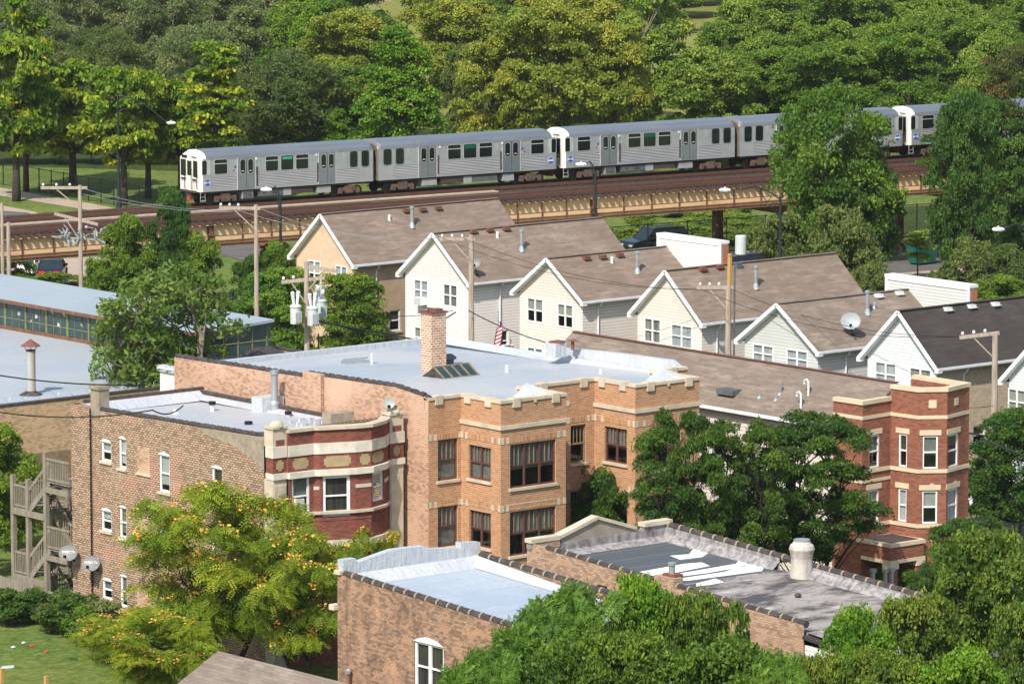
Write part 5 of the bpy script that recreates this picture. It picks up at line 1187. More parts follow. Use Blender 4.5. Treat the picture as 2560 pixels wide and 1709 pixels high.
# ================================================================== train
def make_car(label):
    L=14.45;Wd=2.84
    r=thing('train_car',label,'train car',(0,0,0),'silver railway cars of the train on the viaduct')
    prof=[(0,.98),(0,3.12),(.06,3.3),(.25,3.46),(.6,3.6),(1.42,3.68),(2.24,3.6),(2.59,3.46),(2.78,3.3),(2.84,3.12),(2.84,.98)]
    def shell(name,a,b,x0,x1,mat,smooth=False):
        mb=MB();pts=prof[a:b+1]
        for (y,z),(y2,z2) in zip(pts[:-1],pts[1:]): mb.quad((x0,y,z),(x0,y2,z2),(x1,y2,z2),(x1,y,z))
        return mb.build(name,mat,r,smooth)
    mb=MB()
    nose=[(0,.55),(.12,.28),(.3,.08),(.6,0)]
    # roof
    def ring(x,ins=0,dz=0): return [(x,Wd/2+(y-Wd/2)*(1-ins),z-dz*(z-3.0) if z>3 else z) for y,z in prof]
    rings=[ring(.08,.10,.5),ring(.28,.03,.25),ring(.55,0,0),ring(L-.25,0,0),ring(L-.08,.03,.2),ring(L,.06,.4)]
    n=len(prof)
    ro=MB()
    for A,B in ((rings[2],rings[3]),(rings[3],rings[4])):
        for i in range(1,n-2): ro.quad(A[i],A[i+1],B[i+1],B[i])
    ro.build('roof','train_roof',r,smooth=True)
    sd_=MB()
    for y,s in ((0,-1),(Wd,1)):
        def q(x0,x1,z0,z1,d=0,mb=sd_,mi=0):
            yy=y+s*d;p=[(x0,yy,z0),(x1,yy,z0),(x1,yy,z1),(x0,yy,z1)];mb.quad(*(p if s<0 else p[::-1]),mi)
        q(.28,L-.05,1.95,3.14)
        q(.28,L-.05,.98,1.2);q(.0+.28,1.0,1.2,1.95);q(13.2,L-.05,1.2,1.95)
    sd_.build('body_side','steel_up',r)
    fl_=MB()
    for y,s in ((0,-1),(Wd,1)):
        for x0,x1 in ((1.0,3.1),(4.6,9.75),(11.3,13.2)):
            p=[(x0,y+s*.012,1.2),(x1,y+s*.012,1.2),(x1,y+s*.012,1.95),(x0,y+s*.012,1.95)];fl_.quad(*(p if s<0 else p[::-1]))
            fl_.box(x0,y,1.19,x1,y+s*.02,1.2) ;fl_.box(x0,y,1.95,x1,y+s*.02,1.97)
        fl_.box(.3,y,3.1,L-.1,y+s*.03,3.15)
    fl_.build('fluted_panel','corrug',r)
    for y,s in ((0,-1),(Wd,1)):
        def pl(mb,x0,x1,z0,z1,d):
            mb.box(x0,min(y,y+s*d),z0,x1,max(y,y+s*d),z1)
        def rr(mb,x0,x1,z0,z1,d,rad=.1):
            pts=[]
            for cx,cz,a0 in ((x1-rad,z0+rad,-90),(x1-rad,z1-rad,0),(x0+rad,z1-rad,90),(x0+rad,z0+rad,180)):
                for k in range(4): a=R(a0+k*30);pts.append((cx+rad*math.cos(a),y+s*d,cz+rad*math.sin(a)))
            mb.add(pts,[tuple(range(len(pts))) if s<0 else tuple(range(len(pts)))[::-1]])
        for kind,x0,x1,z0,z1 in (('cab',.22,.82,2.12,3.05),('win',1.23,2.24,2.12,3.06),('win',5.42,6.42,2.12,3.06),('sign',6.68,7.68,2.12,3.06),('win',7.93,8.93,2.12,3.06),('tall',12.45,13.05,2.02,3.06),('tall',13.42,14.02,2.02,3.06)):
            f=MB();rr(f,x0-.045,x1+.045,z0-.045,z1+.045,.02,.12 if kind!='tall' else .16);fo=f.build('window_frame','winframe' if kind!='tall' else 'steel_door',r)
            g=MB();rr(g,x0 if kind!='cab' else x0,x1 if kind!='cab' else x0+.36,z0,z1,.028,.09 if kind!='tall' else .15);g.build('pane','train_glass',fo)
            if kind=='win': b=MB();pl(b,x0,x1,z1-.29,z1-.24,.036);b.build('window_bar','winframe',fo)
            if kind=='sign':
                b=MB();pl(b,x0+.06,x1-.06,z1-.3,z1-.04,.034);so_=b.build('destination_sign','signgreen',fo)
                if s<0: mt=Matrix.Translation((7.18,-.04,z1-.17))@Matrix.Rotation(math.pi/2,4,'X');textobj('HARLEM',.2,'signtext',so_,mt)
        for x0 in (3.2,9.9):
            d=MB();pl(d,x0-.1,x0+1.36,1.03,3.1,.008);pl(d,x0,x0+.62,1.05,3.07,.018);pl(d,x0+.64,x0+1.26,1.05,3.07,.018);do=d.build('door','steel_door',r)
            g=MB();
            for xx in (x0+.12,x0+.76): rr(g,xx,xx+.4,2.05,2.98,.03,.17)
            g.build('door_window','train_glass',do)
            g=MB()
            for xx in (x0+.09,x0+.73): rr(g,xx,xx+.46,2.02,3.01,.024,.19)
            for xx in (x0-.12,x0+1.34): pl(g,xx,xx+.05,1.0,3.1,.03)
            g.build('door_trim','winframe',do)
            g=MB();pl(g,x0+.62,x0+.64,1.05,3.07,.022);g.build('door_seal','black',do)
            g=MB();
            for xx in (x0+.2,x0+.84): pl(g,xx,xx+.22,2.2,2.24,.034)
            g.build('door_sticker','flagwhite',do)
            g=MB();xx=x0+1.45 if x0<5 else x0-.22;pl(g,xx,xx+.1,1.2,2.45,.05);g.build('door_grab_rail','under_brown',do)
        m=MB();pl(m,2.85,3.0,2.2,2.4,.012);m.build('accessibility_sticker','blue',r) if False else None
        fg=MB();pl(fg,2.72,3.06,2.15,2.32,.006);fo=fg.build('flag_sticker','flagwhite',r)
        f2=MB()
        for k in range(4): pl(f2,2.72,3.06,2.155+k*.045,2.177+k*.045,.009)
        f2.build('flag_stripes','flagred',fo);f3=MB();pl(f3,2.72,2.86,2.24,2.32,.012);f3.build('flag_canton','flagblue',fo)
        st=MB();pl(st,2.84,3.0,2.44,2.6,.008);st.build('info_sticker','blue',r)
        gr=MB();pl(gr,4.85,5.05,2.45,3.05,.012);pl(gr,11.9,12.1,2.5,3.05,.012);gr.build('vent_grille','under_light',r)
        lm=MB()
        for xx in (4.62,9.6):
            vs=[];
            for k in range(10): a=2*math.pi*k/10;vs.append((xx+.1*math.cos(a),y+s*.05,2.98+.1*math.sin(a)))
            lm.add(vs,[tuple(range(10)) if s<0 else tuple(range(10))[::-1]])
        lm.build('door_lamp','porcelain',r)
        # roundel
        def disc(rad,d,mat,par=None):
            m=MB();vs=[(.64+rad*math.cos(2*math.pi*k/20),y+s*d,1.58+rad*math.sin(2*math.pi*k/20)) for k in range(20)]
            m.add(vs,[tuple(range(20)) if s<0 else tuple(range(20))[::-1]]);return m.build('logo_disc',mat,par or r)
        dd=disc(.24,.01,'flagwhite');disc(.22,.014,'blue',dd)
        m=MB();pl(m,.42,.86,1.53,1.64,.02);m.build('logo_bar','flagwhite',dd)
        if s<0: textobj('cta',.16,'blue',dd,Matrix.Translation((.64,-.024,1.59))@Matrix.Rotation(math.pi/2,4,'X'))
        m=MB();
        if s<0: textobj('5048',.13,'black',r,Matrix.Translation((2.9,-.014,3.0))@Matrix.Rotation(math.pi/2,4,'X'),'car_number') if False else None
    # cab end at x=0 (white), blind end at x=L
    sec=rings[0]
    e=MB();xs=[0.0]
    outer=[(.28,y,z) for y,z in prof];mid=rings[1];inn=rings[0]
    for A,B in ((rings[2],rings[1]),(rings[1],rings[0])):
        for i in range(n-1): e.quad(B[i],B[i+1],A[i+1],A[i])
        
    e.add([(p[0]-.0,p[1],p[2]) for p in inn],[tuple(range(n))]);e.add([(p[0]-.0,p[1],p[2]) for p in inn],[tuple(range(n))[::-1]])
    cf=e.build('cab_front','train_white',r)
    c=MB();x=.06
    c.box(x,.98,1.0,x+.03,1.86,3.0);c.build('cab_door','train_white',cf)
    for y0,y1,nm,z0 in ((.42,.86,'cab_window',2.0),(1.14,1.7,'cab_window',2.0),(1.95,2.5,'cab_window',2.0)):
        g=MB();g.box(.045,y0,z0,.07,y1,2.95);g.build(nm,'train_glass',cf)
        if y0>1.9 or y0<.5:
            g=MB();g.box(.035,y0-.04,z0-.05,.05,y0,3.0);g.box(.035,y1,z0-.05,.05,y1+.04,3.0);g.box(.035,y0,z0-.06,.05,y1,z0);g.box(.035,y0,2.96,.05,y1,3.0);g.build('window_surround','black',cf)
    g=MB()
    for k in range(4): g.lathe((.05,.55+k*.17,3.2),[(.045,0),(.045,.06),(0,.07)],8)
    g.build('marker_lights','under_brown',cf)
    g=MB();g.box(.03,1.75,3.12,.06,2.4,3.3);g.build('route_box','train_glass',cf)
    g=MB()
    for yy in (.55,.85,2.05,2.35): g.lathe((.03,yy,1.68),[(.09,0),(.09,.12),(0,.13)],8)
    g.build('headlight','under_brown',cf)
    g=MB()
    for yy in (.98,1.86): g.tube([(.0,yy,1.1),(-.08,yy,1.15),(-.08,yy,2.3),(.0,yy,2.4)],.025,5)
    g.tube([(.0,.3,1.2),(-.06,.3,1.25),(-.06,.3,2.2)],.025,5);g.build('grab_iron','black',cf)
    g=MB();g.box(-.12,.5,.9,.25,2.34,1.02);g.box(-.05,1.1,.45,.5,1.7,.8);g.build('coupler','under_brown',cf)
    g=MB();g.box(-.15,1.15,.35,.0,1.45,.62);g.build('red_coupler_cover','redpaint',cf)
    g=MB();g.tube([(.15,.12,.98),(.1,.06,.35)],.02,5);g.tube([(.5,.12,.98),(.5,.06,.35)],.02,5);g.tube([(.1,.06,.4),(.5,.06,.4)],.02,5);g.tube([(.12,.08,.65),(.5,.08,.65)],.02,5);g.build('step_ladder','under_light',cf)
    e=MB();
    for A,B in ((rings[4],rings[5]),):
        for i in range(n-1): e.quad(A[i],A[i+1],B[i+1],B[i])
    e.add(list(rings[5]),[tuple(range(n)),tuple(range(n))[::-1]])
    be=e.build('rear_end','train_dirty',r)
    g=MB();g.box(L+.001,.35,2.05,L+.02,.85,3.0);g.box(L+.001,2.0,2.05,L+.02,2.5,3.0);g.box(L+.001,1.1,1.05,L+.03,1.75,3.05);g.build('end_window','train_glass',be)
    g=MB()
    for z in (1.25,1.7,2.15,2.6): g.tube([(L+.1,.1,z),(L+.14,.45,z),(L+.1,.9,z)],.02,5)
    g.build('end_ladder','tan_wood',be)
    # underframe
    ub=MB();ub.box(.2,.15,.84,L-.2,Wd-.15,.99);ub.build('underframe','under_brown',r)
    for x0,x1,z0,mt in ((3.55,4.45,.38,'under_light'),(4.9,6.9,.45,'under_grey'),(6.95,7.6,.42,'under_light'),(7.65,9.4,.5,'under_brown'),(9.75,10.9,.42,'under_light')):
        b=MB();b.box(x0,.12,z0,x1,Wd-.12,.85);b.build('equipment_box',mt,r)
    g=MB();
    for k in range(5): g.box(3.62,.10,.42+k*.085,4.38,.12,.46+k*.085)
    g.box(5.25,.1,.62,5.4,.12,.74);g.box(6.1,.1,.62,6.35,.12,.74);g.build('box_details','under_brown',r)
    for x0 in (.95,11.0+.2):
        tr=MB();xc=x0+1.25
        for yy in (.12,Wd-.27):
            tr.box(xc-.85,yy,.42,xc+.85,yy+.15,.66);tr.box(xc-.35,yy-.03,.3,xc+.35,yy+.18,.78)
            for xx in (xc-.72,xc+.72): tr.box(xx-.14,yy-.04,.28,xx+.14,yy+.2,.6)
            tr.lathe((xc-.2,yy+.05,.3),[(.08,0),(.08,.45)],8);tr.lathe((xc+.2,yy+.05,.3),[(.08,0),(.08,.45)],8)
        tr.beam((xc,.3,.5),(xc,Wd-.3,.5),.3,.25)
        bo=tr.build('bogie','bogie',r)
        for xx in (xc-.98,xc+.98):
            w_=MB()
            for yy in (.55,Wd-.66):
                vs=[];k_=18
                for d in (0,.11):
                    for k in range(k_): a=2*math.pi*k/k_;vs.append((xx+.36*math.cos(a),yy+d,.37+.36*math.sin(a)))
                w_.add(vs,[(k,(k+1)%k_,k_+(k+1)%k_,k_+k) for k in range(k_)]+[tuple(range(k_))[::-1],tuple(range(k_,2*k_))])
            w_.tube([(xx,.5,.37),(xx,Wd-.5,.37)],.08,8);w_.build('wheelset','under_brown',bo)
    return r
labels=['leading train car with white cab end, leftmost on the viaduct','second train car from the left, between the dark joint and the white cab ends','third train car from the left, ahead of the tree that hides the track','fourth train car, its middle hidden behind the big tree by the track','rearmost train car, mostly hidden behind the dark trees at the right edge']
car=make_car(labels[0])
# find joints by projection of the near side
def u_at(px):
    lo,hi=-40.,110.
    for _ in range(40):
        m=(lo+hi)/2
        if proj(*uv(m,0,ZR+1))[0]<px: lo=m
        else: hi=m
    return (lo+hi)/2
JT=[u_at(941.5),u_at(1402.8),u_at(1844.6),u_at(2267.5)]
pitch=(JT[3]-JT[0])/3
j0=JT[0]
print('JOINTS',JT,'nose',u_at(490),proj(*uv(j0,0,ZR+1)))
Lc=14.45
for k in range(5):
    ST_=[u_at(499)]+JT;a=ST_[k]+(.12 if k else 0);e_=(ST_[k+1] if k<4 else JT[3]+pitch)-.22;ln=e_-a
    if k==0: o=car
    else: o=copy_thing(car,label=labels[k])
    o.scale=(ln/Lc,1,1)
    if k in (0,2,4): o.location=uv(a,0,ZR);o.rotation_euler=(0,0,TH)
    else: o.location=uv(e_,2.84,ZR);o.rotation_euler=(0,0,TH+math.pi)
for c_ in [car]:
    pass
# ================================================================== poles, lamps, wires
def upole(label,x,y,h,arms=(),lean=0,r=.16,mat='pole',group='utility poles'):
    root=thing('utility_pole',label,'utility pole',(x,y,0),group);mb=MB()
    mb.tube([(x,y,0),(x+lean*.5,y,h*.5),(x+lean,y,h)],[r,r*.88,r*.72],10);mb.build('pole',mat,root)
    for (z,d,L0,L1,ins) in arms:
        d=Vector((d[0],d[1],d[2] if len(d)>2 else 0)).normalized();c=Vector((x+lean*z/h,y,z));m=MB();m.beam(c-d*L0+Vector((0,0,0)),c+d*L1,.13,.17);
        s=1 if L1>L0 else -1;e=c+d*(L1 if L1>L0 else -L0)*.62;m.beam(c-Vector((0,0,1.25)),e-Vector((0,0,.05)),.05,.06);a=m.build('crossarm',mat,root)
        m=MB()
        for q in ins:
            p=c+d*q;m.lathe((p.x,p.y,p.z+.06),[(.02,0),(.02,.06),(.07,.07),(.08,.13),(.05,.2),(0,.22)],8)
        m.build('insulator','porcelain',a)
    return root
XP=atD(182,425,11);X2=(173.4,231);
rt=lambda px,py,z:at(px*K,py*K,z)
def pole_at(label,dx,dy,h,arms=(),**k):
    p=rt(dx,dy,h);return upole(label,p[0],p[1],h,arms,**k),p
RVv=Vector((RV[0],RV[1],0))
P1,p1=pole_at('utility pole cluttered with switch gear in front of the left end of the viaduct',183,425,11,[(10.85,RVv,2.35,.45,(-2.2,-1.4,-.6)),(8.9,RVv+Vector((0,-.0,-.25)),1.6,1.1,())])
m=MB()
for k in range(16):
    rr2=random.Random(k);u=rr2.uniform(-1.5,1.3);z=rr2.uniform(7.1,9.0) if abs(u)<.4 else rr2.uniform(7.6,8.4);c=Vector((p1[0],p1[1],z))+RVv*u+Vector((0,-.2,0));m.tube([c,c+Vector((rr2.uniform(-.25,.25),rr2.uniform(-.2,.2),rr2.uniform(-.5,-.1)))],[.09,.05],7);m.beam(c,c+RVv*rr2.uniform(-.5,.5)+Vector((0,0,rr2.uniform(-.1,.3))),.03,.05)
m.beam(Vector((p1[0],p1[1],7.9))-RVv*1.7,Vector((p1[0],p1[1],7.7))+RVv*1.2,.1,.1);m.build('switch_gear','galv',P1)
P2,p2=pole_at('plain tall utility pole with one long crossarm, left of the tan brick gable',587,470,11.5,[(11.3,RVv+Vector((0,0,-.02)),2.1,.25,(-2.0,-1.5,-1.0))])
P4,p4=pole_at('bleached utility pole in front of the white gable house',1081,540,11,[(10.8,RVv,1.75,.2,(-1.6,-1.05,-.5))],r=.19)
P5,p5=pole_at('utility pole with a yellow timber extension and a white cylinder at its top',1671,655,9.3,[(9.2,RVv,1.7,.25,(-1.5,-1.0,-.5))],r=.2)
m=MB();m.beam((p5[0],p5[1],6.5),(p5[0]+.1,p5[1],11.0),.2,.14);m.build('timber_extension','newwood',P5)
m=MB();pc=at(1691*K,574*K,10.9);m.lathe((p5[0]+.5,p5[1]-.4,10.95),[(.26,0),(.3,.05),(.3,1.0),(.25,1.05),(0,1.07)],14);m.build('antenna_cylinder','transformer',P5)
m=MB();m.beam((p5[0],p5[1],10.9),(p5[0]+.5,p5[1]-.4,10.9),.06,.06);m.box(p5[0]+.2,p5[1]-.5,10.2,p5[0]+.5,p5[1]-.2,10.55);m.tube([(p5[0]+.24,p5[1]-.2,2),(p5[0]+.26,p5[1]-.2,10.2)],.05,6);m.build('bracket','under_grey',P5)
P6,p6=pole_at('utility pole rising before the split face block wall at the right',2283,762,10.,[(9.95,RVv+Vector((0,0,.12)),1.75,.2,(-1.6,-1.05,-.5))],r=.19)
P7,p7=pole_at('short leaning utility pole at the left edge above the garage roof',19,510,9.5)
P8,p8=pole_at('thin brown pole cut by the left edge in front of the railway',4,466,10.5,r=.13)
x3,y3=153.0,199.0;q=None
lo,hi=9.,16.
d=ray(703*K,600*K)
t=(y3)/d[1];x3=d[0]*t;z3=H+d[2]*t
P3=upole('utility pole carrying two big grey transformers behind the silver roof',x3,y3,z3,[(z3-.9,RVv+Vector((0,0,.1)),1.25,.9,(-1.15,-.65)),(z3-.25,RVv+Vector((.5,-.5,-.25)),.1,1.5,())],r=.17)
def transformer(px,py,dv,label):
    d=ray(px*K,py*K);t=(y3+dv)/d[1];x,y,z=d[0]*t,y3+dv,H+d[2]*t
    r=thing('transformer',label,'transformer',(x,y,z),'pole transformers');m=MB();m.lathe((x,y,z-.55),[(.2,0),(.27,.03),(.27,.85),(.3,.86),(.3,.9),(.22,.98),(0,1.0)],16);m.build('tank','transformer',r)
    m=MB()
    for k in range(5): m.box(x-.2+k*.08,y-.3,z-.45,x-.17+k*.08,y-.2,z+.1)
    m.build('cooling_fins','transformer',r)
    m=MB();m.lathe((x,y,z+.37),[(.16,0),(.16,.06),(0,.08)],10);m.build('rusty_lid','rustpipe',r)
    for s in (-.13,.13):
        m=MB();m.tube([(x+s*.7,y,z+.4),(x+s*1.3,y,z+.95)],[.07,.1],8);m.sphere((x+s*1.35,y,z+1.0),.11,8);m.build('bushing','porcelain',r)
transformer(678,718,-.3,'grey pole transformer hanging on the left of the pole');transformer(717,722,-.45,'ribbed grey pole transformer hanging on the front of the pole');transformer(736,705,.25,'grey pole transformer half hidden on the right of the pole')
m=MB();m.tube([(x3+.4,y3-.4,z3-6.3),(x3+.42,y3-.4,z3-3.6)],.04,6);m.build('riser_pipe','black',P3)
def cable(pts,r,label,sag=0,group='overhead wires',mat='cable'):
    m=MB();out=[]
    for a,b in zip(pts[:-1],pts[1:]):
        a=Vector(a);b=Vector(b)
        for k in range(13):
            u=k/12;p=a.lerp(b,u);p.z-=sag*4*u*(1-u)*1;out.append(p)
    m.tube(out,r,5);return solo(m,'overhead_wire',mat,label,'wire',group,loc=tuple(pts[0]))
def on(x,y,P): # D pixel at depth of point P (same distance along view)
    d=ray(x*K,y*K);return tuple(c*1.0 for c in (d[0]*P,d[1]*P,H+d[2]*P))
dist=lambda p:p[0]*FV[0]+p[1]*FV[1]+(p[2]-H)*FV[2]
d3=dist((x3,y3,z3-4));d4=dist(p4);d5=dist(p5);d6=dist(p6);d1=dist(p1);d2=dist(p2)
cable([on(718,735,d3),on(1065,800,d4)],.045,'thick black cable bundle crossing behind the brick chimney',.0)
cable([on(718,730,d3),on(1060,790,d4)],.03,'black cable just above the thick bundle, chimney to transformer pole',.3)
cable([on(1062,797,d4),on(1250,830,d4-18)],.045,'thick black cable sagging from the bleached pole to the silver parapet',.1)
cable([on(1075,712,d4),on(1290,795,d4-20)],.03,'cable from the bleached pole down to the foil parapet',.2)
cable([on(1045,716,d4),on(1010,738,d4-15)],.04,'short heavy cable beside the chimney top',0)
cable([on(780,712,d3),on(1040,712,d4)],.018,'thin wire from the transformers over the stucco wall to the bleached pole',.3)
for k,(a,b) in enumerate((((1012,545),(600,480)),((1040,545),(545,482)))):
    cable([on(*a,d4),on(*b,d2)],.012,['upper thin wire over the tan brick gable roof','lower thin wire over the tan brick gable roof'][k],.6,mat='galv')
for k,(a,b) in enumerate((((1012,545),(1612,662)),((1060,545),(1660,665)))):
    cable([on(*a,d4),on(*b,d5)],.013,['left thin wire crossing the cream gable roofs','right thin wire crossing the cream gable roofs'][k],.8)
for k,(a,b) in enumerate((((1612,665),(2235,770)),((1675,662),(2290,768)))):
    cable([on(*a,d5),on(*b,d6)],.014,['front thin wire crossing the grey house gable','rear thin wire crossing the grey house gable'][k],.9)
cable([on(190,432,d1),on(500,482,d2)],.015,'thin wire before the tracks, left of the train',.3,mat='galv');cable([on(190,445,d1),on(545,486,d2)],.015,'second thin wire before the tracks, left of the train',.3,mat='galv')
cable([on(0,945,205),on(350,940,205),on(420,930,210)],.03,'black cable sagging across the garage roof edge',.25)
cable([on(-5,860,212),on(340,882,214)],.03,'black cable lying across the garage roof before the exhaust stack',.15)
cable([on(2250,1005,d6-3),on(2349,1045,d6-18)],.06,'thick black cable running to the right edge below the block wall',.0);cable([on(2180,985,d6-3),on(2262,1000,d6-3)],.05,'short thick cable left of the right hand utility pole',.0)
cable([on(2180,870+65,d6-5),on(2280,930,d6)],.015,'thin wire from the red brick wall to the right hand pole',.05)
# flag
p=hpt('e',1085,700,222.9);FP_=thing('flagpole','white flagpole with a limp striped flag beside the white house','flag',(p[0],222.6,3));
pt_=hpt('e',1080,570,222.6);pb_=hpt('e',1083,870,222.6)
m=MB();m.tube([(pt_[0],222.6,pb_[2]),(pt_[0],222.6,pt_[2])],.025,8);m.sphere((pt_[0],222.6,pt_[2]),.05,8);m.build('pole','galv',FP_)
m=MB();wf,hf=.75,1.9;zt=pt_[2]-.45;nx=16
for j in range(13):
    for i in range(nx):
        def P_(i,v):
            u=i/nx;droop=u*.55;return (pt_[0]-.15*u+.28*math.sin(u*3.2+v*1.5)*.9,222.6-.08+.1*math.sin(u*9),zt-v*1.45-droop+.0)
        a=P_(i,j/13);b=P_(i+1,j/13);c=P_(i+1,(j+1)/13);d_=P_(i,(j+1)/13);mi=2 if (j<7 and i<6) else (0 if j%2==0 else 1)
        m.add([a,b,c,d_],[(0,1,2,3)],mi)
m.build('flag',['flagred','flagwhite','flagblue'],FP_)
# street lamps
def lamp(label,dx,dy,h,hx,hy,mat='steel_dark',dd=None,base=None):
    b=base or rt(dx,dy,h);x,y=b[0],b[1];D_=dist((x,y,h));hp=Vector(on(hx,hy,D_))
    r=thing('street_lamp',label,'street lamp',(x,y,0),'street lamps');m=MB();m.tube([(x,y,0),(x,y,h)],[.14,.08],10);m.lathe((x,y,0),[(.22,0),(.2,.9),(.14,1.)],10);m.build('pole',mat,r)
    m=MB();top=Vector((x,y,h-.1));mid=(top+hp)/2+Vector((0,0,.45));m.tube([top-Vector((0,0,.1)),top.lerp(mid,.5)+Vector((0,0,.1)),mid,hp],[.05,.045,.04,.035],7);m.tube([top-Vector((0,0,1.3)),top.lerp(mid,.7)-Vector((0,0,.35)),mid],.03,6);m.build('arm',mat,r)
    m=MB();dr=(hp-top);dr.z=0;dr.normalize();c=hp+dr*.25;m.tube([hp-dr*.1,hp+dr*.1,hp+dr*.5,hp+dr*.62],[.06,.13,.12,.04],8);m.build('lamp_head','porcelain',r);m=MB();m.lathe((c.x,c.y,c.z+.1),[(.05,0),(.05,.1),(0,.11)],8);m.build('photocell','porcelain',r)
lamp('street lamp among the catalpa trees, its arm reaching right',273,303,9,385,282,base=(lambda p:(p[0],p[1]))(at(273*K,480*K,0)))
lamp('street lamp in front of the first train car',643,450,9.2,620,435)
lamp('street lamp in front of the joint between second and third train cars',1366,392,9.2,1342,377)
lamp('street lamp with a long arm reaching left, beside the big tree by the track',1790,450,9.2,1672,436)
lamp('street lamp at the right edge with its arm reaching left',2365,530,9.2,2300,526)
q=rt(4,1530,2.4);r_=thing('floodlight','pale floodlight on a yellow timber post at the bottom left corner','floodlight',(q[0],q[1],0));m=MB();m.box(q[0]-.07,q[1]-.07,0,q[0]+.07,q[1]+.07,2.4);m.build('post','newwood',r_);m=MB();e=Vector((q[0],q[1],2.45))+RVv*.5;m.beam(Vector((q[0],q[1],2.4)),e,.22,.07);m.build('lamp_head','transformer',r_)
# timber stub post bottom left
m=MB();q=rt(106,1549,1.0);m.box(q[0]-.07,q[1]-.07,0,q[0]+.07,q[1]+.07,1.0);solo(m,'timber_post','newwood','short yellow timber post in the grass at the bottom left','post',loc=(q[0],q[1],0))
# ================================================================== cars
def make_carbody(name,label,mat,loc,rz,L=4.6,Wd=1.8,Hh=1.42,suv=False,group='parked cars'):
    r=thing(name,label,'car',(0,0,0),group)
    b=.32;sh=.88 if not suv else 1.05
    low=[(-L/2,.45),(-L/2+.05,.75),(-L/2+.15,sh-.02),(-L/2+.95,sh+.04),(L/2-1.15,sh),(L/2-.2,sh-.14),(L/2-.02,.6),(L/2-.05,.35),(L/2-.6,.25),(-L/2+.6,.25),(-L/2+.02,.32)]
    def ext(mb,prof,w0,w1=None,mi=0):
        w1=w1 or [w0]*len(prof);n=len(prof)
        vs=[(x,-w,z) for (x,z),w in zip(prof,w1)]+[(x,w,z) for (x,z),w in zip(prof,w1)]
        mb.add(vs,[tuple(range(n)),tuple(range(n,2*n))[::-1]]+[((i+1)%n,i,n+i,n+(i+1)%n) for i in range(n)],mi)
    m=MB();w=Wd/2;ext(m,low,w,[w*.9,w*.95,w*.97,w,w,w*.94,w*.88,w*.86,w,w,w*.9]);bo=m.build('body',mat,r)
    if suv: cab=[(-L/2+.12,sh),(-L/2+.3,Hh-.04),(-L/2+.8,Hh),(L/2-2.0,Hh-.02),(L/2-1.25,sh)]
    else: cab=[(-L/2+.65,sh),(-L/2+1.35,Hh-.05),(-L/2+1.8,Hh),(L/2-1.95,Hh-.02),(L/2-1.2,sh)]
    n=len(cab);ww=[w*.93,w*.76,w*.76,w*.76,w*.93]
    m=MB();ext(m,cab,w,ww);m.build('cabin_glass','carglass',r)
    m=MB();m.add([(cab[1][0]+.05,-w*.77,Hh-.03),(cab[3][0]-.02,-w*.77,Hh-.0),(cab[3][0]-.02,w*.77,Hh-.0),(cab[1][0]+.05,w*.77,Hh-.03),(cab[2][0],-w*.7,Hh+.03),(cab[3][0]-.2,-w*.7,Hh+.03),(cab[3][0]-.2,w*.7,Hh+.03),(cab[2][0],w*.7,Hh+.03)],[(0,1,5,4),(1,2,6,5),(2,3,7,6),(3,0,4,7),(4,5,6,7)])
    for s in (-1,1):
        for i,j in ((0,1),(3,4)): m.beam((cab[i][0],s*ww[i],cab[i][1]),(cab[j][0],s*ww[j],cab[j][1]),.07,.07)
        m.beam((-.1,s*w*.93,sh),(-.15,s*w*.77,Hh-.02),.08,.05);m.beam((cab[1][0],s*w*.775,Hh-.03),(cab[3][0],s*w*.775,Hh-.01),.06,.06)
    m.build('roof',mat,r)
    for s in (-1,1):
        m=MB();m.box(-L/2-.01,s*w*.55-.22,.66,-L/2+.12,s*w*.55+.22,.84);m.build('taillight','taillight',r)
        m=MB();m.box(L/2-.22,s*w*.6-.2,.58,L/2-.0,s*w*.6+.18,.72);m.build('headlight','porcelain',r)
        m=MB();m.box(.75,s*(w+.02)-.08,sh,.95,s*(w+.02)+.1,sh+.14);m.build('mirror',mat,r)
        for x in (-L/2+.85,L/2-.85):
            m=MB();vs=[];k_=18
            for d_ in (0,.2):
                for k in range(k_): a=2*math.pi*k/k_;vs.append((x+.33*math.cos(a),s*(w-.19+d_),.33+.33*math.sin(a)))
            m.add(vs,[(k,(k+1)%k_,k_+(k+1)%k_,k_+k) for k in range(k_)]+[tuple(range(k_)),tuple(range(k_,2*k_))]);wh=m.build('wheel','tyre',r)
            m=MB();vs=[(x+.2*math.cos(2*math.pi*k/12),s*(w+.016),.33+.2*math.sin(2*math.pi*k/12)) for k in range(12)];m.add(vs,[tuple(range(12)) if s<0 else tuple(range(12))[::-1]]);m.build('rim','rim',wh)
    m=MB();m.box(-L/2-.03,-w*.85,.35,-L/2+.1,w*.85,.5);m.box(L/2-.15,-w*.82,.32,L/2+.02,w*.82,.46);m.build('bumper',mat,r)
    r.location=loc;r.rotation_euler=(0,0,rz);return r
q=rt(128,645,0);make_carbody('parked_car','dark navy sedan with red tail lights parked under the viaduct',M['carblue'],(q[0]+.4,q[1]+1,0),R(50),Hh=1.45)
q=rt(62,628,0);make_carbody('parked_car','white car half hidden left of the brown viaduct column',M['carwhite'],(q[0],q[1],0),R(45))
q=rt(1500,578,0);make_carbody('parked_car','black sport utility vehicle beyond the cream house roof',M['carblack'],(q[0],q[1],0),TH+math.pi,4.9,1.9,1.8,True)
q=rt(592,574,0);make_carbody('parked_car','red vehicle glimpsed under the viaduct left of the tan gable',M['redpaint'],(q[0]+2.2,q[1]+1.5,0),R(60))
q=rt(2232,1180,0);make_carbody('parked_car','white car parked right of the red brick building',M['carwhite'],(q[0]+1.2,q[1]+1,0),R(100))
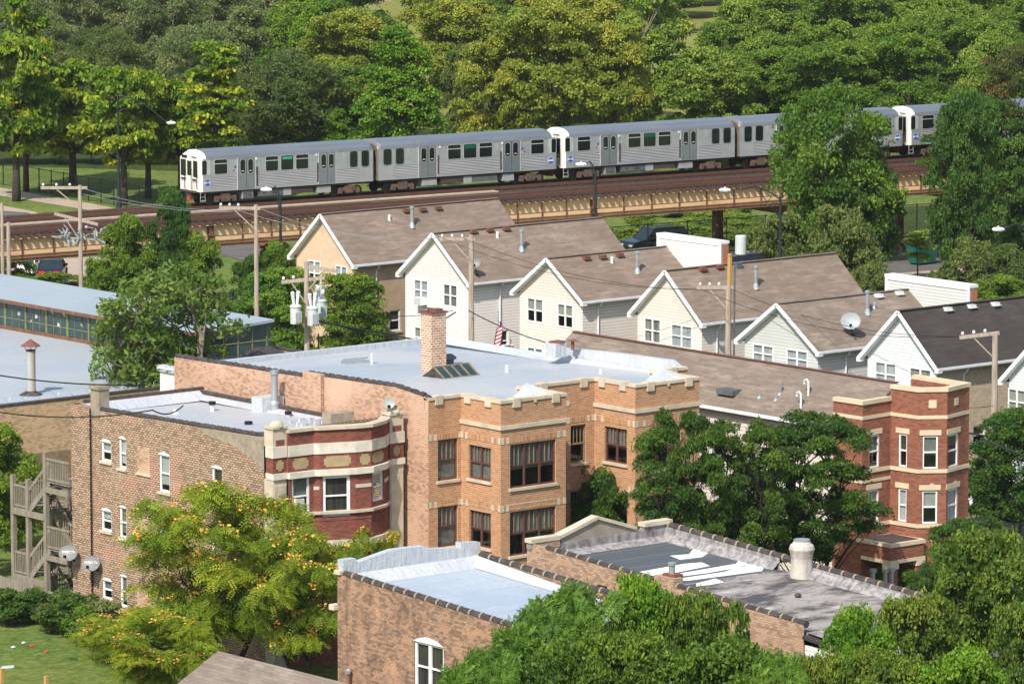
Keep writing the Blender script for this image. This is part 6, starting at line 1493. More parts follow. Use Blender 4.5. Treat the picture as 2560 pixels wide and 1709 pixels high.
q=rt(2338,1195,0);make_carbody('parked_car','white car at the right edge, parked behind the tree',M['carwhite'],(q[0]+1.4,q[1]+1,0),R(10))
q=rt(2115,606,0);m=MB();x,y=q[0],q[1];r=thing('dumpster','dark green metal dumpster on the pavement under the viaduct','dumpster',(x,y,0))
m.add([(x-.8,y-.5,.15),(x+.8,y-.5,.15),(x+.8,y+.5,.15),(x-.8,y+.5,.15),(x-1,y-.65,1.25),(x+1,y-.65,1.25),(x+1,y+.65,1.45),(x-1,y+.65,1.45)],[(0,3,2,1),(0,1,5,4),(1,2,6,5),(2,3,7,6),(3,0,4,7)]);m.box(x-1.05,y-.2,.9,x-.95,y+.2,1.0);m.build('body','green_bin',r);m=MB();m.add([(x-1.03,y-.7,1.26),(x+1.03,y-.7,1.26),(x+1.03,y+.7,1.48),(x-1.03,y+.7,1.48),(x-1.03,y-.7,1.32),(x+1.03,y-.7,1.32),(x+1.03,y+.7,1.54),(x-1.03,y+.7,1.54)],[(0,3,2,1),(4,5,6,7),(0,1,5,4),(1,2,6,5),(2,3,7,6),(3,0,4,7)]);m.build('lid','black',r)
m=MB()
for sx_ in (-.7,.7): m.lathe((x+sx_,y-.4,0),[(.08,0),(.08,.15)],8)
m.build('wheels','tyre',r)
# ================================================================== fences
def pfence(label,p,q,h,sp,cat='fence',mat='black',mesh=True,name='chain_link_fence'):
    r=thing(name,label,cat,(p[0],p[1],0));a=Vector((p[0],p[1],0));b=Vector((q[0],q[1],0));k=int((b-a).length/sp)
    for i in range(k+1): m=MB();c=a.lerp(b,i/k);m.tube([c,c+Vector((0,0,h+.1))],.045,6);m.build('fence_post',mat,r)
    m=MB();m.tube([a+Vector((0,0,h)),b+Vector((0,0,h))],.03,5);m.tube([a+Vector((0,0,.1)),b+Vector((0,0,.1))],.02,5);m.build('rails',mat,r)
    if mesh:
        m=MB();d=(b-a).normalized();L=(b-a).length;n=int(L/.28)
        for i in range(n):
            for s in (1,-1):
                x0=i*.28;pts=[];
                c0=a+d*x0+Vector((0,0,.1 if s>0 else h));c1=a+d*min(L,x0+h*.55)+Vector((0,0,h if s>0 else .1));m.beam(c0,c1,.006,.006)
        m.build('wire_mesh',mat,r)
fa=zat('a',-60,1100,1.8);fb=zat('a',1130,1310,1.8);pfence('black chain link fence under the catalpa trees along the lawn',(fa[0],fa[1]),(fb[0],fb[1]),1.85,2.0)
fa=atD(1380,560,0);fb=atD(1720,545,0);pfence('dark chain link fence in the grass beyond the viaduct legs',uv(24,9,0),uv(62,9,0),2.2,3.2)
fa=zat('d',330,330,0);pfence('black iron fence behind the navy car',uv(-40,-7.6,0),uv(-27.5,-7.6,0),1.5,.22,name='iron_fence',mesh=False)
# ================================================================== ground
def ground_poly(name,pts,z,mat,kind='structure'):
    m=MB();n=len(pts);m.add([(p[0],p[1],z) for p in pts],[tuple(range(n))])
    o=m.build(name,mat)
    if o.data.polygons[0].normal.z<0: o.data.flip_normals()
    tag(o,kind=kind);return o
ground_poly('ground',[(-400,-200),(1800,-200),(1800,2200),(-400,2200)],0,'grass')
ground_poly('street',[uv(-120,-9.5,0),uv(160,-9.5,0),uv(160,5,0),uv(-120,5,0)],.008,'asphalt')
ground_poly('pavement',[uv(-120,5,0),uv(160,5,0),uv(160,7.2,0),uv(-120,7.2,0)],.05,'sidewalk')
ground_poly('pavement',[uv(-8,-13,0),uv(160,-13,0),uv(160,-9.5,0),uv(-8,-9.5,0)],.05,'sidewalk')
ground_poly('road',[(80,150.),(240,150.),(240,160.),(80,160.)],.012,'asphalt')
ground_poly('alley',[(172,150.),(178.,150.),(178.,256.),(172,256.)],.02,'asphalt')
pp=[zat('a',x,y,0) for x,y in ((-80,1270),(640,1395),(1000,1470),(1000,1500),(620,1440),(-80,1325))]
ground_poly('path',pp,.03,'sidewalk')
pp=[zat('a',x,y,0) for x,y in ((-80,1430),(200,1450),(320,1500),(-80,1500))];ground_poly('road',pp,.034,'asphalt')
pp=[zat('a',x,y,0) for x,y in ((-80,1395),(60,1415),(240,1450),(330,1495),(300,1497),(190,1456),(-80,1437))];ground_poly('kerb',pp,.05,'sidewalk')
pp=[atD(x,y) for x,y in ((-200,-30),(1130,-30),(1500,-5),(1700,90),(1700,330),(1560,300),(1000,200),(900,60),(-200,60))]
ground_poly('meadow',[atD(x,y) for x,y in ((690,-60),(1750,-60),(1900,330),(900,330))],.02,'meadow')
M['under']=grassmat('woodland_undergrowth',(.030,.052,.014),(.048,.075,.018),(.10,.11,.035))
ground_poly('undergrowth',[atD(x,y) for x,y in ((-300,-75),(680,-75),(690,60),(920,140),(900,200),(905,360),(500,395),(-300,372))],.012,'under')
ground_poly('undergrowth',[atD(x,y) for x,y in ((1110,-75),(1490,-75),(1500,60),(1480,345),(1110,372),(1040,200))],.026,'under')
ground_poly('undergrowth',[atD(x,y) for x,y in ((1740,-75),(2600,-75),(2600,300),(1740,345))],.026,'under')
ground_poly('dry_grass',[uv(14,7.2,0),uv(80,7.2,0),uv(80,24,0),uv(14,24,0)],.03,'under')
ground_poly('road',[atD(x,y) for x,y in ((500,545),(700,585),(720,640),(560,600),(480,575))],.028,'asphalt')
ground_poly('pavement',[atD(x,y) for x,y in ((500,541),(700,581),(700,586),(500,546))],.06,'sidewalk')
ground_poly('bare_soil',[atD(x,y) for x,y in ((700,-40),(920,-40),(905,2),(830,12),(720,10))],.04,'sand')
ground_poly('path',[atD(x,y) for x,y in ((2280,75),(2400,75),(2400,88),(2280,86))],.04,'sidewalk')
ground_poly('parking_lot',[atD(x,y) for x,y in ((-60,600),(230,590),(230,690),(-60,690))],.03,'sidewalk')
# litter in the grass
for k,(x,y,c,l) in enumerate(((28,1487,'porcelain','white scrap of litter on the lawn at the lower left'),(52,1477,'transformer','pale blue scrap of litter on the lawn'),(70,1484,'redpaint','small orange scrap of litter on the lawn'),(105,1497,'redpaint','small red scrap of litter on the lawn, farther right'))):
    q=rt(x,y,0);m=MB();m.add([(q[0],q[1],.03),(q[0]+.2,q[1]+.03,.05),(q[0]+.22,q[1]+.16,.08),(q[0]+.05,q[1]+.2,.04),(q[0]+.1,q[1]+.1,.11)],[(0,1,4),(1,2,4),(2,3,4),(3,0,4)]);solo(m,'litter',c,l,'litter',loc=(q[0],q[1],0))
# ================================================================== trees
def leafmesh(name,blobs,nleaf,ll,lw,seed,squash=.75,up=.5,frond=0,hang=0,blossom=None,shell=.55):
    rg=np.random.default_rng(seed);B=np.array([b[:3] for b in blobs]);Rr=np.array([b[3] for b in blobs])
    wgt=Rr**2;wgt=wgt/wgt.sum();bi=rg.choice(len(B),nleaf,p=wgt)
    d=rg.normal(size=(nleaf,3));d/=np.linalg.norm(d,axis=1)[:,None]
    d[:,2]=np.where(d[:,2]<-.35,-d[:,2],d[:,2])
    # second level puffs on every blob
    ns=14;sd_=rg.normal(size=(len(B),ns,3));sd_/=np.linalg.norm(sd_,axis=2)[:,:,None];sd_[:,:,2]=np.where(sd_[:,:,2]<-.3,-sd_[:,:,2],sd_[:,:,2])
    si=rg.integers(0,ns,nleaf);sub_=sd_[bi,si]*(.50+.42*rg.random((len(B),ns))[bi,si])[:,None]
    d2=sub_+d*(.30+.16*rg.random(nleaf))[:,None];stray=rg.random(nleaf)<.12;d2=np.where(stray[:,None],d*1.12,d2)
    rl=np.linalg.norm(d2,axis=1);dn=d2/rl[:,None]
    rad=Rr[bi]*rl*(1 if shell>.45 else .6+.5*rg.random(nleaf))
    d=np.where(rg.random(nleaf)[:,None]<.5,dn,d)
    tsub=rg.random((len(B),ns))[bi,si]
    ph=np.sin(d[:,0]*5+bi*1.7)*np.cos(d[:,1]*5.3+bi*2.1)*np.sin(d[:,2]*4.7+bi);rad*=1+.22*ph
    p=B[bi]+dn*rad[:,None]*np.array([1,1,squash])
    nrm=d*.45+np.array([0,0,up])+rg.normal(size=(nleaf,3))*.75;nrm/=np.linalg.norm(nrm,axis=1)[:,None]
    a=np.cross(nrm,rg.normal(size=(nleaf,3)));
    if hang: a=d*np.array([1,1,0])*1.0+rg.normal(size=(nleaf,3))*.5;a[:,2]-=hang;a-=nrm*(a*nrm).sum(1)[:,None]
    a/=np.linalg.norm(a,axis=1)[:,None]+1e-9;b=np.cross(nrm,a)
    s=(.65+.7*rg.random(nleaf))[:,None]
    tb=rg.random(len(B));tone=np.clip(.30*tb[bi]+.30*tsub+.42*rg.random(nleaf)+.08*ph,0,1);yel=np.clip(.45*rg.random(len(B))[bi]+.3*rg.random((len(B),ns))[bi,si]+.4*rg.random(nleaf),0,1.2)
    if not frond:
        v=np.stack([p-a*ll*s*.5,p+b*lw*s*.5-nrm*ll*.06,p+a*ll*s*.5,p-b*lw*s*.5-nrm*ll*.06],1).reshape(-1,3)
        rep=1
    else:
        # compound leaf: pairs of leaflets along a drooping rachis
        L=[];
        for k in range(frond):
            u=(k+.5)/frond;c=p+a*ll*s*(u-.3)-np.array([0,0,1])*(ll*.25*u*u)*s
            for sg in (1,-1):
                t=b*sg*.85+a*.45-np.array([0,0,.2]);t/=np.linalg.norm(t,axis=1)[:,None]
                q=np.cross(nrm,t);l2=lw*(1-.35*abs(u-.4))*s
                L.append(np.stack([c,c+t*l2*.5+q*l2*.16,c+t*l2,c+t*l2*.5-q*l2*.16],1))
        v=np.stack(L,1).reshape(-1,3);rep=frond*2
    nv=len(v);me=bpy.data.meshes.new(name);nf=nv//4
    me.vertices.add(nv);me.vertices.foreach_set('co',v.astype(np.float32).ravel())
    me.loops.add(nv);me.loops.foreach_set('vertex_index',np.arange(nv,dtype=np.int32))
    me.polygons.add(nf);me.polygons.foreach_set('loop_start',np.arange(0,nv,4,dtype=np.int32))
    me.update();at_=me.attributes.new('tone','FLOAT_COLOR','POINT')
    col=np.ones((nleaf,rep,4,4),np.float32);col[...,0]=tone[:,None,None];col[...,1]=yel[:,None,None];col[...,2]=.5
    at_.data.foreach_set('color',col.ravel());me.validate();return me
def trunkmesh(name,blobs,H0,r0,fork,seed,nl=6,ms=1):
    rg=random.Random(seed);mb=MB();stems=[]
    for s in range(ms):
        bx,by=(0,0) if ms==1 else (.25*math.cos(s*2.4),.25*math.sin(s*2.4));tx,ty=(rg.uniform(-.3,.3),rg.uniform(-.3,.3)) if ms==1 else (1.3*math.cos(s*2.4),1.3*math.sin(s*2.4))
        pts=[(bx,by,0),(bx+tx*.15,by+ty*.15,fork*.5),(bx+tx*.4,by+ty*.4,fork),(bx+tx*.9,by+ty*.9,fork+(H0-fork)*.4),(bx+tx*1.2,by+ty*1.2,H0*.82)]
        rr=[r0*1.15,r0*.9,r0*.78,r0*.45,r0*.12]
        if ms>1: rr=[x*.6 for x in rr]
        mb.tube(pts,rr,8);stems.append([Vector(p) for p in pts])
    for i,b in enumerate(sorted(blobs,key=lambda b:-b[3])[:min(len(blobs),nl*4)]):
        st=stems[i%ms];c=Vector(b[:3]);z=min(max(fork*.85,c.z-Vector((c.x,c.y,0)).length*.8-.3),H0*.7)
        k=1
        while k<len(st)-2 and st[k+1].z<z: k+=1
        u=(z-st[k].z)/max(.01,st[k+1].z-st[k].z);o=st[k].lerp(st[k+1],min(1,max(0,u)))
        m=o.lerp(c,.5)+Vector((rg.uniform(-.2,.2),rg.uniform(-.2,.2),rg.uniform(-.1,.35)));r=r0*(.34 if i<nl else .16)
        mb.tube([o,m,c,c+(c-m)*.25],[r,r*.65,r*.3,r*.08],6,cap=False)
        for q in range(2):
            e=c+Vector((rg.uniform(-1,1),rg.uniform(-1,1),rg.uniform(-.1,.7)))*b[3]*.8;mb.tube([m.lerp(c,.6),e],[r*.3,r*.06],4,cap=False)
    return mb.mesh(name,[],(0,0,0),True)
def blobs(kind,Rc,z0,z1,n,rb,seed):
    rg=random.Random(seed);out=[];zc=(z0+z1)/2;hz=(z1-z0)/2;tries=0
    while len(out)<n and tries<4000:
        tries+=1;t=rg.uniform(-1,1);a=rg.uniform(0,2*math.pi)
        if kind=='round': w=math.sqrt(max(0,1-t*t))**.8
        elif kind=='cone': w=max(.12,(1-t)/2)**.75*(1 if t>-.8 else .75)
        elif kind=='vase': w=.35+.65*(t+1)/2 if t<.55 else .95*(1-(t-.55)/.6)
        elif kind=='tiers': w=.55+.45*math.cos(t*1.4);t=round(t*2.5)/2.5+rg.uniform(-.07,.07)
        else: w=math.sqrt(max(0,1-t*t))
        q=rg.random()**.45*w;x=Rc*q*math.cos(a)*(1+.18*math.sin(a*3+seed));y=Rc*q*math.sin(a)*(1+.18*math.cos(a*2+seed));z=zc+hz*t
        r=rb*rg.uniform(.7,1.25)
        if any((x-b[0])**2+(y-b[1])**2+((z-b[2])*1.2)**2<(.62*(r+b[3])*.5*1.4)**2 for b in out): continue
        out.append((x,y,z,r))
    return out
PT={}
def proto(key,kind,Rc,z0,z1,n,rb,nleaf,ll,lw,seed,r0=.25,fork=2.2,ms=1,squash=.75,up=.5,frond=0,hang=0,shell=.55,nl=6,H0=None):
    B=blobs(kind,Rc-rb*.6,z0+rb*.5,z1-rb*.5,n,rb,seed)
    cm=leafmesh('crown_'+key,B,nleaf,ll,lw,seed,squash,up,frond,hang,shell=shell)
    tm=trunkmesh('trunk_'+key,B,z1,r0,fork,seed,nl,ms)
    cm.materials.append(None);tm.materials.append(None)
    PT[key]=(cm,tm,Rc,z1)
# forest kinds (real size in metres)
proto('broadA','round',4.6,1.8,11,70,1.0,52000,.235,.15,11,.3,3,ms=1)
proto('broadB','round',5.2,2.2,12,76,1.05,56000,.235,.15,12,.32,3.2,ms=1,squash=.7)
proto('fineA','round',4.2,.8,8.5,60,.95,40000,.20,.10,13,.2,1.5,ms=2,squash=.8,up=.3)
proto('fineB','vase',3.6,1.2,9.5,50,.85,34000,.20,.10,14,.16,1.8,ms=3,up=.2,shell=.35)
proto('cone','cone',4.0,.8,11.5,80,.85,50000,.23,.15,15,.28,1.2,up=.7,hang=.3)
proto('tiers','round',4.2,2.4,10,40,1.1,17000,.42,.27,16,.34,3.2,squash=.5,up=.5,hang=.7)
proto('tallt','round',2.5,2.5,13.5,40,.9,13000,.40,.26,17,.26,4.5,squash=.55,up=.5,hang=.7)
proto('airy','round',4.8,3.2,9.5,70,.95,60000,.18,.085,18,.26,2.6,ms=2,squash=.42,up=.7,nl=12,shell=.3)
proto('openA','vase',4.6,2.5,12,40,1.1,24000,.27,.18,19,.30,4,ms=2,squash=.7,shell=.4)
proto('locust','round',4.4,3.0,9.5,95,.78,75000,.165,.075,28,.26,2.6,ms=2,squash=.5,up=.8,nl=14,shell=.5)
proto('bush','round',1.7,.0,2.6,26,.6,12000,.16,.10,20,.06,.3,ms=3,up=.4)
proto('bushfine','round',2.6,.0,4.2,36,.75,24000,.17,.10,21,.1,.6,ms=3,up=.4)
proto('frondA','round',3.6,2.0,7.6,44,.85,9500,.46,.19,22,.2,2.2,ms=2,squash=.65,frond=6,up=1.2,hang=0)
proto('gold','round',3.4,1.6,7.2,44,.8,7500,.42,.16,23,.17,1.6,ms=2,squash=.85,frond=5,up=.8,hang=.4)
proto('dense','round',3.8,1.0,9,95,.74,56000,.19,.11,24,.22,1.8,ms=2,squash=.8,up=.4)
proto('sparse','vase',3.6,2.8,7.6,70,.62,7500,.23,.10,25,.2,1.6,ms=3,squash=.7,shell=.2,nl=14)
proto('sapling','tiers',1.2,1.3,4.2,12,.55,1500,.28,.12,26,.05,1.5,squash=.5,up=.6,hang=.3)
LM={
 'olive':leafmat('leaf_olive',(0.059,0.118,0.018),(0.192,0.301,0.038),(0.307,0.384,0.051)),
 'yellowish':leafmat('leaf_yellow_olive',(0.100,0.147,0.019),(0.288,0.339,0.038),(0.397,0.384,0.051)),
 'green':leafmat('leaf_green',(.040,.098,.012),(.135,.240,.024),(.22,.31,.03)),
 'bright':leafmat('leaf_bright_green',(.045,.120,.010),(.165,.315,.020),(.25,.38,.025)),
 'grey':leafmat('leaf_grey_green',(0.062,0.104,0.030),(0.209,0.264,0.095),(0.273,0.291,0.109)),
 'darkolive':leafmat('leaf_dark_olive',(0.055,0.087,0.022),(0.136,0.191,0.045),(0.182,0.218,0.055)),
 'catalpa':leafmat('leaf_catalpa',(.026,.078,.008),(.190,.320,.020),(.48,.48,.03)),
 'fgolive':leafmat('leaf_foreground_olive',(.032,.070,.010),(.125,.205,.024),(.22,.28,.035)),
 'fggreen':leafmat('leaf_foreground_green',(.028,.068,.010),(.110,.195,.022),(.17,.26,.026)),
 'dark':leafmat('leaf_dark',(0.020,0.059,0.013),(0.062,0.144,0.021),(0.098,0.179,0.024)),
 'darkbrown':leafmat('leaf_dark_brownish',(0.032,0.055,0.016),(0.098,0.128,0.026),(0.213,0.122,0.032)),
 'locust':leafmat('leaf_locust',(.020,.060,.010),(.066,.140,.018),(.12,.20,.022)),
 'gold':leafmat('leaf_golden_rain',(.085,.155,.014),(.300,.400,.030),(.42,.45,.04),.45),
 'ail':leafmat('leaf_ailanthus',(.045,.120,.016),(.145,.270,.032),(.20,.32,.04)),
 'lime':leafmat('leaf_lime',(0.099,0.185,0.017),(0.270,0.383,0.043),(0.398,0.426,0.057)),
 'sparse':leafmat('leaf_sparse',(.04,.095,.016),(.14,.24,.035),(.20,.24,.06)),
}
M['blossom']=plain('yellow_seed_heads',(.62,.42,.06),.8,c2=(.56,.27,.06),ns=3)
TREES=[]
def tree(key,mat,loc,h,rad,label,group=None,trunk='trunk',rz=None,name='tree',cat='tree',blossom=False,seed=None):
    cm,tm,Rc,z1=PT[key];sd=len(TREES)+7;rg=random.Random(sd*13+1)
    r=thing(name,label,cat,loc,group);r.scale=(rad/Rc,rad/Rc,h/z1);r.rotation_euler=(0,0,rg.uniform(0,6.28) if rz is None else rz)
    for nm,me,mt in (('crown',cm,LM[mat]),('trunk',tm,M[trunk])):
        o=bpy.data.objects.new(nm,me);COL.objects.link(o);o.parent=r;o.material_slots[0].link='OBJECT';o.material_slots[0].material=mt
    if blossom:
        rg2=np.random.default_rng(sd);B=blobs('round',Rc-.5,2.2,z1-.3,38,.85,23);mb=MB();rr=random.Random(sd)
        for b in B:
            if rr.random()<.12: continue
            for _ in range(5 if b[2]>3 else 3):
                d=Vector((rr.gauss(0,1),rr.gauss(0,1),abs(rr.gauss(.4,.8)))).normalized();c=Vector(b[:3])+Vector((d.x,d.y,d.z*.62))*b[3]*1.03
                for q in range(13):
                    e=c+Vector((rr.uniform(-.2,.2),rr.uniform(-.2,.2),rr.uniform(-.12,.2)));s=rr.uniform(.04,.075)
                    n1=Vector((rr.uniform(-1,1),rr.uniform(-1,1),rr.uniform(-1,1))).normalized()*s;n2=n1.cross(Vector((rr.uniform(-1,1),rr.uniform(-1,1),1))).normalized()*s
                    mb.add([e-n1,e-n2,e+n1,e+n2],[(0,1,2,3)])
        me=mb.mesh('blossoms',[M['blossom']]);o=bpy.data.objects.new('blossoms',me);COL.objects.link(o);o.parent=r
    TREES.append(r);return r
def treepx(key,mat,dx,dytop,dybase,halfw,label,**k):
    "base at D-pixel (dx,dybase) on the ground, top at dytop, half width in D px"
    p=rt(dx,dybase,0);D_=dist(p);sc=F/D_;h=(dybase-dytop)*K/sc*1.02;rad=halfw*K/sc
    z=k.pop('z',0);return tree(key,mat,(p[0],p[1],z),h,rad,label,**k)
# --- catalpa row at the left
g='catalpa trees by the lawn'
treepx('tiers','catalpa',38,85,462,115,'catalpa tree with yellow-green clumps, leftmost with its thick trunk on the verge')
treepx('tiers','catalpa',168,140,440,120,'catalpa tree with pale yellow top, its trunk between the lawn fence posts')
treepx('tiers','catalpa',285,158,470,110,'yellowest catalpa tree, its trunk beside the street lamp')
treepx('tiers','catalpa',340,170,455,95,'slim trunked catalpa tree just right of the street lamp')
treepx('tallt','catalpa',60,-40,440,65,'tall narrow tree rising above the catalpas at the far left')
treepx('tallt','catalpa',492,103,470,80,'tall narrow yellow-green tree just left above the train front')
treepx('tiers','catalpa',415,185,452,85,'low catalpa tree crown directly above the white cab')
for k_,x_ in enumerate((-20,60,130,210,270,340,400,460)):
    treepx('fineA',('darkolive','grey','green')[k_%3],x_,235+12*(k_%3),378,62,'low dark tree filling the gap behind the catalpa trunks',group='low trees behind the catalpas')
# --- middle ground notable trees
treepx('fineA','darkolive',650,150,420,150,'broad dark olive tree behind the leading train car')
treepx('fineA','darkolive',560,190,425,90,'dark olive tree left of the broad one behind the leading car')
treepx('cone','bright',915,62,425,128,'bright green cone shaped maple behind the second train car')
treepx('cone','bright',712,15,300,80,'bright green maple standing above the dark olive tree')
treepx('cone','bright',775,250,420,60,'small bright green tree low beside the maple')
treepx('broadA','yellowish',1000,-15,200,80,'yellow-green round tree at the top centre beside the small lawn')
treepx('broadB','yellowish',1270,20,400,165,'large yellowing tree behind the second and third cars')
treepx('broadA','yellowish',1130,90,395,100,'yellowish tree right of the bright maple')
treepx('broadB','yellowish',1400,60,395,100,'ochre tinted tree above the white cab joint')
treepx('openA','olive',1510,-30,370,125,'open crowned olive tree with pale forked trunk by the clearing',trunk='trunk_pale')
treepx('broadA','darkolive',1062,110,380,50,'dark shaded tree between the maple and the yellowing tree')
treepx('openA','green',1650,60,340,85,'open green tree at the right edge of the clearing')
treepx('broadB','olive',1780,120,365,150,'wide olive green tree behind the fourth car')
treepx('broadA','olive',1700,10,300,100,'olive tree left of the wide one, above the fourth car')
treepx('broadB','olive',1920,100,350,130,'round olive tree above the fourth car roof')
treepx('broadA','green',2080,95,340,110,'green tree behind the white joint at the right')
treepx('broadB','olive',1960,-30,260,130,'large olive tree at the top right centre')
treepx('broadA','green',2160,0,280,120,'green tree at the top right behind the rearmost car')
# --- generated woodland
rgf=random.Random(99)
kinds_left=[('fineB','grey'),('fineA','grey'),('fineB','grey'),('fineA','darkolive'),('fineA','grey')]
kinds_right=[('broadA','olive'),('broadB','green'),('broadA','green'),('broadB','olive'),('fineA','olive')]
LG='one of the grey-green fine leaved trees filling the wood at the upper left';LR='one of the mixed green trees filling the wood behind the train at the right'
rows=[(390,0),(335,25),(285,10),(238,35),(194,5),(155,25),(118,20),(84,8),(52,0),(22,30),(-6,12),(-32,0),(-60,30)]
for by,o in rows:
    D_=F*H/(by*K-YH);sc=F/D_
    x=-60+o
    while x<2430:
        stepm=6.0;x+=stepm*sc/K*rgf.uniform(.85,1.2)
        yy=by+rgf.uniform(-12,12)
        # clearings
        if 690<x<935 and yy<130: continue
        if 600<x<935 and yy<20: continue
        if 935<x<1110 and 60<yy<150: continue
        if 985<x<1100 and yy<160: continue
        if 1500<x<1740 and 70<yy<345: continue
        if x<690:
            if yy>345 and x<430: continue
            if yy>372: continue
            k,m=rgf.choice(kinds_left);hh=rgf.uniform(7.5,10.5);lab,gr=LG,'grey-green woodland trees upper left'
            if x<430 and yy>230: hh*=.8
        else:
            if 820<x<1010 and yy>80: continue
            if 1000<x<1480 and yy>330: continue
            k,m=rgf.choice(kinds_right);hh=rgf.uniform(8.5,12);lab,gr=LR,'mixed green woodland trees behind the train'
            if x<1500 and rgf.random()<.5: m='yellowish' if yy>80 else 'olive'
        p=rt(x,yy,0);rad=hh*rgf.uniform(.40,.52)
        tree(k,m,(p[0],p[1],0),hh,rad,lab,gr,trunk='trunk_pale' if m=='grey' else 'trunk')
# low scrub in front of the wood, just beyond the viaduct
for k,(x,y,hw_,m) in enumerate(((560,395,60,'olive'),(1090,330,45,'olive'),(1180,330,50,'yellowish'),(1440,330,60,'yellowish'),(1590,340,50,'olive'),(820,350,50,'green'),(1840,300,60,'olive'))):
    treepx('bushfine',m,x,y-70,y+55,hw_,'low olive shrubs peeping over the train roof',group='shrubs behind the train',name='shrub',cat='shrub')
rs=random.Random(4)
for k,(x,y,w_) in enumerate([(1450,560,50),(1530,550,45),(1600,555,50),(1660,560,45),(1720,565,50)]+[(rs.uniform(1390,1730),rs.uniform(492,556),rs.uniform(28,48)) for _ in range(16)]):
    treepx('bush','olive',x,y-38,y,w_,'wild shrub in the dry grass under the viaduct',group='shrubs under the viaduct',name='shrub',cat='shrub')
# --- right-hand dark mass
treepx('fineA','green',1900,225,690,185,'big green tree in front of the viaduct hiding the fourth car')
treepx('dense','locust',1965,330,690,105,'darker tree tucked behind the big green tree by the viaduct')
treepx('airy','dark',2250,215,600,150,'dark broad tree hiding the end of the train')
treepx('airy','darkbrown',2340,100,590,120,'brownish dark tree at the right edge above the viaduct')
treepx('dense','dark',2320,320,640,110,'dark tree at the right edge before the viaduct')
treepx('dense','dark',2215,215,690,100,'dark tree cutting off the rear of the train at the right')
treepx('dense','darkbrown',2210,330,560,70,'dark brownish tree covering the last rails')
treepx('bushfine','darkolive',1800,490,700,95,'olive bush in front of the big tree beside the false front')
treepx('bushfine','darkolive',1930,470,720,95,'taller olive bush right of the first, behind the shingle roofs')
treepx('bushfine','darkolive',2000,600,735,50,'small olive bush left of the white false front')
treepx('bushfine','darkolive',2230,545,725,85,'olive bush left of the street lamp at the right')
treepx('bushfine','darkolive',2310,560,740,80,'olive bush under the right hand street lamp')
treepx('dense','green',2290,635,770,90,'green tree behind the charcoal roof')
treepx('sapling','lime',2180,455,600,38,'pale lime sapling beside the rusty viaduct leg')
treepx('sapling','lime',2105,525,640,45,'pale lime sapling in front of the dumpster')
treepx('sapling','lime',2215,470,620,30,'second pale lime sapling right of the viaduct leg')
# --- mid-left trees
treepx('dense','dark',400,440,805,62,'dark rounded tree top rising in front of the viaduct left of the train')
treepx('dense','green',290,500,805,80,'green tree left of the dark rounded top, in front of the viaduct')
treepx('dense','green',455,540,805,75,'green tree right of the dark rounded top, below the girders')
treepx('bushfine','green',230,590,805,55,'green bush right of the navy car')
treepx('bushfine','green',628,548,720,45,'green bush hiding the red vehicle left of the tan gable')
treepx('dense','green',640,560,805,62,'green tree left of the tan brick gable')
treepx('dense','dark',575,590,805,60,'dark tree behind the plain utility pole')
treepx('bushfine','green',25,545,680,50,'green bush at the left edge beside the white car')
treepx('bushfine','green',120,625,700,90,'low green bush along the garage roof edge')
def treeat(key,mat,x,y,h,rad,label,**k): return tree(key,mat,(x,y,k.pop('z',0)),h,rad,label,**k)
def crown_px(key,mat,dx,dycen,z_cen,h,rad,label,**k):
    "place so that the point at height z_cen projects to the given D pixel"
    p=rt(dx,dycen,z_cen);return tree(key,mat,(p[0],p[1],0),h,rad,label,**k)
crown_px('dense','green',800,760,3.2,6.6,2.7,'leafy green tree against the stucco wall behind the transformers')
crown_px('dense','ail',690,730,3.2,6.3,2.9,'yellow-green tree behind the transformer pole')
crown_px('dense','ail',620,720,3.0,5.6,2.4,'yellow-green tree left of the transformer pole, behind the garage roof')
# sparse tree rising behind the left brick building
crown_px('sparse','sparse',390,890,5.6,11.8,5.6,'half bare tree with many pale limbs behind the silver roofed brick building',trunk='trunk_pale')
crown_px('sparse','sparse',320,860,6.0,9.8,3.6,'lower leafy stem of the half bare tree, reaching left over the garage roof')
crown_px('bush','green',385,895,5.6,7.3,1.2,'small green growth at the foot of the half bare tree')
# lower left greenery
crown_px('dense','green',-10,1150,3.6,7.2,2.2,'green tree at the left edge beside the wooden stairs')
treepx('dense','green',22,1030,1265,75,'bright green bush seen through the wooden stairs')
treepx('bushfine','green',95,1060,1215,40,'sprig of green in front of the garage door')
for k,(x,y,h_,r_,m,l) in enumerate(((25,1430,1.5,1.4,'dark','dark bush at the lower left edge'),(85,1425,1.3,1.3,'dark','dark bush at the foot of the wooden stairs'),(165,1455,1.8,1.4,'dark','dark round bush below the brick corner'),(205,1480,1.7,1.1,'green','yellow-green bush against the base of the brick wall'),(130,1450,1.4,1.0,'darkolive','brownish bush between the dark bushes'),(245,1480,2.0,.9,'grey','grey-green weed growing up the brick wall'),(380,1500,2.2,2.2,'ail','weedy shrub at the base of the brick wall'),(330,1495,1.8,1.2,'green','green weed clump beside the grey-green weed'))):
    q=rt(x,y,0);tree('bush',m,(q[0],q[1],0),h_,r_,l,name='bush',cat='bush')
# golden rain trees
crown_px('gold','gold',520,1345,4.0,8.1,4.4,'large golden rain tree with orange-yellow seed clusters before the brick wall',blossom=True,trunk='trunk_dark')
crown_px('gold','gold',690,1400,3.4,6.6,3.0,'golden rain tree touching the foreground brick house',blossom=True,trunk='trunk_dark')
crown_px('gold','gold',345,1520,1.8,3.9,3.2,'low golden rain shrub at the bottom left with yellow seed clusters',blossom=True,trunk='trunk_dark')
crown_px('gold','gold',835,1275,4.4,6.0,1.8,'small golden rain tree peeping over the silver roof parapet',blossom=True,trunk='trunk_dark')
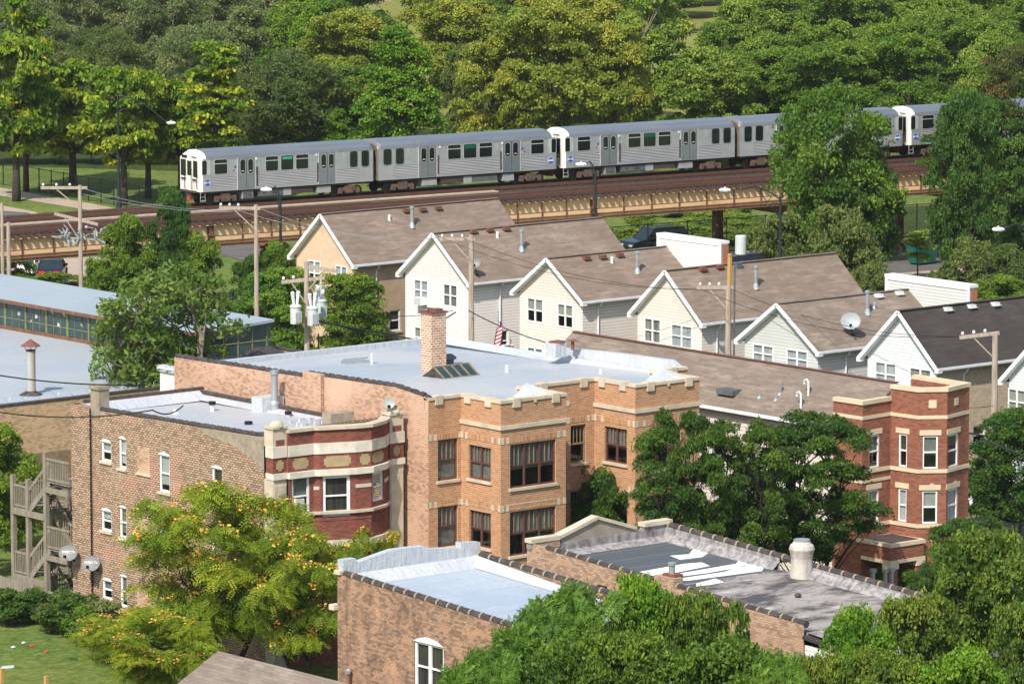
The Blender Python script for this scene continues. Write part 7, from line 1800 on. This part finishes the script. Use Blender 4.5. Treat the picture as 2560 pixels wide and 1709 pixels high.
# honey locusts
def top_px(key,mat,dx,dytop,ztop,halfw,label,**k):
    p=rt(dx,dytop,ztop);sc=F/dist(p);return tree(key,mat,(p[0],p[1],0),ztop,halfw*K/sc,label,**k)
top_px('locust','locust',1560,935,11.2,128,'left honey locust, half covering the right bay of the ochre building',trunk='trunk_dark')
top_px('locust','locust',1860,945,10.2,190,'broad honey locust with dark limbs reaching the red brick building',trunk='trunk_dark')
top_px('locust','locust',1700,955,10.6,130,'middle honey locust crown between the ochre and red brick buildings',trunk='trunk_dark')
crown_px('dense','locust',1395,1180,5.2,7.2,1.9,'small green tree in the corner of the ochre bay')
crown_px('dense','locust',1310,1150,5.6,7.4,1.1,'slim green tree right of the ochre bay front')
# foreground right masses (yards in front of the brick houses)
def top_px(key,mat,dx,dytop,ztop,halfw,label,**k):
    p=rt(dx,dytop,ztop);sc=F/dist(p);return tree(key,mat,(p[0],p[1],0),ztop,halfw*K/sc,label,**k)
for a in (('frondA','ail',1330,1345,10.6,150,'feathery ailanthus tree in front of the grey roofed house'),
 ('frondA','ail',1225,1400,10.3,135,'lower feathery ailanthus before the silver roofed house'),
 ('frondA','ail',1110,1492,9.8,120,'feathery sprays at the bottom edge right of the arched window'),
 ('dense','bright',1480,1325,10.8,130,'glossy green tree beside the feathery ailanthus'),
 ('dense','fggreen',1590,1360,10.5,110,'green tree right of the glossy one, before the light brick wall'),
 ('dense','fggreen',1640,1470,10.2,190,'dull green tree in the lower centre right'),
 ('dense','fggreen',1450,1450,10.2,170,'green tree at the bottom edge below the glossy one'),
 ('dense','fggreen',1290,1480,9.8,150,'green tree at the bottom edge under the ailanthus'),
 ('sapling','fggreen',1690,1362,9.4,35,'slim leafy tree against the light brick wall'),
 ('frondA','ail',1770,1498,9.8,120,'feathery tree at the bottom edge right of centre'),
 ('dense','fgolive',1890,1500,9.6,100,'small yellow-green tree under the white sided porch'),
 ('dense','bright',1965,1400,9.8,120,'yellow-green tree just right of the white sided porch'),
 ('dense','fgolive',2100,1365,10.0,140,'yellow-green tree in the lower right, left of the tallest one'),
 ('dense','fgolive',2255,1225,11.0,165,'tallest yellow-green tree in the lower right corner'),
 ('dense','fgolive',2010,1500,9.6,150,'yellow-green tree at the bottom edge, lower right'),
 ('dense','bright',2200,1490,9.8,170,'bright green tree at the bottom edge of the lower right corner'),
 ('dense','fgolive',2350,1380,10.2,120,'yellow-green tree cut by the right edge in the lower right corner'),
 ('locust','locust',2235,1185,7.6,150,'dark feathery tree right of the red brick porch'),
 ('locust','locust',2130,1290,6.2,85,'low dark green branches in front of the red brick porch')): top_px(*a)
crown_px('dense','dark',2235,1140,1.4,2.9,.9,'dark bush beside the white parked car, right of the red brick building')
crown_px('dense','dark',2330,1110,2.8,6.4,2.6,'dark tree at the right edge below the utility pole')
crown_px('dense','fggreen',2360,1020,3.0,5.8,1.4,'green tree top at the right edge under the white siding')
for k,(x,y) in enumerate(((1935,1330),(1975,1335),(2045,1350),(2010,1345))):
    q=rt(x,y-8,1.0);tree('bush','yellowish',(q[0],q[1]+.3,0),1.9,.8,'orange-yellow garden flowers beside the red brick porch',group='garden flowers by the porch',name='flower_bush',cat='flowers')


# ================================================================== haze
vm=bpy.data.materials.new('haze');vm.use_nodes=True;nt=vm.node_tree
for n in list(nt.nodes): nt.nodes.remove(n)
o_=nt.nodes.new('ShaderNodeOutputMaterial');v_=nt.nodes.new('ShaderNodeVolumePrincipled');v_.inputs['Density'].default_value=.00005;v_.inputs['Color'].default_value=(.82,.88,.95,1);v_.inputs['Anisotropy'].default_value=.1
nt.links.new(v_.outputs[0],o_.inputs['Volume'])
mb=MB();mb.box(-420,-220,-1,1810,2210,52);hz=mb.build('haze',vm);tag(hz,kind='stuff')
